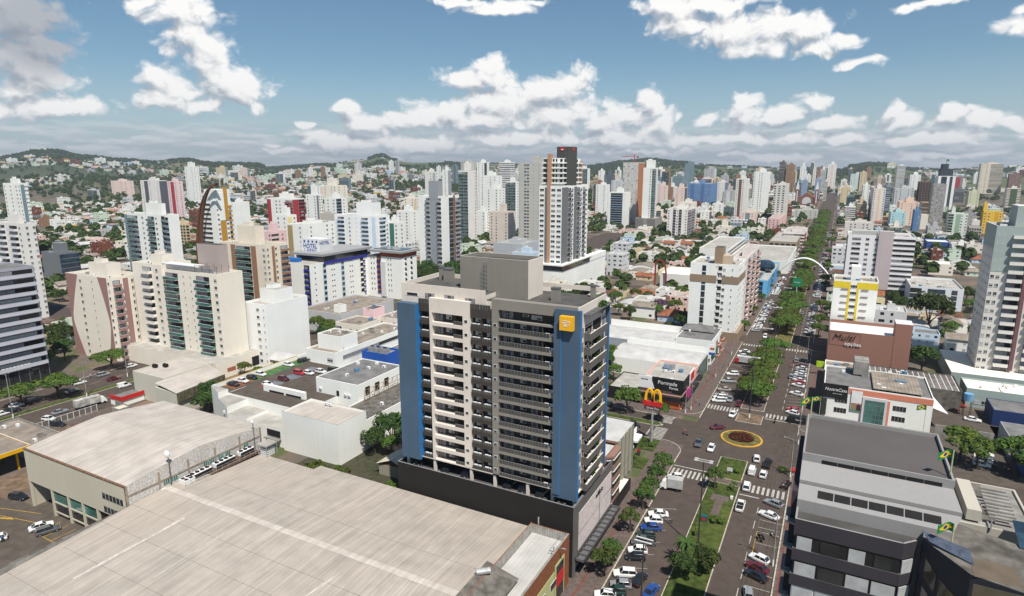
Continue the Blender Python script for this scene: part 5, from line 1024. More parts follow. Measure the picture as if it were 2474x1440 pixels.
    b = sp('green_trim_shop', 'white three-storey house with grey hipped roof and green shopfront on the avenue', 'shop building', -52, -38, 240, 262, 9.6, WHITE, RGREY, F='.w.W', S='W.b.b', acc=wallm('9a5a3c'), par=.3, fh=3.1); part('hipped_roof', b.root, lambda m: m.loft([[(-53, 252, 9.8), (-39.5, 252, 9.8), (-39.5, 263, 9.8), (-53, 263, 9.8)], [(-47, 257, 11.4), (-45, 257, 11.4), (-45, 258, 11.4), (-47, 258, 11.4)]], RGREY)); part('green_shopfront', b.root, lambda m: m.box(-38.1, -37.2, 240, 250, 2.6, 5.4, mat('shop_green', (.01, .14, .08), .6)))
    m = MB(); m.box(-104, -66, 262, 281, 0, .12, SOIL, skip='d'); 
    for i in range(14): m.blob((-101 + RND.uniform(0, 26), 264 + RND.uniform(0, 14), .1), (RND.uniform(1, 3), RND.uniform(1, 3), RND.uniform(.4, 1.3)), SOIL, 8, 5, .2)
    tag(m.build('excavated_soil'), kind='structure'); FOOT.append((-105, -53, 262, 281))
    t = thing('excavator', 'yellow excavator digging in the red soil lot behind the tower', 'excavator', (-86, 273, 0)); YE = mat('machine_yellow', (.55, .28, .02), .5, .1)
    part('cab', t, lambda m: (m.box(-88, -84.6, 272, 274.6, 1.2, 2.5, YE), m.box(-86, -84.6, 273.2, 274.5, 2.5, 3.6, YE), m.box(-85.9, -84.5, 273.1, 273.2, 2.6, 3.4, GLASS))); part('boom', t, lambda m: (m.tube((-84.8, 273.2, 2.4), (-82.4, 273.2, 5.8), .3, .22, YE), m.tube((-82.4, 273.2, 5.8), (-80.2, 273.2, 3.2), .22, .18, YE), m.box(-81, -79.6, 272.7, 273.7, 2.2, 3.3, DGREY)))
    for y in (271.8, 274.1): part('track', t, lambda m: m.box(-88, -84.2, y, y + .6, .15, 1.1, CHAR))
    b = sp('blue_roof_house', 'house with hipped dark-blue roof between the red soil lot and white apartment tower', 'house', -70, -54, 264, 276, 3.2, WHITE, par=.1); part('blue_roof', b.root, lambda m: m.loft([[(-71, 263, 3.2), (-53, 263, 3.2), (-53, 277, 3.2), (-71, 277, 3.2)], [(-65, 269, 6.2), (-59, 269, 6.2), (-59, 271, 6.2), (-65, 271, 6.2)]], mat('slate_blue_roof', (.035, .06, .10), .6, .15, 1.)))
mid_street()
# ---------------------------------------------------------------- towers of the town
GB = wallm('6f8288'); REDW = wallm('9b3b3f'); BRN = wallm('8c6a52'); TAN = wallm('b3ada2'); PALEB = wallm('b9cbdb'); MUST = mat('mustard_wall', hexc('b98a35'), .85, .08, .4); GRN = wallm('a9b8a4'); YEL = wallm('d9b03c'); PGREY = wallm('b3b1aa')
BLUW = wallm('5f7fa6'); OLIVE = wallm('8d8a6c'); SAGE = wallm('97a39f'); PEACH = wallm('dcc0a6'); DKB = wallm('4a4038')
def towers():
    T = tower
    # left part
    b = sp('grey_balcony_tower', 'grey tower with white balcony railings cut off by the left border', 'apartment building', -264, -246, 74, 112.5, zat(642, -246, 112), wallm('96969f'), RGREY, S='BBBcBBB', acc=wallm('b4b4bd'), fh=3.05, zb=7, side='r', done=False)
    b.items = [i for i in b.items if i[9] > 5]; b.done(); part('glass_base', b.root, lambda m: (m.box(-246, -245.7, 78, 112.3, .3, 6.6, GLASS), [m.box(-245.7, -245.62, 78 + i * 3.1, 78.1 + i * 3.1, .3, 6.6, ALU) for i in range(12)])); part('red_sign', b.root, lambda m: m.box(-245.6, -245.4, 88, 93, 3.2, 4.2, RED)); part('white_letters', b.root, lambda m: [m.box(-245.6, -245.3, 98 + i * 1.1, 98.8 + i * 1.1, 6.4, 8.2, WHITEP) for i in range(8)])
    T('white_emblem_tower', 'white tower with blue triangle near its top, upper left', (6, 48, 66), 443, 640, WHITE, 'w.w.ww', 'ccww', GB, fh=3)
    LMb = T('pale_balcony_tower', 'pale grey tower with glazed balconies behind the grey balcony tower', (-10, 50, 84), 540, 775, OFFW, 'BB.BBw', '.w.w', wallm('c9c9cc'), top=4)
    T('slate_block', 'dark slate-grey low block with plain side, left of the pink tower', (99, 143, 190), 612, 690, wallm('6c7073'), '...', 'DDD', top=6, fh=3)
    b = T('pink_curve_tower', 'cream tower with curved mauve flanks and angled mauve balconies', (157, 256, 338), 672, 893, CREAM, '..w.s..', 'w.BBB.cc.wBBB', MAUVE, top=4.5, hx=(.35, .8))
    x0, x1, y0, y1, h = b.dim
    for s_ in (0, 1):
        m = MB()
        for i in range(12):
            za, zb_ = h * i / 12, h * (i + 1) / 12
            f = lambda z: .05 + .34 * abs(z / h - .45) ** 1.25 * 1.6
            g = lambda z: (x0 + (x1 - x0) * f(z), ) if not s_ else (x1 - (x1 - x0) * f(z) * .7, )
            e = x0 if not s_ else x1
            m.face([(e, y0 - .05, za), (g(za)[0], y0 - .05, za), (g(zb_)[0], y0 - .05, zb_), (e, y0 - .05, zb_)][:: 1 if not s_ else -1], MAUVE)
        m.build('curved_flank', b.root)
    b = T('cream_terrace_tower', 'broad cream tower with green-glazed balconies and plain right wall', (335, 523, 585), 664, 926, CREAM, '.BBBw.w.GGGG.s.s.GGGG.w', '........', wallm('ddd6cb'), top=0, fh=2.75)
    x0, x1, y0, y1, h = b.dim; part('podium', b.root, lambda m: (m.box(x0 - 6, x1 + 3.5, y0 - 6.5, y1 + 4, 0, 6.5, CREAM, top=SLABR), m.box(x1 + 3.5, x1 + 3.6, y0 - 2, y0 + 1.5, 2, 3.4, wallm('9a5f4e')), m.box(x1 + 3.5, x1 + 3.6, y0 + 2.5, y0 + 5.5, 2, 3.4, wallm('9a5f4e')), m.box(x1 + 3.5, x1 + 3.6, y1 - 2, y1 + 2.6, 1, 4.6, DARKO)))
    part('roof_house', b.root, lambda m: m.box(x1 - 19, x1 - 7, y0 + 7, y1, h - 1, h + 9.5, wallm('a39690'), top=RDARK)); part('roof_terrace', b.root, lambda m: (m.box(x1 - 32, x1 - 3, y0 + 1, y0 + 1.2, h, h + 1.6, ALU), m.box(x1 - 33, x1 - 14, y0 + 1.5, y0 + 6, h + 1.6, h + 1.8, LGREY), m.box(x1 - 33, x1 - 14, y0 + 1.6, y0 + 1.7, h - .5, h + 1.6, GLASS)))
    fr = MB()
    for xx in (x1 - 13, x1 - 9, x1 - 5, x1 - 1): fr.box(xx, xx + .12, y0 + .8, y0 + .92, h, h + 2.6, DGREY); fr.box(xx, xx + .12, y0 + 6, y0 + 6.12, h, h + 2.6, DGREY)
    fr.box(x1 - 13, x1, y0 + .8, y0 + .9, h + 2.5, h + 2.6, DGREY); fr.build('terrace_frame', b.root)
    T('cream_left_wing', 'narrow cream tower with stacked curved balconies left of the broad cream tower', (318, 388, 402), 640, 880, CREAM, '.bw', '..', wallm('ddd6cb'), top=3, fh=2.75)
    T('pale_green_block', 'pale green-white block with small paired windows and blank right side', (587, 642, 742), 737, 902, wallm('e2e2dc'), '..ws', '.......', top=4.6, hx=(.2, .9), fh=2.9)
    T('brown_cream_round_tower', 'cream and brown tower with green glazed balconies and a stepped crown', (533, 642, 694), 592, 790, wallm('d8cdba'), 'w.cGGGc.w', 'w.cw.BBB', wallm('8e6b55'), top=8, hx=(.25, .65))
    b = T('mustard_tower', 'mustard and white tower wrapped by two rust-brown arched beams', (478, 521, 556), 486, 700, WHITE, 'hh.', 'wccwb', MUST, top=1, far=False)
    x0, x1, y0, y1, h = b.dim; rb = mat('rust_brown_beam', (.16, .065, .03), .6, .1)
    part('white_crown', b.root, lambda m: m.prism([(x0 + 5, y0 + 1), (x1 + .1, y0 + 1), (x1 + .1, y1), (x0 + 5, y1)], h - 8, h + 7, WHITE)); part('mustard_crown', b.root, lambda m: m.box(x1 - .5, x1 + .3, y0 + (y1 - y0) * .55, y0 + (y1 - y0) * .8, h - 12, h + 8, MUST)); part('white_curved_crown', b.root, lambda m: m.prism([(x1 - 1, y0 + 2), (x1 + .2, y0 + 2), (x1 + .2, y0 + (y1 - y0) * .55), (x1 - 1, y0 + (y1 - y0) * .55)], h - 12, h + 5, WHITE))
    for yy, sx_ in ((y0 - 2, 0), (y0 - 4.5, 7)):
        pts = [(x0 - 4 + sx_ + (x1 - x0 + 8 - sx_ * .6) * (1 - math.cos(R(a))), yy, 1 + (h + 9) * math.sin(R(a)) ** .8) for a in range(0, 91, 6)]
        m = MB(); m.loft([[(p[0] - .9, yy, p[2] - .9), (p[0] + .9, yy, p[2] + .9), (p[0] + .9, yy + 1.6, p[2] + .9), (p[0] - .9, yy + 1.6, p[2] - .9)] for p in pts], rb); m.build('arched_beam', b.root)
    T('blank_white_slab', 'blank white slab tower right of the mustard arched tower', (552, 562, 602), 489, 640, WHITE, '.', '.....', top=2, far=False)
    T('slate_trim_tower', 'white tower with slate-blue corner frames and green glazed balconies', (299, 405, 432), 519, 735, WHITE, 'cGGb.w.GGw.rb', '..', GB, top=6, hx=(.45, .8))
    T('tall_thin_white_tower', 'lone very slim white tower standing before the far hillside', (445, 466, 480), 402, 492, WHITE, 'w.w', 'ww', top=8, hx=(.2, .8))
    T('small_red_frame_block', 'pale block with brown trim beyond the green field', (267, 296, 322), 437, 478, PINK, 'w.w', 'ww', wallm('a0604c'))
    T('charcoal_edge_tower', 'white tower with charcoal right flank behind the slate-trimmed tower', (338, 384, 403), 436, 530, OFFW, 'wcw.w', 'ccc', wallm('55565c'))
    T('rose_tower', 'rose-banded tower right of the charcoal-edged tower', (403, 427, 441), 438, 545, wallm('d9c0c0'), 'wcw', 'w', REDW)
    T('beige_grid_block', 'small beige block full of dark windows below the mustard tower', (427, 447, 457), 541, 610, BEIGE, 'ooo', 'o')
    T('crimson_flank_tower', 'white tower with crimson flank and red balcony parapets', (645, 706, 735), 480, 625, WHITE, 'c.ww.bb', 'cr', REDW, top=4)
    T('white_step_tower', 'white tower with grey right half and tall roof block', (738, 764, 779), 470, 585, WHITE, 'w.w', 'cww', wallm('77797d'), top=9)
    T('pale_cream_tower', 'pale cream tower with two roof steps in front of the wooded hollow', (781, 812, 838), 448, 560, CREAM, 'w.ww', 'ww', top=8, hx=(.05, .5))
    T('low_pair_tower', 'white mid-rise with blue glazed corner left of the light blue balcony tower', (785, 812, 836), 478, 600, WHITE, 'ww', 'Dw', PALEB)
    T('teal_roof_block', 'pale block topped by teal and brown roof structures', (750, 805, 832), 545, 640, TAN, 'w.w', 'w', top=9, hx=(.3, .95), roof=RGREY)
    T('long_white_block', 'long white block with few paired windows behind the blue-striped hotel', (694, 730, 808), 542, 680, WHITE, 'c.w', '.w..ww', wallm('9c8b62'), top=1.5)
    T('yellow_white_block', 'white block with pale yellow roof house left of the hotel sign', (664, 694, 716), 520, 668, WHITE, 'ww', 'cw', wallm('dccf98'), top=5)
    T('pink_small_block', 'small pink block behind the brown and cream tower', (630, 655, 690), 560, 680, wallm('d9b9b9'), 'w.w', 'hw', top=5)
    T('light_blue_balcony_tower', 'white and light blue tower with rounded balcony stacks above the hotel', (807, 906, 941), 522, 668, wallm('e2e2de'), '.BB.w.s.BB.c', '.BB.', PALEB, top=9, hx=(.45, .9))
    T('teal_stripe_block', 'white block with dark teal stripe right of the light blue balcony tower', (930, 962, 978), 537, 665, WHITE, 'wcw', 'w', wallm('3f6b62'))
    T('white_roofline_block', 'white mid-rise behind the dense trees by the teal-striped block', (958, 990, 1012), 510, 600, WHITE, 'ww', 'w', top=4)
    T('beige_mid_block', 'pale block with beige stripes left of the slim white tower', (975, 1000, 1012), 478, 570, wallm('e0d8ca'), 'w.w', 'cw', BEIGE)
    b = T('slim_grey_core_tower', 'slim white tower with tall grey core and brown-striped dark glass side', (1010, 1084, 1109), 474, 690, WHITE, '..bccb..', 'DDcbb', wallm('8f9296'), top=0, far=False)
    x0, x1, y0, y1, h = b.dim; part('grey_core', b.root, lambda m: m.box(x0 + (x1 - x0) * .36, x0 + (x1 - x0) * .66, y0 - .1, y0 + 5, h - 2, h + 9.5, wallm('8f9296'))); part('brown_stripe', b.root, lambda m: m.box(x1, x1 + .25, y0 + (y1 - y0) * .42, y0 + (y1 - y0) * .56, 3, h + .5, wallm('7d5540')))
    T('white_thin_tower', 'thin white tower between slim grey-cored tower and far hills', (1026, 1045, 1058), 415, 560, OFFW, '.w', 'cw', wallm('9da2a6'), top=3)
    T('second_thin_tower', 'thin white tower with a grey edge just right of the slim pair', (1068, 1082, 1090), 410, 530, WHITE, 'w', 'c', wallm('8f9296'))
    T('glass_balcony_tower', 'grey tower with projecting glass balconies and blank white slab', (1107, 1130, 1151), 412, 600, OFFW, 'gg', '..w', wallm('b7babd'), top=7, far=False)
    T('veiled_tower', 'pale unfinished tower behind the glass-balconied tower', (1113, 1140, 1152), 392, 520, PGREY, 'wwww', 'w')
    T('white_ridge_tower', 'white tower with blue mark near its top, centre skyline', (1152, 1170, 1182), 392, 520, WHITE, 'ww', 'Dw', GB)
    T('window_grid_tower', 'white tower with dense window grid behind the beige red-topped block', (1160, 1200, 1213), 424, 560, WHITE, 'w.ww', 'w', top=4)
    T('dark_band_tower', 'tower with dark horizontal bands and brown top on the skyline', (1206, 1232, 1244), 392, 520, WHITE, 'hhhh', 'h', top=3)
    T('green_balcony_tower', 'white tower with green glazed balconies left of the dotted grey tower', (1222, 1246, 1254), 438, 570, WHITE, 'gg', 'w')
    T('white_mid_tower', 'plain white tower between the window-grid tower and the dotted tower', (1176, 1204, 1220), 455, 580, WHITE, 'w.w', 'ww', top=5)
    b = T('red_top_block', 'beige block with dark red parapet and red roof house', (1182, 1228, 1246), 512, 600, wallm('c9bdb2'), 'ww.w', 'w', REDW, top=7, hx=(.42, .66))
    T('low_white_pair', 'white mid-rise with barred windows left of the red-topped block', (1146, 1172, 1184), 510, 580, WHITE, 'w.w', 'w')
    b = T('dotted_grey_tower', 'tall grey tower dotted with small dark windows beside the orange-striped tower', (1253, 1306, 1318), 392, 615, PGREY, 's.WW.s.s', 'w', top=4.5, hx=(.5, .98), far=False)
    # orange striped tower on its white podium
    X, Y = -172, 376; Cw = WHITE
    yb_ = 716; T0 = T('orange_stripe_tower', 'tall white tower with orange vertical stripe, grey side recesses and black crown', (1303, 1358, 1421), 449, yb_, Cw, 'WcWW', 'ccbWcbWb.', wallm('6b6c6d'), top=0, far=False, fh=3)
    x0, x1, y0, y1, h = T0.dim; OS = mat('orange_brown_stripe', hexc('b38c70'), .8, .05); r = T0.root
    zu = zat(382, x0, y0 + 2)
    part('upper_block', r, lambda m: (m.box(x0 + 1.5, x0 + (x1 - x0) * .78, y0 + 2, y1 - 6, h - 1, zu, WHITE, top=RDARK), [m.box(x0 + .8, x0 + (x1 - x0) * .85, y0 + 1.2, y1 - 5, h + 1 + k * 2.9, h + 1.6 + k * 2.9, WHITE) for k in range(int((zu - h) / 2.9))]))
    for k in range(int((zu - h - 1) / 2.9)):
        zz = h + 1.9 + k * 2.9
        for a_, b_ in ((.12, .3), (.53, .6), (.66, .72)): part('window', r, lambda m: m.box(x0 + (x1 - x0) * a_, x0 + (x1 - x0) * b_, y0 + 1.9, y0 + 2, zz, zz + 1.7, GLASS))
        for q in range(5): part('window', r, lambda m: m.box(x0 + (x1 - x0) * .78, x0 + (x1 - x0) * .78 + .1, y0 + 4 + q * (y1 - y0 - 12) / 5., y0 + 4 + (q + .6) * (y1 - y0 - 12) / 5., zz, zz + 1.7, GLASS))
    part('orange_stripe', r, lambda m: m.box(x0 + (x1 - x0) * .36, x0 + (x1 - x0) * .5, y0 - .3, y0 + 3, 12, zat(372, x0, y0), OS)); hz = zat(380, x1, y1)
    cr = part('black_crown', r, lambda m: m.box(xat(1346, y0 + 12, 95), xat(1380, y0 + 12, 95), y0 + 12, y0 + 22, h, zat(354, x1, y0 + 12), wallm('4b4a48')))
    for (ax, ay, rz_) in ((xat(1355, y0 + 12, 95), y0 + 11.9, 0),): part('red_emblem', r, lambda m: (m.box(ax, ax + 2.6, ay - .1, ay, zat(363, x1, y0 + 8), zat(355, x1, y0 + 8), RED), m.box(ax + .5, ax + 1.8, ay - .15, ay - .1, zat(362, x1, y0 + 8), zat(359.5, x1, y0 + 8), WHITEP)))
    part('red_emblem', r, lambda m: m.box(xat(1380, y0 + 12, 95), xat(1380, y0 + 12, 95) + .1, y0 + 15, y0 + 18, zat(363, x1, y0 + 8), zat(355, x1, y0 + 8), RED))
    part('podium', r, lambda m: (m.box(x0 - 2, x1 + 2, y0 - 3, y1 + 32, 0, 15.5, WHITE, top=SLABR), m.box(x0 - 2.1, x1 + 2.4, y0 - 3.3, y1, 15.5, 18.4, GLASS), m.box(x0 - 2.6, x1 + 2.6, y0 - 3.6, y1 + 3, 18.4, 19.3, WHITE), m.box(x1 - 2, x1 + 2.2, y1 - 1, y1 + 32, 15.5, 19, WHITE)))
    part('orange_backing', r, lambda m: m.box(x1 - 5, x1 - 3, y1 - 8, y1 - 3, h - 2, zat(390, x1, y1 - 5), OS))
    FOOT.append((x0 - 4, x1 + 4, y0 - 5, y1 + 34))
    T('cream_small_apartment', 'small cream apartment house at the foot of the white podium', (1300, 1345, 1372), 690, 742, CREAM, 'w..w', 'ww', top=2)
    T('grey_roof_link', 'wide grey commercial block with a green roof tank behind the tower', (1192, 1262, 1302), 590, 660, wallm('a9aeb1'), '....', '...', top=2)
    T('light_blue_office', 'light blue small office block left of the orange-striped tower podium', (1236, 1284, 1304), 612, 668, PALEB, 'www', 'w', top=3)
    # between the orange striped tower and the avenue
    T('white_mid_rise', 'white mid-rise behind the netted tower, left one of the pair', (1440, 1464, 1474), 446, 520, WHITE, 'w.w', 'w', top=3)
    T('black_slab_tower', 'near-black slab tower left of the netted tower', (1460, 1478, 1486), 422, 500, wallm('5c6068'), 'w.', 'w', top=8)
    T('thin_white_far', 'thin white tower just left of the near-black slab', (1446, 1456, 1462), 412, 480, WHITE, 'w', 'w')
    T('blue_glass_office', 'white-framed office tower with pale blue glazing', (1469, 1512, 1524), 465, 553, WHITE, '.DDDD.', '.', PALEB, top=5, hx=(.4, .7))
    b = T('netted_tower', 'unfinished tower wrapped in white netting under a red crane', (1506, 1543, 1558), 392, 548, mat('white_netting', (.60, .58, .54), .9, .14, .5, spec=.1), 'w.w.w.w', 'cc', wallm('a8704e'), top=0, prob=.3, far=False)
    x0, x1, y0, y1, h = b.dim; c = thing('tower_crane', 'small red tower crane on top of the netted tower', 'crane', ((x0 + x1) / 2 + 3, y0 + 5, h)); cx_, cy_ = (x0 + x1) / 2 + 3, y0 + 5
    part('mast', c, lambda m: m.box(cx_ - .4, cx_ + .4, cy_ - .4, cy_ + .4, h - 1, h + 10, RED)); part('jib', c, lambda m: (m.box(cx_ - 18, cx_ + 5, cy_ - .3, cy_ + .3, h + 7, h + 7.6, RED), m.tube((cx_, cy_, h + 10), (cx_ - 14, cy_, h + 7.5), .15, .15, RED, 4), m.box(cx_ + 3.5, cx_ + 5.5, cy_ - .6, cy_ + .6, h + 5.4, h + 7.2, DGREY)))
    T('green_glass_tower', 'white tower with green glazed edge and black roof block', (1555, 1576, 1590), 405, 556, WHITE, '..w', 'ggw', top=9, hx=(.1, .9), far=False)
    T('grey_podium_block', 'broad grey block at the foot of the green-edged tower', (1535, 1583, 1600), 528, 560, wallm('8c8884'), 'cc.cc', '.', wallm('77736f'), top=0)
    T('mauve_column_tower', 'white mid-rise with mauve-grey centre columns', (1613, 1662, 1680), 505, 576, wallm('e0dbd4'), 'w.rwr.w', 'bb', wallm('958a8f'), top=3, far=False)
    T('pale_mid_block', 'cream mid-rise behind the mauve-columned tower', (1640, 1672, 1684), 490, 560, CREAM, 'w.w', 'w')
    T('grey_green_rise', 'silver-green curved-looking tower left of the blue slab block', (1614, 1636, 1648), 428, 478, wallm('b8c2bd'), 'DwD', 'w', GB)
    T('blue_slab_block', 'broad blue block with white window columns', (1662, 1718, 1734), 444, 500, BLUW, 'wcwwcww', 'w', wallm('496a94'), top=6, hx=(.4, .55))
    T('white_blue_neighbour', 'pale block touching the right side of the blue slab block', (1733, 1752, 1760), 440, 490, OFFW, 'w.', 'c', wallm('6e7a86'))
    T('brown_white_pair', 'white tower with brown vertical stripes near the avenue skyline', (1779, 1800, 1812), 432, 530, OFFW, 'wcw', 'w', wallm('6d4f45'))
    T('white_avenue_tower', 'broad white tower between the brown-striped tower and the slit-windowed one', (1822, 1845, 1862), 415, 520, WHITE, 'w.ww', 'ww', top=5)
    T('dark_banded_tower', 'brown-black tower with pale bands, leftmost of the brown pair', (1884, 1896, 1901), 391, 470, wallm('6a5c55'), 'hh', 'h', far=True)
    T('ochre_tower', 'ochre-brown tower, right one of the brown pair', (1901, 1915, 1922), 397, 470, wallm('8a6a4c'), 'ww', 'w')
    T('slit_window_tower', 'tall pale grey tower with rows of slit windows near the church', (1871, 1897, 1908), 446, 545, wallm('c9c6bf'), 'h.h.h', 'w', top=2)
    T('blue_twin', 'pale blue-grey slab behind the brick church', (1938, 1952, 1962), 435, 490, wallm('98a6b8'), 'cc', 'w', wallm('8291a6'))
    T('blue_twin', 'pale blue-grey slab right of the church spires', (1970, 1984, 1992), 432, 488, wallm('98a6b8'), 'cc', 'w', wallm('8291a6'))
    T('white_steeple_tower', 'white tower with tapering top above the church', (1934, 1948, 1955), 402, 470, WHITE, 'ww', 'w', top=9)
    T('black_white_tower', 'small black and white tower right of the church', (1992, 2000, 2004), 438, 486, OFFW, 'hh', 'h')
    T('yellow_far_tower', 'cream tower far up the avenue, left of its vanishing end', (1965, 1973, 1977), 408, 450, CREAM, 'w', 'c', OLIVE)
    # church
    X, Y = G(1950, 498); t = thing('brick_church', 'brick church with arched window and two pale spires beside the avenue', 'church', (X, Y, 0)); LM.append(('the brick church', X, Y)); BKc = mat('church_brick', (.25, .10, .06), .9, .15, 1.)
    part('nave', t, lambda m: (m.prism([(X - 16, Y), (X + 12, Y), (X + 12, Y + 40), (X - 16, Y + 40)], 0, 16, BKc, top=RTILE), m.face([(X - 16, Y - .1, 16), (X + 12, Y - .1, 16), (X - 2, Y - .1, 27)], BKc), m.face([(X + 12, Y, 16), (X + 12, Y + 40, 16), (X - 2, Y + 40, 27), (X - 2, Y, 27)], RTILE), m.face([(X - 16, Y, 16), (X - 2, Y, 27), (X - 2, Y + 40, 27), (X - 16, Y + 40, 16)], RTILE)))
    part('arched_window', t, lambda m: m.face([(X - 10, Y - .3, 4)] + [(X - 2 - 8 * math.cos(R(a)), Y - .3, 10 + 8 * math.sin(R(a))) for a in range(0, 181, 15)] + [(X + 6, Y - .3, 4)], LGREY))
    for dx in (-20, 15): part('bell_tower', t, lambda m: (m.box(X + dx - 3, X + dx + 3, Y - 2, Y + 4, 0, 33, BKc), m.box(X + dx - 1, X + dx + 1, Y - 2.1, Y - 2, 6, 30, LGREY), m.loft([[(X + dx - 3, Y - 2, 33), (X + dx + 3, Y - 2, 33), (X + dx + 3, Y + 4, 33), (X + dx - 3, Y + 4, 33)], [(X + dx - .2, Y + .8, 50), (X + dx + .2, Y + .8, 50), (X + dx + .2, Y + 1.2, 50), (X + dx - .2, Y + 1.2, 50)]], LGREY)))
    FOOT.append((X - 26, X + 20, Y - 4, Y + 42))
    # tower on the avenue with a brown belt
    b = T('brown_belt_tower', 'white apartment tower with brown belt under its top floors, beside the avenue', (1669, 1786, 1803), 641, 838, WHITE, '...D...rw.s.', 'ww.w', wallm('d5d3cd'), top=0, far=False, fh=2.85)
    x0, x1, y0, y1, h = b.dim; bb = wallm('8a7763'); part('brown_belt', b.root, lambda m: (m.box(x0 - .05, x0 + (x1 - x0) * .56, y0 - .16, y0, h - 8.4, h - 5.2, bb), m.box(x0 + (x1 - x0) * .67, x1 + .14, y0 - .16, y0, h - 8.4, h - 5.2, bb), m.box(x1, x1 + .14, y0, y1, h - 8.4, h - 5.2, bb)))
    part('roof_house', b.root, lambda m: (m.box(x0 + (x1 - x0) * .45, x0 + (x1 - x0) * .62, y0 + 5, y0 + 12, h - 1, h + 6.5, bb, top=RDARK), m.box(x0 + (x1 - x0) * .62, x0 + (x1 - x0) * .8, y0 + 6, y0 + 11, h - 1, h + 3, wallm('b5a48f')))); part('shop_base', b.root, lambda m: m.box(x0, x1 + 1.5, y0 - .3, y1, 0, 4.2, wallm('8a7763')))
    T('pinkish_rear_tower', 'pinkish tower with dense windows right behind the brown-belted tower', (1770, 1802, 1835), 626, 800, wallm('d5c8c4'), '..', 'wbwbwb', wallm('a58b82'), top=3, far=False)
    T('white_low_office', 'low white building with grey canopy beside the brown-belted tower', (1690, 1760, 1800), 602, 640, WHITE, '....', 'hh', top=0)
    T('glass_dome_shop', 'sky-blue shop with dark glass dome on the avenue', (1833, 1855, 1884), 678, 728, mat('sky_blue_front', hexc('6fb4dc'), .6, .05), 'D.', 'cDcD', mat('sky_blue_front2', hexc('4d9bd0'), .6, .05), top=0, far=False, cat='shop building'); 
    o = bpy.data.objects['glass_dome_shop']; dx_, dy_ = o.location.x, o.location.y; part('glass_dome', o, lambda m: m.blob((dx_ - 3, dy_ - 2, 13.5), (6, 6, 4), GLASSB, 14, 8))
    T('unfinished_frame_block', 'unfinished brown concrete frame block on the avenue', (1858, 1925, 1940), 585, 618, wallm('9a8a76'), 'ooooo', 'oo', top=0, cat='office building')
    T('red_line_block', 'white commercial block with red horizontal lines on the avenue', (1893, 1945, 1952), 562, 600, wallm('d9cfc8'), 'hhhh', 'cw', REDW, top=2)
    T('long_white_market', 'long white flat-roofed market left of the avenue', (1760, 1905, 1925), 630, 668, WHITE, '.......', '..h', top=0, cat='market')
    T('pink_far_shop', 'pale pink three-storey block on the avenue below the slit-windowed tower', (1856, 1884, 1900), 528, 560, wallm('d5b0aa'), 'www', 'w', top=1)
    T('grey_avenue_office', 'grey two-tone office beside the church square trees', (1919, 1976, 1982), 508, 530, wallm('b8b8b0'), 'wwwww', 'w', wallm('c9b58c'), top=2)
    # right of the avenue
    b = T('dark_band_hotel', 'white slab hotel with dark window bands and grey blank centre shaft', (2037, 2050, 2214), 566, 716, wallm('dedbdb'), '.hh.W.Wcc.hhhhh', 'rr', wallm('b9adac'), top=0, far=False, fh=2.95, cat='hotel')
    x0, x1, y0, y1, h = b.dim; w = x1 - x0; part('centre_shaft', b.root, lambda m: m.box(x0 + w * .46, x0 + w * .68, y0 - 1.2, y0 + 4, 6, h + 2.6, wallm('b5a9a9'))); part('dark_base', b.root, lambda m: (m.box(x0 - .3, x1 + .3, y0 - .8, y1, 0, 5.5, CHAR), m.box(x0 + w * .7, x1, y0 - .9, y0 - .8, 1, 4.5, GLASS))); part('roof_terrace', b.root, lambda m: m.box(x0 + 2, x0 + w * .45, y0 + 2, y0 + 9, h, h + 2.2, wallm('a9aba5')))
    t = T('mural_shop', 'narrow shop front with blue poster behind the yellow-striped block', (2026, 2030, 2056), 668, 712, WHITE, 'c', 'w', BLUW, top=0)
    b = T('grey_green_tower', 'big grey-green and white apartment tower with mauve balcony stripe at right edge', (2384, 2410, 2620), 545, 930, wallm('c9c5be'), 'ww.BBB..BBB..BB', '.s.w.s..w.w..s.w.s.w.', wallm('d2cfc8'), top=0, far=False, fh=2.9)
    x0, x1, y0, y1, h = b.dim; part('mauve_stripe', b.root, lambda m: m.box(x0 + (x1 - x0) * .40, x0 + (x1 - x0) * .45, y0 - 1.4, y0, 6, h - 4, wallm('6d4f52'))); part('green_crown', b.root, lambda m: (m.box(x0 - .06, x0 + (x1 - x0) * .42, y0 - .08, y0, h * .72, h, SAGE), m.box(x0 - .08, x0, y0, y1, h * .86, h, SAGE), m.box(x0 + 6, x0 + 18, y0 + 6, y0 + 16, h - 1, h + 6.5, SAGE, top=WHITEP)))
    part('podium', b.root, lambda m: m.box(x0 - 8, x1 + 2, y0 - 9, y1 + 4, 0, 5.2, wallm('8d9a97'), top=CREAM))
    T('white_warehouse_right', 'white building with blue-black windows behind the dark-banded hotel forecourt', (2186, 2200, 2330), 690, 750, wallm('d0d3d6'), 'DD.DDD.D.', '..', top=0, far=False, cat='office building')
    T('blue_hall', 'long royal-blue hall with white roof right of the dark-banded hotel', (2232, 2240, 2298), 583, 612, mat('royal_blue_wall', hexc('2f4f8f'), .7, .05), '....', '.', top=0, roof=WHITEP, cat='hall')
    T('white_school_block', 'white low block with ribbon windows right of the royal-blue hall', (2292, 2300, 2352), 590, 618, WHITE, 'hhh', '.', top=2, cat='school')
    T('cream_villa', 'cream villa with white roof left of the round dark tree', (2240, 2246, 2305), 636, 668, CREAM, '.w.w', 'w', top=0, roof=WHITEP, cat='house')
    T('white_flat_rise', 'white slender mid-rise right of the avenue, three pale stripes', (2104, 2112, 2141), 455, 540, wallm('d9d2c9'), 'w.c.w', 'w', PEACH, top=4)
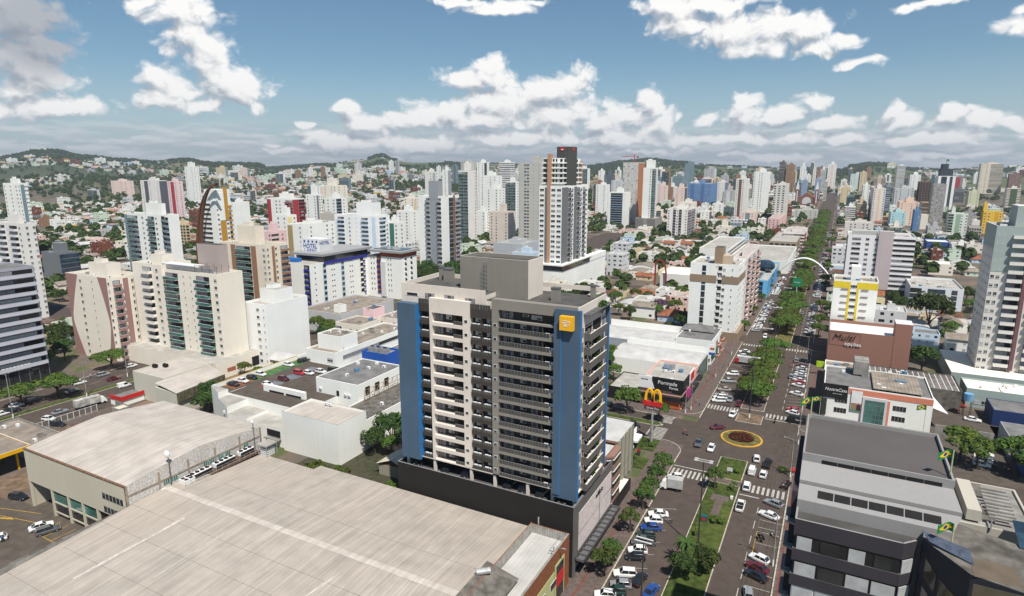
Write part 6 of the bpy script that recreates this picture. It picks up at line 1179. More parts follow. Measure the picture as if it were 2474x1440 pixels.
    T('steel_blue_rise', 'steel-blue tower touching the slender white mid-rise', (2138, 2142, 2154), 448, 520, wallm('8493a3'), 'hh', 'w')
    T('olive_block', 'broad olive-green block right of the avenue', (2056, 2060, 2112), 470, 500, OLIVE, 'hhhhhh', 'w', top=6, hx=(.2, .8))
    T('mint_twin', 'pale mint tower with white fin right of the avenue end', (2050, 2056, 2090), 420, 468, wallm('c4cfc6'), 'ww.gc', 'w', GRN, top=3)
    T('peach_tower', 'peach-grey tower behind the olive block', (2106, 2112, 2141), 428, 470, wallm('bfae9f'), 'bwb', 'w', top=4)
    b = T('black_crown_tower', 'very tall white tower with black core and crown and flag mast', (2262, 2268, 2310), 425, 520, WHITE, '.DD.c.', 'w', wallm('3c4048'), top=0, far=False)
    x0, x1, y0, y1, h = b.dim; part('black_crown', b.root, lambda m: (m.box(x0 + 2, x1 - 4, y0 + 2, y1 - 2, h - 2, zat(408, x0, y0), wallm('3c4048')), m.box(x0 + 4, x0 + 12, y0 + 3, y1 - 3, h, zat(396, x0, y0), wallm('3c4048')))); part('mast', b.root, lambda m: (m.box(x0 + 8, x0 + 8.6, y0 + 4, y0 + 4.6, h, zat(384, x0, y0), ALU), m.box(x0 + 8.6, x0 + 11.5, y0 + 4.2, y0 + 4.4, zat(390, x0, y0), zat(385, x0, y0), mat('flag_green', (.02, .22, .07), .7))))
    T('brown_frame_tower', 'brown unfinished tower with open floors left of the netted right-hand tower', (2218, 2224, 2252), 439, 512, wallm('6f5a50'), 'oooo', 'o', top=0)
    T('grey_netted_tower', 'unfinished tower in grey netting before the black-crowned tower', (2250, 2256, 2288), 444, 540, mat('grey_netting', (.36, .355, .34), .9, .2, .3), 'w.w.w.', 'w', top=0, prob=.5)
    T('orange_frame_block', 'low unfinished frame with rusty top floor and open decks', (2222, 2228, 2262), 489, 530, wallm('8a6f52'), 'hhhh', 'h', top=0)
    T('crimson_rise', 'crimson and grey mid-rise right of the black-crowned tower', (2306, 2309, 2328), 428, 470, wallm('8d8588'), 'ccw', 'w', REDW)
    T('dark_rise', 'dark grey mid-rise with open floors below the crimson one', (2304, 2308, 2332), 456, 490, wallm('6b6c6e'), 'hhh', 'h')
    T('cream_banded_tower', 'tall cream tower with long balcony bands on the right skyline', (2366, 2371, 2426), 396, 468, wallm('cfc6b2'), 'w.w.hhhhh', 'w', wallm('8b8577'), top=3, hx=(.3, .8))
    T('brown_far_rise', 'brown mid-rise at the far right skyline', (2436, 2440, 2470), 420, 470, wallm('7d6259'), 'wwww', 'w', top=3)
    T('blue_edge_block', 'narrow steel-blue block left of the blank cream wall', (2206, 2210, 2226), 507, 560, wallm('6585a8'), 'cw', '.', wallm('5577a0'))
    T('blank_cream_wall', 'block with blank cream side wall right of the steel-blue block', (2223, 2226, 2244), 518, 555, CREAM, '...', '.', top=0)
    T('sage_stripe_tower', 'mid-rise with sage-green stripe and white roof blocks', (2288, 2294, 2340), 515, 575, wallm('cdd2c8'), 'rr.ccw.w', 'w', wallm('8ea58c'), top=6, hx=(.15, .35))
    T('sage_neighbour', 'grey mid-rise touching the right side of the sage-striped one', (2330, 2334, 2352), 512, 560, wallm('9a9590'), 'w.w', 'w')
    T('yellow_block', 'bright yellow stepped block on the right', (2372, 2377, 2424), 510, 570, YEL, 'ww.cw', '.', wallm('c79a2c'), top=9, hx=(.0, .2))
    T('egg_window_block', 'block with grid of brown framed windows left of the grey-green tower', (2338, 2342, 2373), 547, 582, wallm('b5aca4'), 'ooooo', 'o', wallm('8f5f44'), top=0)
    T('pale_green_far', 'pale green tower with balconies right of the crimson mid-rise', (2336, 2342, 2368), 462, 500, wallm('c3c6a4'), 'w.w', 'w', top=3)
    T('cream_green_pair', 'cream mid-rise with dark green gap at right skyline', (2428, 2434, 2468), 455, 500, CREAM, 'hcch', 'w', wallm('4d5a3f'))
    T('peach_white_steps', 'peach and white stepped block right of the slender mid-rise', (2168, 2174, 2222), 488, 545, wallm('d8bba8'), 'w.ww', 'w', top=5)
    T('white_far_pair', 'white tower pair beyond the olive block', (2196, 2200, 2226), 422, 470, WHITE, 'ww.w', 'w', top=6)
    T('grey_mid_right', 'grey-white mid-rise group behind the peach stepped block', (2158, 2163, 2210), 455, 510, wallm('b9bcbc'), 'ww.ww', 'w', top=4)
    T('turquoise_small', 'small turquoise block below the peach stepped block', (2148, 2153, 2190), 512, 548, wallm('a9cdd2'), 'w.w', 'w', top=3)
    T('long_avenue_row', 'long pale row of shops with orange strip right of the avenue', (2036, 2042, 2112), 536, 580, wallm('d0c9c2'), '.ww.ww.', 'ww', OR_, top=2, cat='shop building')
OR_ = wallm('c0673f')
towers()
def hotel():
    t = thing('blue_stripe_hotel', 'white L-shaped hotel with royal-blue balconies and lettered roof sign', 'hotel', (-240, 262, 0)); LM.append(('the blue-striped hotel', -240, 262)); NB = mat('royal_blue_trim', hexc('2b2f86'), .7, .04); LB = wallm('9fb4c0'); WO = mat('orange_wood', hexc('a5502a'), .7, .2, 2.)
    x0, x1 = -268, -244; Y0 = 238; Y1 = 290; h = 25.
    m = MB(); m.box(x0, x1, Y0, Y1, 0, h, WHITE, top=SLABR); m.box(x1, -219, 283, 298, 0, 24.5, WHITE, top=SLABR); m.build('wall', t)
    part('dark_attic', t, lambda m: (m.box(x0 + 4, x1 + .3, Y0 + 10, Y1 - 4, h, h + 3.2, GLASS), m.box(x0 + 2, x1 + 1.2, Y0 + 8, Y1 - 3, h + 3.2, h + 4.4, wallm('8f8f8f')), m.box(x1, x1 + .4, Y0 + 10, Y1 - 6, h - 1.4, h + .2, NB)))
    part('flat_roof', t, lambda m: (m.box(x1 + 2, -217.5, 281.5, 299, 27, 28.2, wallm('8f8f8f')), m.box(x1 + 4, -220, 285, 295, 28.25, 28.6, GLASSB))); part('wood_attic', t, lambda m: (m.box(-234, -218.9, 282.9, 298, 24.5, 27, WO)))
    part('blue_terrace', t, lambda m: m.box(x0 + 2, x0 + 12, Y0 + 2, Y0 + 6, h, h + 2, mat('pool_blue', (.02, .16, .5), .5)))
    for k in range(7):
        z = 3.2 + k * 3.05
        for (a, b_) in ((x0 + 6.2, x0 + 9.8), (x1 - 4.4, x1 - .6)): part('balcony', t, lambda m: (m.box(a, b_, Y0 - .03, Y0, z, z + 2.9, DARKO), m.box(a, b_, Y0 - .5, Y0, z - .3, z + .7, NB), m.box(a + .6, b_ - 1.2, Y0 - .1, Y0, z + .8, z + 2.2, CURT)))
        for y in (Y0 + 9, Y0 + 23): part('balcony', t, lambda m: (m.box(x1, x1 + .04, y, y + 2.6, z, z + 2.8, LB), m.box(x1, x1 + .1, y + .5, y + 2.3, z + .7, z + 2.4, GLASS)))
        for y in (Y0 + 3, Y0 + 15.5, Y0 + 17.2, Y0 + 30, Y0 + 31.8): part('window', t, lambda m: m.box(x1, x1 + .06, y, y + .75, z + 1.2, z + 1.9, GLASS))
        part('balcony', t, lambda m: (m.box(x1, x1 + .05, 276, 280, z, z + 2.4, CREAM), m.box(x1, x1 + .1, 277, 279.6, z + .3, z + 2.2, DARKO), m.box(x1, x1 + .8, 279.4, 280.6, z - .3, z + .6, NB)))
        part('window', t, lambda m: (m.box(-236.5, -233.6, 282.9, 283, z, z + 2.9, DARKO), m.box(-236.5, -233.6, 282.5, 283, z - .3, z + .5, NB), m.box(-236.2, -234.4, 282.8, 283, z + .8, z + 2.3, WO)))
        for x in (-241, -239, -228.5, -226.6): part('window', t, lambda m: m.box(x, x + .5, 282.93, 283, z + 1, z + 2.2, GLASS))
        for y in (286.5, 292): part('window', t, lambda m: m.box(-219, -218.93, y, y + 1.8, z + .5, z + 2.3, DARKO)) ; 
        for y in (286.2, 291.7): part('window_box', t, lambda m: m.box(-219, -218.3, y, y + 1.2, z + .3, z + 1., WHITE))
    part('grey_fin', t, lambda m: m.box(-233.4, -230.2, 282.2, 283, 1, 21.5, LGREY))
    sg = part('roof_sign', t, lambda m: (m.box(x0 + 2, x0 + 16, Y0 + 16, Y0 + 26, h + 3, h + 11, LGREY), m.box(x0 + 2, x0 + 16, Y0 + 15.8, Y0 + 16, h + 3, h + 11.4, WHITEP)))
    SB = mat('sign_blue', (.03, .08, .35)); put(text('HOTEL', 3.3, SB, (x0 + 9, Y0 + 15.7, h + 7.2), FR, .05), sg); put(text('LARNI', 3.3, SB, (x0 + 9, Y0 + 15.7, h + 4.5), FR, .05), sg)
    for i in range(4): part('star', sg, lambda m: m.prism([(x0 + 4.4 + i * 3, Y0 + 15.6), (x0 + 5.6 + i * 3, Y0 + 15.6), (x0 + 5.6 + i * 3, Y0 + 15.7), (x0 + 4.4 + i * 3, Y0 + 15.7)], h + 9.4, h + 10.4, SB))
    put(text('HOTEL', 2.4, SB, (x0 + 16.1, Y0 + 19.5, h + 9), RT, .05), sg)
    FOOT.append((x0 - 2, -216, Y0 - 2, 300))
    sp('grey_parapet_hall', 'low hall with wide grey roof and grey parapet in front of the blue-striped hotel', 'hall', -222, -196, 208, 246, 9.6, wallm('b5b5b5'), RFC, par=.6); sp('roof_cube', 'small white cube room on the grey-parapeted hall', 'roof room', -204, -200, 212, 216, 12.4, WHITE, SLABR, par=.2, foot=False)
    sp('pink_cream_house', 'cream house with pink stair block below the grey-parapeted hall', 'house', -192, -178, 200, 214, 8.4, CREAM, RFC, F='b.ww', S='w.w', par=.4); sp('pink_stair_block', 'pink stair block with dishes beside the cream house', 'stair block', -190, -184, 216, 224, 11.6, wallm('e3bfc0'), RDARK, par=.3); sp('beige_low_house', 'beige low house right of the pink stair block', 'house', -183, -172, 218, 232, 8, CREAM, RFC, F='w.w', S='w.w', par=.4)
hotel()
def arch():
    t = thing('white_road_arch', 'white curved arch spanning the left side of the avenue', 'road arch', (-13, 470, 0)); LM.append(('the white road arch', -13, 470)); m = MB()
    for dz in (0, 1):
        pts = [(-34 + 34 * i / 16., 468 + dz * 2, 1 + 13 * math.sin(math.pi * i / 16.) ** .8) for i in range(17)]
        for p, q in zip(pts, pts[1:]): m.tube(p, q, .5, .5, WHITEP, 6)
    m.build('arch_tubes', t)
    t = thing('green_disc_sign', 'round green sign on a pole standing in the avenue median', 'sign', (-16, 372, 0)); part('pole', t, lambda m: m.tube((-16, 372, 0), (-16, 372, 11), .2, .2, FRAME)); part('disc', t, lambda m: m.tube((-16, 371.8, 13), (-16, 372.2, 13), 2.6, 2.6, mat('sign_green', (.01, .22, .09), .5), 20)); put(text('Uniao', 1.2, WHITEP, (-16, 371.7, 13), FR, .02), t)
    t = thing('red_arch_portal', 'pale hall with dark-red curved arch portal', 'hall', (-80, 395, 0)); X, Y = -97, 392; part('hall', t, lambda m: m.box(X, X + 40, Y, Y + 30, 0, 9, OFFW, top=CREAM)); MR = mat('maroon_arch', hexc('8c2f36'), .7, .05)
    pts = [(X - 3, Y - 1, 0), (X - 3, Y - 1, 16)] + [(X - 3 + 7 * math.sin(R(a)), Y - 1, 16 + 3 * math.sin(R(a * 2)) - 9 * (1 - math.cos(R(a)))) for a in range(15, 91, 15)] + [(X + 4, Y - 1, 2)]
    m = MB()
    for p, q in zip(pts, pts[1:]): m.tube(p, q, .6, .6, MR, 4)
    m.build('maroon_arch', t); part('maroon_pier', t, lambda m: m.box(X + 26, X + 27.5, Y - .6, Y, 0, 10, MR)); FOOT.append((X - 4, X + 42, Y - 2, Y + 32))
arch()
# ---------------------------------------------------------------- wording of labels by neighbouring landmarks
SHORT = {}
def short(l):
    if l in SHORT: return SHORT[l]
    w = l.split(); cut = len(w)
    for k in ('behind', 'beside', 'under', 'between', 'above', 'with', 'left', 'right', 'beyond', 'in', 'along', 'wrapped', 'before', 'near', 'standing', 'touching', 'carrying', 'full', 'dotted', 'cut', 'across', 'below', 'at', 'on', 'topped', 'facing', 'spanning', 'squeezed', 'leftmost', 'just', 'right', 'far'):
        if k in w and 1 < w.index(k) < cut: cut = w.index(k)
    s = ' '.join(w[:min(cut, 5)]).strip(','); s = s if s.startswith('the ') else 'the ' + s; SHORT[l] = s; return s
_names = {}
for l, x, y in LM: _names.setdefault(short(l), []).append((x, y))
LMS = [(n, p[0][0], p[0][1]) for n, p in _names.items() if len(p) == 1]
USED = set(o['label'] for o in bpy.data.objects if o.get('label'))
def relabel(base, X, Y, words=16):
    px, py = PX(X, Y, terr(X, Y)); c = []
    for n, lx, ly in LMS:
        qx, qy = PX(lx, ly, terr(lx, ly)); c.append((math.hypot(px - qx, (py - qy) * 1.6), n, px - qx, py - qy, Y - ly))
    c.sort()
    for extra in ('', 'just ', 'a little '):
        for d, n, dx, dy, dY in c[:14]:
            rel = ('right of' if dx > 0 else 'left of') if abs(dx) > abs(dy) * 1.2 else ('behind' if dy < 0 else 'in front of')
            for r2 in ((rel,) if extra == '' else (('beyond' if dy < 0 else 'below'), rel)):
                s = '%s %s%s %s' % (base, extra, r2, n)
                if len(s.split()) <= words and s not in USED: USED.add(s); return s
    for (d, n, dx, dy, dY) in c[:10]:
        for (d2, n2, *_r) in c[:10]:
            if n != n2:
                s = '%s between %s and %s' % (base, n, n2)
                if len(s.split()) <= words and s not in USED: USED.add(s); return s
    return base + ' ' + 'near ' + c[0][1]
def free(X, Y, r=3.):
    if -40 < X < 4 and Y < 1900: return False
    if any(abs(Y - y) < 5.5 + r for y in XS[1:]) or (163 - r < Y < 186 + r): return False
    if any(abs(X - x) < 5 + r for x in YS) and Y > 180: return False
    if -247 - r < X < -196 + r and Y < 700: return False
    for a, b, c, d in FOOT:
        if a - r < X < b + r and c - r < Y < d + r: return False
    return True
def inview(X, Y, z=0, m=60):
    f = cdist(X, Y)
    if f < 20: return False
    p = PX(X, Y, terr(X, Y) + z); return -m < p[0] < 2474 + m and p[1] < 1440 + m
# ---------------------------------------------------------------- trees
def crown_mb(seed, r, h, z0, n, leaf, mats, flat=.6, clumps=14, leaf_s=.42):
    rd = random.Random(seed); m = MB(); cl = []
    for i in range(clumps):
        a = i * 2.4 + rd.uniform(-.5, .5); q = r * math.sqrt((i + .5) / clumps) * .82; cl.append((q * math.cos(a), q * math.sin(a), z0 + h * (.45 + .35 * (1 - (q / r) ** 2)) + rd.uniform(-.12, .12) * h, r * rd.uniform(.26, .42)))
    for i in range(n):
        c = rd.choice(cl); th = rd.uniform(0, 6.283); u = rd.uniform(-.55, 1); s = math.sqrt(1 - u * u); k = rd.uniform(.72, 1.05)
        p = Vector((c[0] + c[3] * k * s * math.cos(th), c[1] + c[3] * k * s * math.sin(th), c[2] + c[3] * k * u * flat))
        nrm = (Vector((s * math.cos(th), s * math.sin(th), u + .35)) + Vector((rd.uniform(-.6, .6), rd.uniform(-.6, .6), rd.uniform(-.4, .5)))).normalized()
        a = nrm.orthogonal().normalized(); b = nrm.cross(a); t = rd.uniform(0, 6.28); a, b = a * math.cos(t) + b * math.sin(t), b * math.cos(t) - a * math.sin(t)
        l = leaf_s * rd.uniform(.6, 1.3); a *= l; b *= l * .6; m.face([p - a, p - b * .9, p + a, p + b * .9], mats[0] if rd.random() < .72 else mats[1])
    return m, cl
def tree_proto(seed, r, h, trunk, n, mats, flat=.6, ls=.42, clumps=14):
    m, cl = crown_mb(seed, r, h, trunk, n, 0, mats, flat, clumps, ls); t = MB(); t.tube((0, 0, -.1), (.1, 0, trunk), .24 * r / 3, .16 * r / 3, BARK, 7)
    for c in cl[::3]: t.tube((.1, 0, trunk * .9), (c[0] * .8, c[1] * .8, c[2]), .11 * r / 3, .04, BARK, 5)
    return (t.mesh('trunk'), m.mesh('crown'))
TP = {'umbrella': [tree_proto(s, 4.6, 3.0, 2.6, 2600, (LEAF, LEAFY), .55, .34, 16) for s in (1, 2, 3)],
      'street': [tree_proto(s, 2.3, 3.4, 1.9, 1100, (LEAF, LEAFD), .95, .25, 10) for s in (4, 5)],
      'round': [tree_proto(s, 3.4, 4.6, 2.2, 1500, (LEAF, LEAFY), .95, .36, 12) for s in (6, 7)],
      'dark': [tree_proto(s, 4.2, 7.0, 2.2, 1900, (LEAFD, LEAF), 1.1, .42, 14) for s in (8, 9)],
      'far': [tree_proto(s, 4.0, 4.5, 1.8, 240, (LEAFD, LEAF), .9, 1.0, 8) for s in (10, 11, 12)],
      'bush': [tree_proto(s, 1.5, 1.3, .3, 420, (LEAF, LEAFY), .8, .22, 6) for s in (13,)], 'purple': [tree_proto(14, 4, 4, 2.4, 1500, (LEAFP, LEAFD), .9, .4, 12)],
      'young': [tree_proto(15, 1.1, 1.6, 1.4, 260, (LEAFY, LEAF), .9, .22, 5)]}
def palm_proto():
    t = MB(); t.tube((0, 0, 0), (.2, .1, 5.2), .22, .15, BARK, 8); m = MB(); rd = random.Random(5)
    for i in range(26):
        a = i * 2.4; el = rd.uniform(-.2, 1.1); L_ = 2.8; prev = Vector((.2, .1, 5.2))
        for k in range(6):
            s = (k + 1) / 6; d = Vector((math.cos(a) * math.cos(el - s * 1.5), math.sin(a) * math.cos(el - s * 1.5), math.sin(el - s * 1.5))); nx = prev + d * L_ / 6; sd_ = d.cross(Vector((0, 0, 1))).normalized() * .42 * (1 - abs(s - .4))
            m.face([prev - sd_, nx - sd_ * .9 - Vector((0, 0, .12)), nx, prev], LEAF); m.face([prev, nx, nx + sd_ * .9 - Vector((0, 0, .12)), prev + sd_], LEAFD); prev = nx
    return (t.mesh('trunk'), m.mesh('crown'))
TP['palm'] = [palm_proto()]
NT = [0]
def tree(kind, X, Y, s=1., label=None, group='trees of the town', z=None, name='tree', sz=1.):
    NT[0] += 1; tr, cr = RND.choice(TP[kind]); z = terr(X, Y) if z is None else z; rz = RND.uniform(0, 6.28)
    nm = {'palm': 'palm_tree', 'bush': 'bush'}.get(kind, 'tree')
    base = {'umbrella': 'broad flat-topped green tree', 'street': 'small dense street tree', 'round': 'rounded green tree', 'dark': 'tall dark green tree', 'far': 'dark green tree', 'bush': 'low clipped bush', 'purple': 'purple flowering tree', 'palm': 'tall palm', 'young': 'thin young sapling'}[kind]
    t = thing(nm, label or relabel(base, X, Y), 'palm' if kind == 'palm' else 'tree' if kind != 'bush' else 'bush', (X, Y, z), rz, group); t.scale = (s, s, s * sz)
    if label: USED.add(label)
    inst('trunk', tr, t, (0, 0, 0)); inst('crown', cr, t, (0, 0, 0)); return t
def near_trees():
    g = 'trees on the avenue median'
    ys = [205.5, 211.5, 222, 231, 240, 251, 262]; od = ['first', 'second', 'third', 'fourth', 'fifth', 'sixth', 'seventh']
    for i, y in enumerate(ys): tree('umbrella', -18.2 + RND.uniform(-.8, .8), y, 1.18 * RND.uniform(.95, 1.12), '%s broad tree up the avenue median from the roundabout' % od[i], g)
    y = 285
    while y < 1150:
        if not any(abs(y - c) < 12 for c in XS): tree('umbrella', -16.2 + RND.uniform(-1.2, 1.2), y, RND.uniform(1.2, 1.5) * (1 if y < 600 else 1.3), None, g)
        y += RND.uniform(7.5, 10) if y < 560 else RND.uniform(11, 15)
    y = 300
    while y < 900:
        if not any(abs(y - c) < 12 for c in XS):
            if RND.random() < .6: tree('round', -33.5, y, RND.uniform(.7, 1.05), None, 'street trees along the avenue')
            if RND.random() < .5: tree('round', -2.5, y + 4, RND.uniform(.8, 1.2), None, 'street trees along the avenue')
        y += 18
    g = 'small trees on the near pavement'
    for i, (y, s) in enumerate(((99.5, 1.15), (103.5, 1.0), (115.3, 1.0), (125.6, 1.05), (130.2, 1.05), (137.2, 1.0), (143.2, 1.1))): tree('street', -32.3, y, s, ('first', 'second', 'third', 'fourth', 'fifth', 'sixth', 'seventh')[i] + ' small pavement tree from the brick annex towards the junction', g)
    g = 'trees on the lawn island'
    tree('street', -19.8, 142.3, 1.0, 'round small tree on the left edge of the lawn island', g); tree('bush', -16.6, 152.8, .9, 'spreading bush at the far end of the lawn island', g); tree('bush', -16.6, 127.3, 1.0, 'low dark bush in the middle of the lawn island', g); tree('young', -15.6, 143.2, .9, 'slender sapling near the lawn cross path', g)
    tree('dark', -15.8, 109.0, .62, 'dense tree at the near end of the lawn island', g); tree('dark', -19.2, 105.4, .6, 'second dense tree at the near end of the lawn island', g); tree('palm', -19.6, 110.0, .95, 'palm beside the tall light mast on the lawn island', g); tree('young', -19.4, 120.4, .8, 'yellowish sapling left of the light mast', g)
    tree('bush', -5.8, 159.0, .9, 'spiky bush in the red-kerbed corner bed', g)
    g = 'trees of the left street'
    for i, (x, y, s) in enumerate(((-227.5, 94.5, 1.15), (-223.8, 103.5, 1.35), (-238.5, 129.5, 1.25))): tree('umbrella', x, y, s, ('leftmost broad tree over the left street', 'widest tree over the left street median', 'broad tree in front of the pink tower')[i], g)
    tree('umbrella', -240, 158, 1.1, 'tree squeezed between the pink tower and the cream tower', g); tree('round', -290, 170, 1.3, None, g)
    g = 'trees around the tower'
    for (x, y, s, k, l) in ((-169.5, 120, 1.0, 'dark', 'dark bushes at the corner of the white parking deck'), (-167.5, 116.5, .8, 'dark', 'lower dark tree below the rusty fascia'), (-101.5, 124.5, 1.15, 'dark', 'tall dark tree beside the white box hall'), (-99, 121, .8, 'round', 'yellow-green tree behind the garden hut'), (-97.5, 131, 1.2, 'dark', 'dark tree touching the left blue panel'), (-103.5, 119.5, .8, 'dark', 'lower dark tree beside the white box hall corner'),
                            (-52.3, 178.3, 1.25, 'round', 'round tree left of the yellow arch sign'), (-42, 176.5, .95, 'round', 'round tree right behind the yellow arch sign'), (-205, 203, 1.3, 'round', 'tree before the grey-parapeted hall'), (-199.5, 203.5, 1.1, 'round', 'second tree before the grey-parapeted hall'), (-194.5, 200, .9, 'round', 'small tree beside the pink and cream houses'),
                            (34.5, 187.5, 1.35, 'round', 'bushy tree behind the charcoal block roof'), (37.5, 183.5, 1.2, 'round', 'second bushy tree behind the charcoal block roof'), (45, 184, 1.5, 'round', 'large round tree by the right border'), (48.5, 180.5, 1.2, 'round', 'round tree lowest at the right border'), (42.5, 338, 2.1, 'dark', 'big round dark tree right of the mauve shop wall'),
                            (-58, 283, 1.1, 'dark', 'dark tree left of the blue hipped roof'), (-64, 282, .7, 'round', 'low round tree at the edge of the red soil lot'), (-78, 315, 1.2, 'purple', 'purple flowering tree by the four-storey apartment')):
        tree(k, x, y, s, l, g)
    for i in range(16):
        x = -232 + (i % 4) * 9 + RND.uniform(-3, 3); y = 312 + (i // 4) * 11 + RND.uniform(-3, 3); tree('dark', x, y, RND.uniform(1.1, 1.9), None, 'dense park trees behind the hotel')
    for (x, y) in ((-43, 147), (-42, 149), (-41.6, 160.5), (-39, 158.4), (-41.5, 157)): tree('bush', x, y, RND.uniform(.5, .8), None, 'bushes in the restaurant garden')
    m = MB(); rd = random.Random(2)
    for i in range(1500):
        a = rd.uniform(0, 6.28); q = 3.4 * math.sqrt(rd.random()); c = Vector((-18 + q * math.cos(a), 175.2 + q * math.sin(a), .35 + rd.uniform(0, .45))); u = Vector((rd.uniform(-1, 1), rd.uniform(-1, 1), rd.uniform(-.3, .3))).normalized() * .2; w = u.cross(Vector((rd.uniform(-.4, .4), rd.uniform(-.4, .4), 1))).normalized() * .14
        m.face([c - u, c - w, c + u, c + w], LEAFR if i % 9 else LEAF)
    o = m.build('flower_bed'); tag(o, 'maroon foliage bed in the middle of the roundabout', 'flower bed')
near_trees()
# ---------------------------------------------------------------- vehicles
PAINT = {n: mat('car_paint_' + n, c, .28, .03, 2., spec=.6, coat=.6, metal=mt) for n, c, mt in (('white', (.72, .72, .70), 0), ('silver', (.36, .37, .38), .35), ('grey', (.13, .135, .14), .35), ('black', (.012, .012, .014), 0), ('red', (.42, .014, .014), 0), ('wine', (.13, .012, .02), .2), ('blue', (.02, .07, .28), .2), ('green', (.02, .05, .04), .2), ('beige', (.34, .30, .24), .2), ('yellow', (.6, .36, .02), 0))}
TYRE = mat('tyre_rubber', (.014, .014, .014), .9, .1); RIM = mat('wheel_rim', (.4, .4, .42), .35, .1, metal=.6); LAMP = mat('headlamp_glass', (.6, .62, .64), .15, .05); TAIL = mat('tail_lamp', (.35, .01, .01), .25, .05)
SHAPE = {  # length, width, belt, roof, hood station, windscreen top, roof end, rear glass base
    'hatchback': (3.9, 1.7, .88, 1.48, 1.0, .35, -1.35, -1.8), 'sedan': (4.4, 1.75, .88, 1.44, 1.05, .35, -1.0, -1.65), 'estate': (4.4, 1.78, .92, 1.6, 1.15, .5, -1.8, -2.1), 'pickup': (5.1, 1.85, 1.0, 1.72, 1.35, .7, -.5, -.65), 'van': (4.2, 1.75, 1.0, 1.8, 1.3, .7, -1.95, -2.05)}
_CM = {}
def car_mesh(kind, col):
    if (kind, col) in _CM: return _CM[(kind, col)]
    L_, Wd, belt, roof, xh, xt, xr_, xb = SHAPE[kind]; w = Wd / 2; l = L_ / 2; P = PAINT[col]; b = MB()
    st = [(l, .42, .62, .72), (l - .12, .24, .70, .9), (xh + .15, .2, belt - .06, 1.), (xh - .2, .2, belt, 1.), (xb + .1, .2, belt, 1.), (-l + .1, .24, (belt - .04) if kind != 'pickup' else belt, .94), (-l, .42, .7, .84)]
    b.loft([[(x, -w * k * .9, z0), (x, -w * k, z0 + .18), (x, -w * k, zt - .16), (x, -w * k * .9, zt), (x, w * k * .9, zt), (x, w * k, zt - .16), (x, w * k, z0 + .18), (x, w * k * .9, z0)] for x, z0, zt, k in st], P)
    b.loft([[(xt - .02, -w * .7, roof - .05), (xt - .02, w * .7, roof - .05), (xt - .05, w * .66, roof), (xt - .05, -w * .66, roof)], [(xr_ + .02, -w * .7, roof - .05), (xr_ + .02, w * .7, roof - .05), (xr_ + .05, w * .66, roof - .02), (xr_ + .05, -w * .66, roof - .02)]], P)
    for s_ in (-1, 1):                                     # pillars
        for (x0, x1) in ((xh - .12, xt), ((xt + xr_) / 2 + .05, (xt + xr_) / 2 + .05), (xb, xr_)): b.tube((x0, s_ * w * .87, belt - .02), (x1, s_ * w * .7, roof - .03), .045, .045, P, 4)
    if kind == 'pickup': b.box(-l + .15, xb - .1, -w * .78, w * .78, belt - .0, belt + .02, BLACKP)
    if kind == 'van':
        b.loft([[(-.25, -w * .9, belt - .05), (-.25, w * .9, belt - .05), (-.25, w * .76, roof + .02), (-.25, -w * .76, roof + .02)], [(xb, -w * .9, belt - .05), (xb, w * .9, belt - .05), (xb, w * .76, roof + .02), (xb, -w * .76, roof + .02)]], P)
    g = MB(); g.loft([[(xh - .12, -w * .84, belt - .02), (xh - .12, w * .84, belt - .02), (xb + .02, w * .84, belt - .02), (xb + .02, -w * .84, belt - .02)], [(xt, -w * .68, roof - .04), (xt, w * .68, roof - .04), (xr_, w * .68, roof - .04), (xr_, -w * .68, roof - .04)]], GLASS)
    wh = MB(); wh.tube((0, -.1, 0), (0, .1, 0), .31, .31, TYRE, 12); wh.tube((0, -.11, 0), (0, .11, 0), .18, .18, RIM, 8)
    hl = MB(); hl.box(-.06, .03, -.17, .17, -.07, .07, LAMP); tl = MB(); tl.box(-.03, .05, -.13, .13, -.1, .1, TAIL)
    allm = MB(); allm.merge(b); allm.merge(g)
    for x in (l - .75, -l + .75):
        for s_ in (-1, 1): allm.merge(wh, Matrix.Translation((x, s_ * (w - .1), .31)))
    for s_ in (-1, 1): allm.merge(hl, Matrix.Translation((l - .1, s_ * w * .66, .62))); allm.merge(tl, Matrix.Translation((-l + .05, s_ * w * .76, .75)))
    _CM[(kind, col)] = (b.mesh('body'), g.mesh('windows'), wh.mesh('wheel'), hl.mesh('headlight'), tl.mesh('tail_light'), allm.mesh('car'), l, w); return _CM[(kind, col)]
CARN = {'hatchback': 'hatchback', 'sedan': 'saloon car', 'estate': 'tall estate car', 'pickup': 'pickup truck', 'van': 'small van'}
NC = [0]
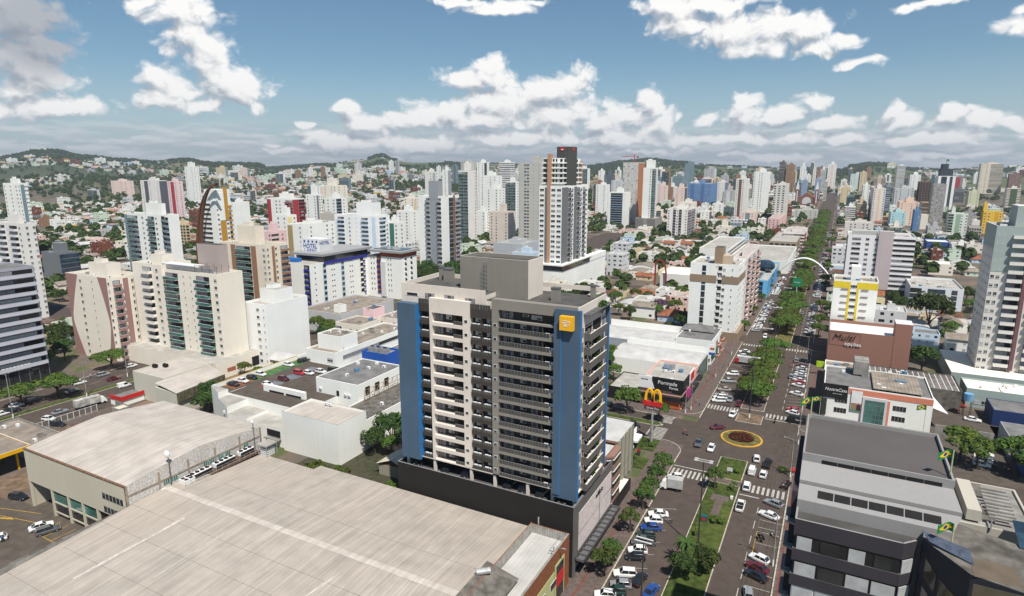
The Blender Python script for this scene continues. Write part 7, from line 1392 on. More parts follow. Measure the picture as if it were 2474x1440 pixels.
def car(kind, col, X, Y, deg, where=None, group=None, z=0., label=None, far=False):
    "deg: heading of the bonnet, 0 = +X, 90 = away up the avenue"
    NC[0] += 1; b, g, wh, hl, tl, al, l, w = car_mesh(kind, col); cn = {'white': 'white', 'silver': 'silver', 'grey': 'dark grey', 'black': 'black', 'red': 'red', 'wine': 'wine-red', 'blue': 'blue', 'green': 'dark green', 'beige': 'beige', 'yellow': 'yellow'}[col] + ' ' + CARN[kind]
    nm = {'pickup': 'pickup_truck', 'van': 'small_van'}.get(kind, 'car'); z += terr(X, Y)
    if label is None:
        label = cn + ' ' + where if where else relabel(cn, X, Y)
        if where and label in USED: label = relabel(cn + ' parked' , X, Y)
    USED.add(label)
    if far or cdist(X, Y) > 330:
        o = inst(nm, al, None, (X, Y, z + .02), R(deg)); return tag(o, label, 'van' if kind == 'van' else 'pickup' if kind == 'pickup' else 'car', group)
    t = thing(nm, label, 'van' if kind == 'van' else 'pickup' if kind == 'pickup' else 'car', (X, Y, z + .02), R(deg), group)
    inst('body', b, t, (0, 0, 0)); inst('windows', g, t, (0, 0, 0))
    for x in (l - .75, -l + .75):
        for s_ in (-1, 1): inst('wheel', wh, t, (x, s_ * (w - .1), .31))
    for s_ in (-1, 1): inst('headlight', hl, t, (l - .1, s_ * w * .66, .62)); inst('tail_light', tl, t, (-l + .05, s_ * w * .76, .75))
    return t
def at_px(x, y, z=0): return G(x, y, z)
def cars():
    g = 'cars parked at an angle along the near left kerb'
    for i, (px, py, k, c) in enumerate(((1475, 1424, 'hatchback', 'green'), (1486, 1408, 'hatchback', 'silver'), (1498, 1382, 'estate', 'white'), (1526, 1343, 'hatchback', 'black'), (1526, 1325, 'hatchback', 'white'), (1541, 1305, 'pickup', 'grey'), (1553, 1289, 'hatchback', 'green'), (1568, 1273, 'sedan', 'blue'), (1574, 1256, 'hatchback', 'white'), (1583, 1240, 'sedan', 'white'))):
        X, Y = at_px(px, py, .5); X = -28.9 + (i % 2) * .25; car(k, c, X, Y, 180 + 22, 'in the angled row by the near pavement, %s from the front' % ('first second third fourth fifth sixth seventh eighth ninth tenth'.split()[i]), g)
    car('hatchback', 'white', *at_px(1462, 1437, .5), 200, 'half cut off by the lower picture edge', g)
    car('hatchback', 'white', -29.2, 143.2, 200, 'parked next to the small grey truck by the crossing', g); 
    t = thing('box_truck', 'small white truck with grey canvas box parked under the pavement trees', 'truck', (-29, 137.6, 0)); truck(t, -29, 137.6, R(188), 5.4, mat('grey_canvas', (.42, .42, .40), .8), PAINT['white'])
    g = 'cars driving down the avenue'
    for px, py, k, c, d, w in ((1545, 1400, 'sedan', 'black', 80, 'driving on the near left carriageway'), (1573, 1428, 'sedan', 'blue', 80, 'following at the lower picture edge'), (1789, 1222, 'pickup', 'white', 90, 'beside the lawn island heading for the zebra crossing'), (1804, 1175, 'estate', 'white', 92, 'stopped on the lower right zebra crossing'), (1817, 1138, 'van', 'white', 90, 'queuing beside the far end of the lawn'), (1844, 1146, 'hatchback', 'white', 88, 'queuing right of the small white van'), (1855, 1120, 'pickup', 'black', 85, 'entering the roundabout from below'), (1828, 1108, 'hatchback', 'white', 96, 'just entering the roundabout'),
                                (1688, 1070, 'pickup', 'grey', 272, 'leaving the roundabout towards the viewer'), (1718, 1083, 'hatchback', 'white', 270, 'right behind the grey pickup leaving the roundabout'), (1734, 1032, 'sedan', 'wine', 215, 'circling left of the roundabout bed'), (1770, 1002, 'hatchback', 'white', 262, 'on the upper left zebra crossing'), (1785, 976, 'hatchback', 'wine', 268, 'waiting behind the upper left zebra crossing'), (1764, 965, 'sedan', 'silver', 268, 'beside the first big median tree'), (1912, 910, 'hatchback', 'silver', 90, 'driving away on the right carriageway'), (1924, 871, 'hatchback', 'silver', 90, 'driving away near the shaded crossing')):
        X, Y = at_px(px, py, .5); car(k, c, X, Y, d, w, g)
    car('pickup', 'red', -2.0, 160.2, 178, 'old, turning into the right side street', g); car('sedan', 'white', -56.5, 168.5, 0, 'coming past the tower on the cross street', g); car('sedan', 'black', -47.6, 169.6, 5, 'waiting behind the arch sign pole', g); car('hatchback', 'green', -60, 181.5, 176, 'parked by the cross street kerb', g, label=None); car('van', 'white', -66, 181, 176, 'at the cross street kerb beside the tower', g)
    g = 'cars parked along the near right kerb'
    for px, py, k, c, d, w in ((1872, 1217, 'hatchback', 'silver', 160, 'parked just before the lower right crossing'), (1861, 1246, 'sedan', 'white', 160, 'alone in the right-hand angled bays'), (1838, 1351, 'hatchback', 'white', 158, 'parked above the wine-red saloon'), (1833, 1372, 'sedan', 'wine', 160, 'parked at the right kerb in the front row'), (1830, 1392, 'sedan', 'black', 160, 'in shade below the wine-red saloon'), (1812, 1436, 'hatchback', 'silver', 100, 'half out of the lower picture edge')):
        X, Y = at_px(px, py, .5); car(k, c, X - .3, Y, d, w, g)
    g = 'cars parked beyond the roundabout'
    od = 'first second third fourth fifth sixth seventh eighth ninth tenth eleventh twelfth thirteenth'.split()
    for i, (y, k, c) in enumerate(((201.5, 'estate', 'white'), (204.5, 'estate', 'white'), (207.2, 'sedan', 'silver'), (213, 'sedan', 'beige'), (222.5, 'pickup', 'silver'), (231.5, 'estate', 'white'), (256.5, 'hatchback', 'white'), (260, 'hatchback', 'black'), (263.4, 'sedan', 'white'))): car(k, c, -28.7, y, 200, '%s of the upper left angled row' % od[i], g)
    for i, (y, k, c) in enumerate(((201, 'hatchback', 'white'), (203.8, 'hatchback', 'red'), (219.8, 'sedan', 'white'), (229, 'sedan', 'white'), (232, 'hatchback', 'red'), (235, 'sedan', 'white'), (238, 'hatchback', 'silver'), (241, 'sedan', 'white'), (244, 'hatchback', 'white'), (247.2, 'sedan', 'silver'), (250.2, 'hatchback', 'white'), (253.6, 'hatchback', 'wine'), (261, 'sedan', 'black'))): car(k, c, -6.5, y, 158, '%s of the upper right angled row' % od[i], g)
    t = thing('delivery_van', 'black van with white lettering at the corner above the roundabout', 'van', (-4.6, 195.2, 0), 0, None); X, Y = -5.0, 194.2
    part('body', t, lambda m: (m.loft([[(x, Y - k * .95, z0), (x, Y - k, 1.2), (x, Y - k * .85, zt), (x, Y + k * .85, zt), (x, Y + k, 1.2), (x, Y + k * .95, z0)] for x, z0, zt, k in ((X - 2.7, .5, 1.2, .85), (X - 2.4, .35, 1.5, 1), (X - 1.6, .35, 2.3, 1), (X + 2.6, .35, 2.3, 1))], BLACKP), m.box(X - 2.2, X - 1.5, Y - .96, Y - .9, 1.35, 1.95, GLASS)))
    for x in (X - 1.7, X + 1.7):
        for y in (Y - .9, Y + .9): part('wheel', t, lambda m: m.tube((x, y - .12, .38), (x, y + .12, .38), .38, .38, TYRE, 12))
    put(text('Nostra', .6, WHITEP, (X + .6, Y - 1.03, 1.4), FR, .01), t)
    t = thing('red_cab_truck', 'truck with red cab and long silver box turning by the green shopfront', 'truck', (-27, 247.5, 0)); truck(t, -26.4, 247.5, R(176), 8.2, mat('silver_box', (.5, .5, .5), .5), PAINT['red'])
    t = thing('white_box_truck', 'old white box truck parked beside the dirt yard on the left street', 'truck', (-208, 104, 0)); truck(t, -207, 104.5, R(83), 9, mat('dirty_white_box', (.5, .49, .44), .8, .3), PAINT['white'])
    # long rows up the avenue
    g = 'cars parked along the far avenue'; cols = ['white'] * 8 + ['silver'] * 4 + ['grey', 'black', 'black', 'red', 'wine', 'blue', 'beige']
    y = 296
    while y < 820:
        if not any(abs(y - c) < 11 for c in XS):
            for X, d in ((-28.9, 200), (-6.4, 158)):
                if RND.random() < .86: car(RND.choice(['hatchback', 'hatchback', 'sedan', 'estate']), RND.choice(cols), X, y, d, None, g)
        y += 3.1 if y < 480 else 5.2
    for i in range(22):
        y = RND.uniform(290, 800); up = RND.random() < .5; car(RND.choice(['hatchback', 'sedan', 'estate']), RND.choice(cols), -11.5 if up else -23.6, y, 90 if up else 270, None, 'cars driving up the far avenue')
    g = 'cars on the rooftop parking'
    for (x, y, k, c, d, w) in ((-162, 123, 'sedan', 'black', 0, 'in the corner bay of the parking deck'), (-161.9, 126.4, 'sedan', 'white', 0, 'second bay of the parking deck'), (-161.9, 130, 'hatchback', 'black', 0, 'third bay of the parking deck'), (-161.9, 133.5, 'hatchback', 'white', 0, 'fourth bay of the parking deck with green screen'), (-161.8, 145, 'sedan', 'white', 0, 'among the green deck bays'), (-160.8, 151, 'estate', 'black', 80, 'at the far end of the green deck bays'), (-152, 127.6, 'hatchback', 'white', 0, 'beside the red-painted bay'), (-152, 133.8, 'hatchback', 'wine', 0, 'in a grey bay of the parking deck'), (-151.8, 140.3, 'estate', 'red', 0, 'among the inner deck bays'), (-149, 141.6, 'hatchback', 'white', 0, 'right of the red estate on the deck'), (-146.5, 144.6, 'hatchback', 'white', 0, 'second right of the red estate on the deck'), (-143.6, 147.6, 'estate', 'black', 0, 'under the small deck canopy')): car(k, c, x, y, d, w, g, z=8.5)
    g = 'cars in the lower left car park'
    car('sedan', 'white', -143.6, 59.4, 70, 'parked in the yellow-lined bay', g); car('estate', 'grey', -140.6, 59.2, 70, 'beside the white saloon in the car park', g); car('hatchback', 'white', -146.5, 52.5, 245, 'with open door and man beside it', g); car('estate', 'black', -161.6, 63.5, 15, 'under the overhang of the tall beige hall', g)
    g = 'cars on the left street'
    for (px, py, k, c, d, w) in ((300, 932, 'van', 'white', 84, 'driving up the left street'), (275, 915, 'sedan', 'wine', 84, 'in tree shade on the left street'), (250, 905, 'estate', 'silver', 84, 'parked under the tree by the pink tower'), (145, 995, 'sedan', 'silver', 84, 'passing the yard fence'), (175, 945, 'sedan', 'grey', 84, 'under the wide street tree'), (192, 925, 'estate', 'white', 84, 'above the dark saloon on the left street'), (82, 968, 'estate', 'black', 84, 'by the kerb below the glass base'), (40, 980, 'hatchback', 'white', 84, 'parked before the black one on the left street'), (30, 993, 'estate', 'black', 84, 'next to the white hatchback on the left street'), (5, 1000, 'hatchback', 'white', 84, 'cut off by the left border on the street'), (20, 1025, 'estate', 'black', 84, 'at the yard entrance on the left street'), (318, 884, 'hatchback', 'white', 84, 'by the pink tower podium'), (140, 1026, 'estate', 'black', 20, 'parked under the yard shelter'), (118, 1012, 'hatchback', 'white', 20, 'behind the yard shelter')):
        X, Y = at_px(px, py, .5); car(k, c, X, Y, d, w, g)
    g = 'cars in the rear yards on the right'
    for (px, py, k, c, d, w) in ((2301, 985, 'sedan', 'wine', 320, 'left one in the rear parking yard'), (2318, 978, 'hatchback', 'red', 320, 'right one in the rear parking yard'), (2350, 1014, 'sedan', 'white', 355, 'before the grey corrugated shed'), (2353, 1070, 'hatchback', 'white', 350, 'below the retaining wall'), (2377, 1096, 'estate', 'white', 350, 'first between the two bushy trees'), (2377, 1106, 'sedan', 'white', 350, 'second between the two bushy trees'), (2374, 1114, 'sedan', 'silver', 350, 'third between the two bushy trees'), (2372, 1122, 'hatchback', 'white', 350, 'fourth between the two bushy trees'), (2415, 1080, 'estate', 'grey', 60, 'by the cobalt wall')):
        X, Y = at_px(px, py, .5); car(k, c, X, Y, d, w, g)
    g = 'cars in the tower garage'
    for i, x in enumerate((-73.5, -66.8, -62.2, -52.4, -49.2, -45.4, -40.4)): car('sedan' if i % 2 else 'hatchback', 'black', x, 99.6, 268, ('first', 'second', 'third', 'fourth', 'fifth', 'sixth', 'seventh')[i] + ' on the open garage level of the tower', g, z=13.2)
    g = 'cars in the lot behind the red soil'
    for i in range(12): car(RND.choice(['hatchback', 'sedan']), RND.choice(cols), -112 + (i % 6) * 3.2, 318 + (i // 6) * 9, 88, None, g)
def truck(t, X, Y, a, L_, bm, cm):
    M = Matrix.Translation((X, Y, 0)) @ Matrix.Rotation(a, 4, 'Z')
    def p(name, fn):
        m = MB(); fn(m); m.v = [tuple(M @ Vector(v)) for v in m.v]; return m.build(name, t)
    l = L_ / 2
    p('cargo_box', lambda m: m.box(-l, l - 1.9, -1.1, 1.1, .9, 3.1, bm)); c = p('cab', lambda m: m.loft([[(l - 1.8, -1, .5), (l - 1.8, 1, .5), (l - 1.8, .9, 2.3), (l - 1.8, -.9, 2.3)], [(l - .6, -1, .45), (l - .6, 1, .45), (l - .7, .85, 2.2), (l - .7, -.85, 2.2)], [(l, -.95, .45), (l, .95, .45), (l - .15, .9, 1.3), (l - .15, -.9, 1.3)]], cm))
    p('windscreen', lambda m: m.face([(l - .14, -.8, 1.35), (l - .14, .8, 1.35), (l - .64, .78, 2.15), (l - .64, -.78, 2.15)], GLASS)); p('chassis', lambda m: m.box(-l + .1, l - .3, -.5, .5, .45, .85, CHAR))
    for x in (-l + 1.2, l - .9):
        for y in (-.95, .95): p('wheel', lambda m: m.tube((x, y - .14, .42), (x, y + .14, .42), .42, .42, TYRE, 12))
cars()
# ---------------------------------------------------------------- poles, masts, flags, small things
def pole_mast(X, Y, h, label, dbl=True, a=0.):
    t = thing('light_mast', label, 'light mast', (X, Y, 0), 0, 'light masts along the avenue'); L0 = LM
    part('base_collar', t, lambda m: m.tube((X, Y, 0), (X, Y, 1.6), .24, .22, WHITEP, 8)); part('pole', t, lambda m: m.tube((X, Y, 1.6), (X, Y, h), .17, .1, CHAR, 8))
    part('lamp_arm', t, lambda m: [m.box(X - 1.3, X + 1.3, Y + dy - .04, Y + dy + .04, h - .1, h, FRAME) for dy in (-.4, .4)])
    for dx in (-1.4, 1.4):
        for dy in (-.4, .4): part('lamp_head', t, lambda m: m.box(X + dx - .35, X + dx + .35, Y + dy - .13, Y + dy + .13, h - .12, h + .04, FRAME))
GARD = mat('garden_soil_painted_shade', (.05, .055, .025), .95, .3, .8, tint=.5, tintcol=(.07, .05, .035))  # garden ground; the gap's deep shade is painted into this dark soil colour
def small():
    for i, (x, y, h) in enumerate(((-18.4, 115.8, 19.5), (-18.0, 191.5, 19.5), (-18.0, 232, 19), (-18.0, 270, 19), (-17.5, 318, 19), (-17.5, 352, 19), (-17.5, 415, 18))): pole_mast(x, y, h, ('tall light mast on the lawn island', 'tall light mast in the bare island above the roundabout', 'light mast rising between the third and fourth median trees', 'light mast at the end of the first tree row', 'light mast in the second row of median trees', 'light mast before the green disc sign', 'light mast before the white road arch')[i])
    t = thing('light_mast', 'pair of lamp heads seen from above at the lower picture edge', 'light mast', (-22.4, 88.5, 0)); part('pole', t, lambda m: m.tube((-22.4, 88.5, 0), (-22.4, 88.5, 17), .17, .1, CHAR))
    for dy in (-.5, .5): part('lamp_head', t, lambda m: m.box(-23.8, -21, 88.4 + dy, 88.6 + dy, 16.9, 17, FRAME))
    g = 'white concrete street poles'
    for i, (x, y, h, s) in enumerate(((-4.6, 117.5, 10.5, -1), (-4.2, 157.2, 10, -1), (-3.6, 178.5, 10, -1), (-36.2, 186.5, 9, 1), (-35.2, 190, 9.5, 1), (-33.8, 226, 10, 1), (-33, 258, 10, 1), (-5.2, 262, 10, -1), (-3.9, 224, 10, -1), (-217.6, 87.7, 14.6, 1), (-216.8, 108.6, 12, 1), (-225.2, 127.3, 12, 1), (-38.5, 89.8, 10, 1), (-57.5, 161.2, 9, 1))):
        t = thing('street_pole', relabel('white-based street pole with lamp arm', x, y), 'street pole', (x, y, 0), 0, g); part('pole', t, lambda m: m.tube((x, y, 1.4), (x, y, h), .15, .1, CONC, 7)); part('painted_base', t, lambda m: m.tube((x, y, 0), (x, y, 1.4), .17, .16, WHITEP, 7)); part('lamp_arm', t, lambda m: (m.tube((x, y, h - .1), (x + s * 1.8, y, h + .2), .05, .04, STEEL, 5), m.box(x + s * 1.6, x + s * 2.3, y - .12, y + .12, h + .15, h + .28, STEEL), m.box(x - .9, x + .9, y - .05, y + .05, h - 1, h - .9, BARK)))
    ps = [(-4.6, 60), (-4.6, 117.5), (-4.2, 157.2), (-3.6, 178.5), (-3.9, 224), (-5.2, 262)]
    for side in (ps, [(-38.5, 89.8), (-36.2, 186.5), (-33.8, 226), (-33, 258)]):
        for (a, b), (c, d) in zip(side, side[1:]):
            for dx in (-.8, 0, .8):
                if dx == 0 and side is not ps: continue
                m = MB(); pts = [(a + (c - a) * k / 8 + dx, b + (d - b) * k / 8, 9.4 - 1.1 * math.sin(math.pi * k / 8)) for k in range(9)]
                for p, q in zip(pts, pts[1:]): m.tube(p, q, .025, .025, BLACKP, 3, caps=False)
                o = m.build('overhead_cable'); tag(o, 'thin black overhead cable strung between street poles', 'cable', 'overhead cables along the avenue')
    FG = mat('flag_green', (.02, .22, .07), .7); FY = mat('flag_yellow', (.75, .5, .02), .7); FB = mat('flag_blue', (.015, .03, .22), .7)
    for i, (x, y, z0, h, s, l) in enumerate(((.9, 198, 0, 8.2, -1, 'flag waving at the corner by the white shop building'), (-.6, 86, 42.9, 2.8, -1, 'flag at the left rear corner of the charcoal block roof'), (27.5, 200.5, 0, 9.5, -1, 'flag in front of the white shop building right end'), (13.2, 75, 42.9, 3.1, -1, 'flag at the right corner of the charcoal block roof'), (12.7, 66.8, 39.3, 2.6, -1, 'flag over the slanted dark building'))):
        t = thing('flag_pole', 'green, yellow and blue ' + l, 'flag', (x, y, z0), 0, 'national flags on poles'); part('pole', t, lambda m: m.tube((x, y, z0), (x, y, z0 + h), .08, .06, wallm('a9b08a'), 6))
        def fl(m):
            W_, H_ = (2.3, 1.5) if z0 < 1 else (1.3, .9); N = 8; Z = z0 + h - H_ - .1
            def P_(u, v, o=0): return (x + s * u * W_, y + .22 * math.sin(u * 5) + o, Z + v * H_ - .35 * u * u + .06 * math.sin(u * 6))
            for o in (0,):
                for k in range(N): m.face([P_(k / N, 0), P_((k + 1) / N, 0), P_((k + 1) / N, 1), P_(k / N, 1)], FG)
            for o in (-.03, .03):
                m.face([P_(.08, .5, o), P_(.3, .28, o), P_(.3, .72, o)], FY); m.face([P_(.3, .28, o), P_(.5, .1, o), P_(.5, .9, o), P_(.3, .72, o)], FY); m.face([P_(.5, .1, o), P_(.7, .28, o), P_(.7, .72, o), P_(.5, .9, o)], FY); m.face([P_(.7, .28, o), P_(.92, .5, o), P_(.7, .72, o)], FY)
                m.face([P_(.5 + .13 * math.cos(a * .785), .5 + .22 * math.sin(a * .785), o * 1.8) for a in range(8)], FB)
        part('flag_cloth', t, fl)
    m = MB(); m.box(-19.9, -18.7, 126.6, 127.8, .19, 1.4, mat('kiosk_green', (.01, .09, .09), .6), top=mat('kiosk_green', (.01, .09, .09))); m.box(-19.7, -18.9, 126.58, 126.6, .5, 1.1, RED); tag(m.build('recycling_bin'), 'dark green bin on the lawn next to the low bush', 'bin')
    t = thing('notice_board', 'small notice board on two legs at the far end of the lawn', 'notice board', (-17.6, 151, 0)); part('board', t, lambda m: m.box(-18.3, -17, 151, 151.1, 1.2, 2.1, LGREY))
    for x in (-18.1, -17.3): part('leg', t, lambda m: m.box(x, x + .07, 151, 151.08, .15, 1.2, STEEL))
    m = MB(); m.box(-15.7, -15.1, 139, 139.5, .19, .9, WHITEP); tag(m.build('utility_box'), 'small white utility box near the lawn cross path', 'utility box')
    m = MB(); m.box(-41.2, -40.5, 151.2, 151.8, .14, 1.9, CHAR); m.box(-41.2, -40.5, 151.15, 151.2, 1.2, 1.9, RED); tag(m.build('menu_totem'), 'dark totem with red head in the restaurant driveway', 'totem')
    # motorcycles
    def moto(X, Y, a, col, label, group=None, rider=None):
        t = thing('motorcycle', label, 'motorcycle', (X, Y, .02), a, group)
        m = MB(); m.tube((-.5, 0, .55), (.45, 0, .6), .16, .12, PAINT[col], 6); m.tube((.45, 0, .6), (.62, 0, .95), .05, .05, ALU, 5); m.tube((.6, -.3, 1.), (.6, .3, 1.), .03, .03, BLACKP, 4); m.box(-.55, .1, -.13, .13, .68, .8, BLACKP); o = m.mesh('frame'); inst('frame', o, t, (0, 0, 0))
        for x in (-.62, .66):
            m = MB(); m.tube((x, -.06, .3), (x, .06, .3), .3, .3, TYRE, 10); inst('wheel', m.mesh('wheel'), t, (0, 0, 0))
        return t
    moto(*at_px(1655, 1047, .5), R(-20), 'white', 'white scooter with rider in pink shirt crossing left of the roundabout'); moto(*at_px(1872, 1018, .5), R(90), 'black', 'dark motorcycle with rider on the upper right approach')
    for i in range(7): moto(-5.2 + .12 * i, 149.8 + i * .62, R(165), ('black', 'red', 'white', 'black', 'silver', 'red', 'black')[i], ('first', 'second', 'third', 'fourth', 'fifth', 'sixth', 'seventh')[i] + ' motorcycle from the zebra crossing in the right kerb cluster', 'motorcycles parked in a cluster')
    for i, (x, y) in enumerate(((-7.6, 126.2), (-5.4, 127.6), (-7.9, 125.0))): moto(x, y, R(140), ('black', 'white', 'grey')[i], ('black motorcycle in the painted box by the right kerb', 'white motorcycle beside the street pole on the right kerb', 'grey motorcycle lowest in the painted box')[i], 'motorcycles in the painted box')
    for i in range(5): moto(-15.3, 214 + i * .7, R(190), 'black', ('first', 'second', 'third', 'fourth', 'fifth')[i] + ' dark motorcycle beside the big median tree', 'motorcycles beside the median tree')
    SK = mat('skin', (.32, .17, .11), .6, .05); HR = mat('dark_hair', (.02, .014, .01), .8)
    def person(X, Y, a, shirt, trousers, label, sit=False, z=.02, stride=.16):
        t = thing('person', label, 'person', (X, Y, z), a); rings = []
        me = bpy.data.meshes.new('body'); v = [(0, 0, .95), (0, 0, 1.15), (0, 0, 1.38), (0, 0, 1.5), (.02, 0, 1.66), (0, .18, 1.38), (.03, .25, 1.1), (.16 if sit else .1, .25, .85), (0, -.18, 1.38), (-.03, -.25, 1.1), (.16 if sit else -.02, -.25, .85), (0, .1, .88), ((.35 if sit else stride * .5), .12, .5), ((.3 if sit else stride), .12, .07), (0, -.1, .88), ((.35 if sit else -stride * .4), -.12, .5), ((.3 if sit else -stride), -.12, .07), ((.4 if sit else stride + .14), .12, .04), ((.4 if sit else -stride + .14), -.12, .04)]
        e = [(0, 1), (1, 2), (2, 3), (3, 4), (2, 5), (5, 6), (6, 7), (2, 8), (8, 9), (9, 10), (0, 11), (11, 12), (12, 13), (0, 14), (14, 15), (15, 16), (13, 17), (16, 18)]; me.from_pydata(v, e, []); o = bpy.data.objects.new('body', me); COL.objects.link(o)
        o.modifiers.new('skin', 'SKIN'); rr = [.14, .13, .15, .05, .1, .065, .05, .035, .065, .05, .035, .1, .065, .045, .1, .065, .045, .035, .035]
        for i, d in enumerate(me.skin_vertices[0].data): d.radius = (rr[i], rr[i]); d.use_root = i == 0
        o.modifiers.new('sub', 'SUBSURF').levels = 1; dg = bpy.context.evaluated_depsgraph_get(); dg.update(); nm = bpy.data.meshes.new_from_object(o.evaluated_get(dg)); bpy.data.objects.remove(o); nm.materials.clear()
        for mm in (trousers, shirt, SK, HR): nm.materials.append(mm)
        for p in nm.polygons: c = p.center; p.material_index = 0 if c.z < .98 and abs(c.y) < .2 else (3 if c.z > 1.7 else 2 if c.z > 1.5 or (abs(c.y) > .2 and c.z < 1.12) else 1)
        inst('body', nm, t, (0, 0, 0)); return t
    sh = {k: mat('cloth_' + k, c, .9) for k, c in (('red', (.5, .03, .03)), ('blue', (.1, .2, .42)), ('white', (.6, .6, .6)), ('black', (.02, .02, .02)), ('pink', (.6, .08, .14)), ('grey', (.2, .2, .2)), ('orange', (.6, .16, .03)), ('yellow', (.6, .45, .03)))}; B_, K_ = sh['blue'], sh['black']
    person(*at_px(6, 1305, .5), R(30), B_, K_, 'man in light blue shirt leaning at the white hatchback, lower left'); person(*at_px(1655, 1047, .5), R(-20), sh['pink'], K_, 'rider in pink shirt on the white scooter', True, .3); person(*at_px(1872, 1018, .5), R(90), K_, K_, 'rider in dark clothes on the upper right approach', True, .3)
    for px, py, c, tr, l in ((1723, 908, 'red', 'red', 'pedestrian in red walking past the billboard shop'), (1748, 885, 'black', 'grey', 'pedestrian in black near the white sign board'), (1760, 884, 'black', 'black', 'second dark pedestrian near the white sign board'), (1690, 976, 'blue', 'black', 'pedestrian in blue at the corner pole'), (1683, 970, 'white', 'grey', 'pedestrian in white at the corner pole'), (1708, 918, 'yellow', 'black', 'pedestrian in yellow by the shop awnings'), (1910, 885, 'pink', 'black', 'person in pink on the right lane near the shaded crossing'), (1935, 820, 'blue', 'black', 'person in blue on the far right lane'), (1957, 858, 'white', 'black', 'pedestrian on the shaded right pavement'), (1628, 1013, 'white', 'black', 'pedestrian on the left zebra crossing'), (224, 905, 'blue', 'blue', 'person in blue by the pink tower entrance'), (218, 908, 'white', 'black', 'person in white by the pink tower entrance'), (1736, 930, 'black', 'blue', 'pedestrian between the angled cars and billboard shop'), (1933, 945, 'blue', 'grey', 'person in blue behind the white saloon in the upper right row'), (88, 1034, 'yellow', 'grey', 'person standing at the yard gate')):
        person(*at_px(px, py, .8), R(RND.uniform(0, 360)), sh[c], sh[tr], l)
    # garden hut between the halls and the podium
    t = thing('garden_hut', 'old hut with pale gabled roof in the shaded gap beside the podium', 'hut', (-91, 116, 0)); x0, x1, y0, y1 = -95.5, -87, 111.5, 120; part('wall', t, lambda m: m.box(x0, x1, y0, y1, 0, 3, wallm('8f8a7c'))); part('roof', t, lambda m: (m.face([(x0 - .5, y0 - .5, 3), (x0 + 4.2, y0 - .5, 4.8), (x0 + 4.2, y1, 4.8), (x0 - .5, y1, 3)], mat('cream_roof', (.6, .54, .42), .8)), m.face([(x0 + 4.2, y0 - .5, 4.8), (x1 + .5, y0 - .5, 3), (x1 + .5, y1, 3), (x0 + 4.2, y1, 4.8)], mat('cream_roof', (.6, .54, .42), .8))))
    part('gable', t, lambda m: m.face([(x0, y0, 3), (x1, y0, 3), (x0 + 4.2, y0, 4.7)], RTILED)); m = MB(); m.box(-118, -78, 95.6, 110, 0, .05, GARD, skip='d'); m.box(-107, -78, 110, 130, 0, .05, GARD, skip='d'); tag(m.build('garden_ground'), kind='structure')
    for i in range(16): tree('bush', RND.uniform(-112, -80), RND.uniform(98, 109), RND.uniform(1.0, 2.0), None, 'bushes in the shaded garden')
small()
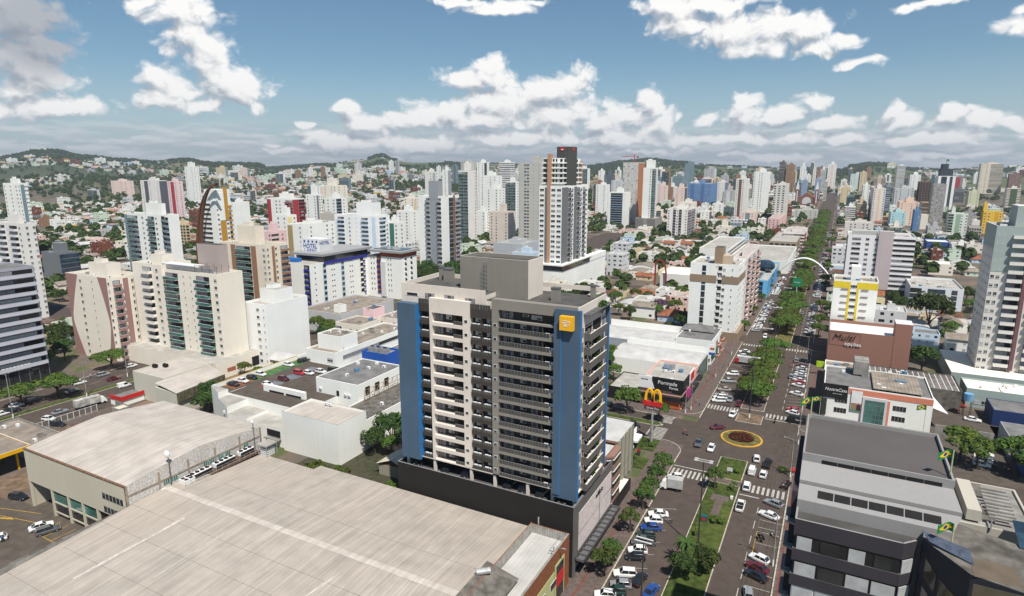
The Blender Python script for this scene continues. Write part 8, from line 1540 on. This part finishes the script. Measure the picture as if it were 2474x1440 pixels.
# ---------------------------------------------------------------- low-rise town
def house_mb(kind, w, d, h, wall, roof, rd, acc=None):
    m = MB(); x, y = w / 2, d / 2; eav = .5
    gl = lambda: rd.choice((GLASS, GLASS, BLIND))
    if kind in ('gable', 'hip', 'lshape'):
        m.box(-x, x, -y, y, 0, h, wall, skip='dt'); rh = min(w, d) * .24
        if kind == 'hip': m.loft([[(-x - eav, -y - eav, h), (x + eav, -y - eav, h), (x + eav, y + eav, h), (-x - eav, y + eav, h)], [(-x + y * .9, -.1, h + rh), (x - y * .9, -.1, h + rh), (x - y * .9, .1, h + rh), (-x + y * .9, .1, h + rh)] if w > d else [(-.1, -y + x * .9, h + rh), (.1, -y + x * .9, h + rh), (.1, y - x * .9, h + rh), (-.1, y - x * .9, h + rh)]], roof)
        else:
            m.face([(-x - eav, -y - eav, h - .1), (x + eav, -y - eav, h - .1), (x + eav, 0, h + rh), (-x - eav, 0, h + rh)], roof); m.face([(x + eav, y + eav, h - .1), (-x - eav, y + eav, h - .1), (-x - eav, 0, h + rh), (x + eav, 0, h + rh)], roof)
            m.face([(-x, -y, h), (-x, y, h), (-x, 0, h + rh)], wall); m.face([(x, y, h), (x, -y, h), (x, 0, h + rh)], wall)
        if kind == 'lshape': m.box(x * .1, x * 1.1, -y * 1.7, -y * .9, 0, h * .8, wall, skip='d', top=SLABR); m.box(x * .3, x * .8, -y * 1.72, -y * 1.7, .8, 2.1, GLASS)
    elif kind == 'shed':
        m.box(-x, x, -y, y, 0, h, wall, skip='dt'); n = 6; pf = [(-y + d * i / n, h + .16 * min(w, d) * math.sin(math.pi * i / n) * .6) for i in range(n + 1)]
        for (a, b), (c, e) in zip(pf, pf[1:]): m.face([(-x - .3, a, b), (x + .3, a, b), (x + .3, c, e), (-x - .3, c, e)], roof)
        m.face([(x, -y, h)] + [(x, y, h)] + [(x, a, b) for a, b in reversed(pf[1:-1])], wall); m.face([(-x, y, h)] + [(-x, -y, h)] + [(-x, a, b) for a, b in pf[1:-1]], wall)
        m.box(-x * .4, x * .2, -y - .05, -y, 0, min(3.2, h * .7), acc or ALU)
    else:
        t = .25; m.box(-x, x, -y, y, 0, h - .7, wall, skip='dt'); m.face([(-x, -y, h - .7), (x, -y, h - .7), (x, y, h - .7), (-x, y, h - .7)], roof)
        for q in ((-x, x, -y, -y + t), (-x, x, y - t, y), (-x, -x + t, -y + t, y - t), (x - t, x, -y + t, y - t)): m.box(*q, h - .699, h, wall)
        a = rd.uniform(-.6, .3) * x; m.box(a, a + min(3.5, w * .3), 0, min(3, d * .3), h - .7, h + 1.9, wall, top=SLABR)
        for i in range(2): u, v = rd.uniform(-.8, .7) * x, rd.uniform(-.8, .7) * y; m.box(u, u + 1.1, v, v + .9, h - .7, h + .3, rd.choice((STEEL, WHITEP)))
        if rd.random() < .5: m.tube((a + 1, 1, h + 1.9), (a + 1, 1, h + 2.8), .7, .8, rd.choice((BLUEP, WHITEP)), 8)
    nf = max(1, int(h / 3.0)); fh = h / nf
    for (L_, ax, s_) in ((w, 0, -1), (w, 0, 1), (d, 1, 1), (d, 1, -1)):
        n = max(1, int(L_ / 3.2))
        if kind == 'shed' and rd.random() < .5: continue
        for k in range(nf):
            for i in range(n):
                if rd.random() < .22: continue
                c = -L_ / 2 + (i + .5) * L_ / n; ww = rd.choice((.5, .7, .7, 1.1)); z0 = k * fh + 1.0; z1 = z0 + 1.15
                if k == 0 and rd.random() < .2: z0 = .1; z1 = 2.3
                if ax == 0: yy = s_ * y; m.box(c - ww, c + ww, min(yy, yy + s_ * .05), max(yy, yy + s_ * .05), z0, z1, gl(), skip='')
                else: xx = s_ * x; m.box(min(xx, xx + s_ * .05), max(xx, xx + s_ * .05), c - ww, c + ww, z0, z1, gl())
    if acc and kind == 'flat': m.box(-x - .06, x + .06, -y - .06, -y, h * .55, h * .72, acc)
    return m
WN = [('white', WHITE), ('white', WHITE), ('white', WHITE), ('white', WHITE), ('white', OFFW), ('white', OFFW), ('cream', CREAM), ('cream', CREAM), ('cream', CREAM), ('pale grey', LGREY), ('beige', BEIGE), ('pale yellow', wallm('dcd0a0')), ('pink', wallm('d9b9b0')), ('pale green', wallm('c3d0bd')), ('light blue', PALEB), ('brick', BRICK), ('grey', GREYW)]
RN = {'gable': [('terracotta', RTILE), ('brown-tiled', RTILED), ('grey sheet', RFC), ('pale sheet', RMET), ('brown sheet', RFCY), ('white sheet', RMET)], 'hip': [('terracotta', RTILE), ('brown-tiled', RTILED), ('grey sheet', RFC)], 'lshape': [('terracotta', RTILE), ('grey sheet', RFCY), ('brown-tiled', RTILED)], 'shed': [('white sheet', RMET), ('grey sheet', RFC), ('weathered sheet', RFCY), ('white', HALL2), ('pale', RMET)], 'flat': [('pale slab', SLABR), ('grey slab', RGREY), ('white', RMET), ('brown sheet', RFC)]}
ACC = [None, None, None, None, None, REDW, BLUW, GB, OR_, YEL]
def protos(n, lo, seed):
    rd = random.Random(seed); P_ = []
    for i in range(n):
        k = rd.choice(('flat', 'flat', 'flat', 'shed', 'shed', 'hip', 'gable', 'lshape') if lo == 'mix' else ('hip', 'gable', 'gable', 'lshape', 'flat', 'flat'))
        wn, wm = rd.choice(WN); rn, rm = rd.choice(RN[k])
        w, d, h = {'flat': (rd.uniform(9, 20), rd.uniform(9, 18), rd.choice((3.8, 6.5, 6.5, 9.3, 12.2, 15.4))), 'shed': (rd.uniform(16, 30), rd.uniform(12, 20), rd.uniform(4.5, 7.5)), 'hip': (rd.uniform(10, 15), rd.uniform(8, 11), rd.choice((3.1, 3.1, 6))), 'gable': (rd.uniform(9, 15), rd.uniform(7, 11), rd.choice((3, 3, 6))), 'lshape': (rd.uniform(9, 13), rd.uniform(7, 9), rd.choice((3.1, 5.8)))}[k]
        sz = 'tall' if h > 9 else 'two-storey' if h > 5.5 and k != 'shed' else 'low'
        nm = {'flat': 'building' if h > 6 else 'shop', 'shed': 'warehouse', 'hip': 'house', 'gable': 'house', 'lshape': 'house'}[k]
        P_.append((house_mb(k, w, d, h, wm, rm, rd, rd.choice(ACC)), w, d, h, '%s %s %s with %s roof' % (sz, wn, nm, rn), nm))
    return P_
def town():
    A = protos(46, 'mix', 21); B = protos(40, 'res', 22); spots = []; rd = random.Random(5)
    bands = [(0, 430, 15, .82), (430, 820, 16, .78), (820, 1350, 19.5, .78), (1350, 2100, 27, .75), (2100, 3100, 40, .62), (3100, 4150, 62, .35)]
    occ = []
    for r0, r1, cell, p in bands:
        n = int(r1 / cell) + 1
        for i in range(-n, n):
            for j in range(0, n):
                X = (i + .5) * cell + rd.uniform(-.14, .14) * cell; Y = (j + .5) * cell + rd.uniform(-.14, .14) * cell
                f = cdist(X, Y)
                if not (r0 <= f < r1) or f < 150 or not inview(X, Y): continue
                if rd.random() > p: continue
                if X < -196 and Y < 130: continue
                if r0 >= 1350 and mnoise.noise(Vector((X / 520., Y / 520., 1.7))) + (.12 if -300 < X < 900 else -.1) - max(0, (f - 2400) / 4200.) < -.08: continue
                if r0 >= 430 and X < -500 and 700 < Y < 900 and rd.random() < .5: continue
                pr = rd.choice(A if rd.random() < (.8 if (f < 820 and X > -420) else .25) else B)
                q = rd.randrange(4); w, d = (pr[1], pr[2]) if q % 2 == 0 else (pr[2], pr[1])
                if not free(X, Y, max(w, d) * .42): continue
                s = min(1., cell * .96 / max(w, d)) if f < 1350 else rd.uniform(1.0, 1.5) * (1 if f < 2100 else 1.25)
                spots.append((pr[3] * s * 30 / f + w * s / f * 40, X, Y, q * math.pi / 2, s, pr)); occ.append((X, Y, max(w, d) * s * .5))
    spots.sort(key=lambda t: -t[0]); cache = {}; far = {}; n = 0
    for (sc, X, Y, rz, s, pr) in spots:
        z = terr(X, Y) - (.0 if terr(X, Y) == 0 else .8)
        if n < 298:
            n += 1
            if id(pr) not in cache: cache[id(pr)] = pr[0].mesh('house')
            o = inst({'house': 'house', 'shop': 'shop', 'warehouse': 'warehouse', 'building': 'low_building'}[pr[5]], cache[id(pr)], None, (X, Y, z), rz, (s, s, s)); tag(o, relabel(pr[4], X, Y), pr[5], 'low buildings of the town')
        else: far.setdefault(int(rd.random() * 3), []).append((X, Y, z, rz, s, pr))
    for k, L in far.items():
        m = MB()
        for (X, Y, z, rz, s, pr) in L:
            src = pr[0]; c, sn = math.cos(rz) * s, math.sin(rz) * s; b = len(m.v)
            m.v += [(X + c * vx - sn * vy, Y + sn * vx + c * vy, z + s * vz) for vx, vy, vz in src.v]; m.f += [tuple(b + i for i in f) for f in src.f]; m.m += src.m
        tag(m.build('distant_houses'), kind='stuff')
    return occ
OCC = town()
def far_towers():
    rd = random.Random(11); cols = [('white', WHITE), ('white', WHITE), ('white', WHITE), ('cream', CREAM), ('pale grey', LGREY), ('beige', BEIGE), ('grey', GREYW), ('pinkish', PINK), ('brown', BRN), ('blue-grey', GB)]
    def rt(px, yt, yb, wpx):
        wn, wm = rd.choice(cols); kk = rd.choice((('w.w', 'w'), ('hh', 'w'), ('w.ww', 'ww'), ('wcw', 'w'), ('gg', 'w'), ('ww', 'c'))); sgn = 1 if px < VPX else -1
        xs = (px - wpx * .65, px + wpx * .35, px + wpx * .6) if sgn > 0 else (px - wpx * .5, px - wpx * .35, px + wpx * .6)
        X, Y = hit(px, yb)
        if math.hypot(X, Y) > 4300: return
        if not free(X, Y, 6): return
        tower('far_tower', relabel('%s %s tower' % (rd.choice(('slim', 'broad', 'plain', 'windowed', 'small')), wn), X, Y), xs, yt, yb, wm, kk[0], kk[1], rd.choice((GB, PINK, BRN, LGREY, DGREY)), far=True, top=rd.choice((2, 4, 6)), group='distant towers on the skyline')
    for i in range(92):                                   # dense centre skyline
        px = rd.triangular(1060, 2300, 1600); yb = rd.uniform(455, 512); rt(px, yb - rd.uniform(28, 66) * (1 if yb < 480 else 1.15), yb, rd.uniform(11, 24))
    for i in range(60): px = rd.uniform(1250, 2474); yb = rd.uniform(432, 455); rt(px, max(404, yb - rd.uniform(14, 34)), yb, rd.uniform(8, 17))
    for i in range(20): px = rd.uniform(500, 1100); yb = rd.uniform(430, 500); rt(px, yb - rd.uniform(16, 34), yb, rd.uniform(12, 24))
    for i in range(9): px = rd.uniform(80, 460); yb = rd.uniform(480, 560); rt(px, yb - rd.uniform(18, 32), yb, rd.uniform(18, 34))
    for i in range(26): px = rd.uniform(1450, 2330); yb = rd.uniform(520, 580); rt(px, yb - rd.uniform(24, 52), yb, rd.uniform(20, 36))
    for (px, yt, yb, w) in ((945, 389, 413, 10), (960, 388, 413, 8), (750, 405, 425, 10), (780, 403, 424, 9), (720, 411, 428, 12), (865, 394, 410, 14), (1100, 400, 440, 12), (1965, 392, 420, 8), (1060, 402, 430, 9)): rt(px, yt, yb + 8, w)
far_towers()
def far_trees():
    rd = random.Random(31); cand = []
    grid = {}
    for (x, y, r) in OCC: grid.setdefault((int(x / 30), int(y / 30)), []).append((x, y, r))
    def clear(X, Y):
        for i in (-1, 0, 1):
            for j in (-1, 0, 1):
                for (x, y, r) in grid.get((int(X / 30) + i, int(Y / 30) + j), ()):
                    if math.hypot(X - x, Y - y) < r * .9: return False
        return True
    for r0, r1, cell in ((150, 430, 11.5), (430, 820, 11.5), (820, 1350, 15), (1350, 2100, 25), (2100, 3100, 34)):
        n = int(r1 / cell) + 1
        for i in range(-n, n):
            for j in range(0, n):
                X = (i + rd.random()) * cell; Y = (j + rd.random()) * cell; f = cdist(X, Y)
                if not (r0 <= f < r1) or not inview(X, Y): continue
                if X < -196 and Y < 112: continue
                k = .66 if X > -350 else .75
                if rd.random() > k or not free(X, Y, 2.2) or not clear(X, Y): continue
                cand.append((f, X, Y))
    cand.sort(); left = max(0, 298 - NT[0]); print('near trees', NT[0])
    for f, X, Y in cand[:left]: tree('round' if rd.random() < .55 and f < 420 else ('dark' if f < 420 else 'far'), X, Y, rd.uniform(.7, 1.25), None, 'trees of the town')
    def lump(seed, n):
        r = random.Random(seed); m = MB()
        for i in range(n):
            th = r.uniform(0, 6.28); u = r.uniform(-.25, 1); s = math.sqrt(1 - u * u); p = Vector((3.4 * s * math.cos(th) * r.uniform(.6, 1), 3.4 * s * math.sin(th) * r.uniform(.6, 1), 4 + 2.9 * u)); nr = (Vector((s * math.cos(th), s * math.sin(th), u + .4)) + Vector((r.uniform(-.5, .5), r.uniform(-.5, .5), 0))).normalized(); a = nr.orthogonal().normalized() * 1.5; b = nr.cross(a)
            m.face([p - a, p - b, p + a, p + b], LEAFD if r.random() < .6 else LEAF)
        m.blob((0, 0, 3.8), (2.6, 2.6, 2.4), LEAFD, 7, 4, .2); return m
    L1 = [lump(s, 46) for s in (1, 2, 3)]; L2 = [lump(s, 16) for s in (4, 5, 6)]
    def scatter(pts, name, prots):
        m = MB()
        for (X, Y, s) in pts:
            src = rd.choice(prots); a = rd.uniform(0, 6.28); c, sn = math.cos(a) * s, math.sin(a) * s; z = terr(X, Y) - .3; b = len(m.v); q = s * rd.uniform(.8, 1.25)
            m.v += [(X + c * x - sn * y, Y + sn * x + c * y, z + q * w) for x, y, w in src.v]; m.f += [tuple(b + i for i in f) for f in src.f]; m.m += src.m
        tag(m.build(name), kind='stuff')
    scatter([(X, Y, rd.uniform(.8, 1.5) * (1 if f < 1350 else 1.35)) for f, X, Y in cand[left:] if f < 1350], 'town_trees', L1); scatter([(X, Y, rd.uniform(1.1, 2.0)) for f, X, Y in cand[left:] if f >= 1350], 'distant_trees', L2)
    # woods on the hills
    w = []
    for i in range(90000):
        px = rd.uniform(-120, 2600); f = 1500 + 2900 * math.sqrt(rd.random()); k = (px - CX) / F; X0 = f * (k * cp * cyw - syw * 1.0); Y0 = f * (cyw + k * cp * syw)
        if math.hypot(X0, Y0) > 4500: continue
        nz = mnoise.noise(Vector((X0 / 480., Y0 / 480., 5.5))) + .35 * mnoise.noise(Vector((X0 / 130., Y0 / 130., 2.)))
        th = .02 + (.0 if math.hypot(X0, Y0) > 3000 else .16) + (-.12 if px < 800 else .0)
        top = any(a < px < b for a, b in ((80, 420), (500, 640), (890, 960), (1440, 1660), (2050, 2160))) and math.hypot(X0, Y0) > 3700
        if nz > th or top: w.append((X0, Y0, rd.uniform(1.1, 1.9) * (1.25 if top else 1)))
        if len(w) > 13000: break
    scatter(w, 'hill_woods', L2)
far_trees()
print('cars', NC[0], 'trees', NT[0])
def haze():
    m = MB(); H_ = bpy.data.materials.new('haze_air'); H_.use_nodes = True; nt = H_.node_tree; nt.nodes.remove(nt.nodes['Principled BSDF'])
    v = nt.nodes.new('ShaderNodeVolumePrincipled'); v.inputs['Color'].default_value = (.80, .88, 1, 1); v.inputs['Density'].default_value = .00009; v.inputs['Anisotropy'].default_value = .3; nt.links.new(v.outputs[0], nt.nodes['Material Output'].inputs['Volume'])
    m.box(-8000, 8000, -500, 12500, -90, 340, H_); o = m.build('haze'); tag(o, kind='stuff')
    H_.cycles.homogeneous_volume = True

haze()
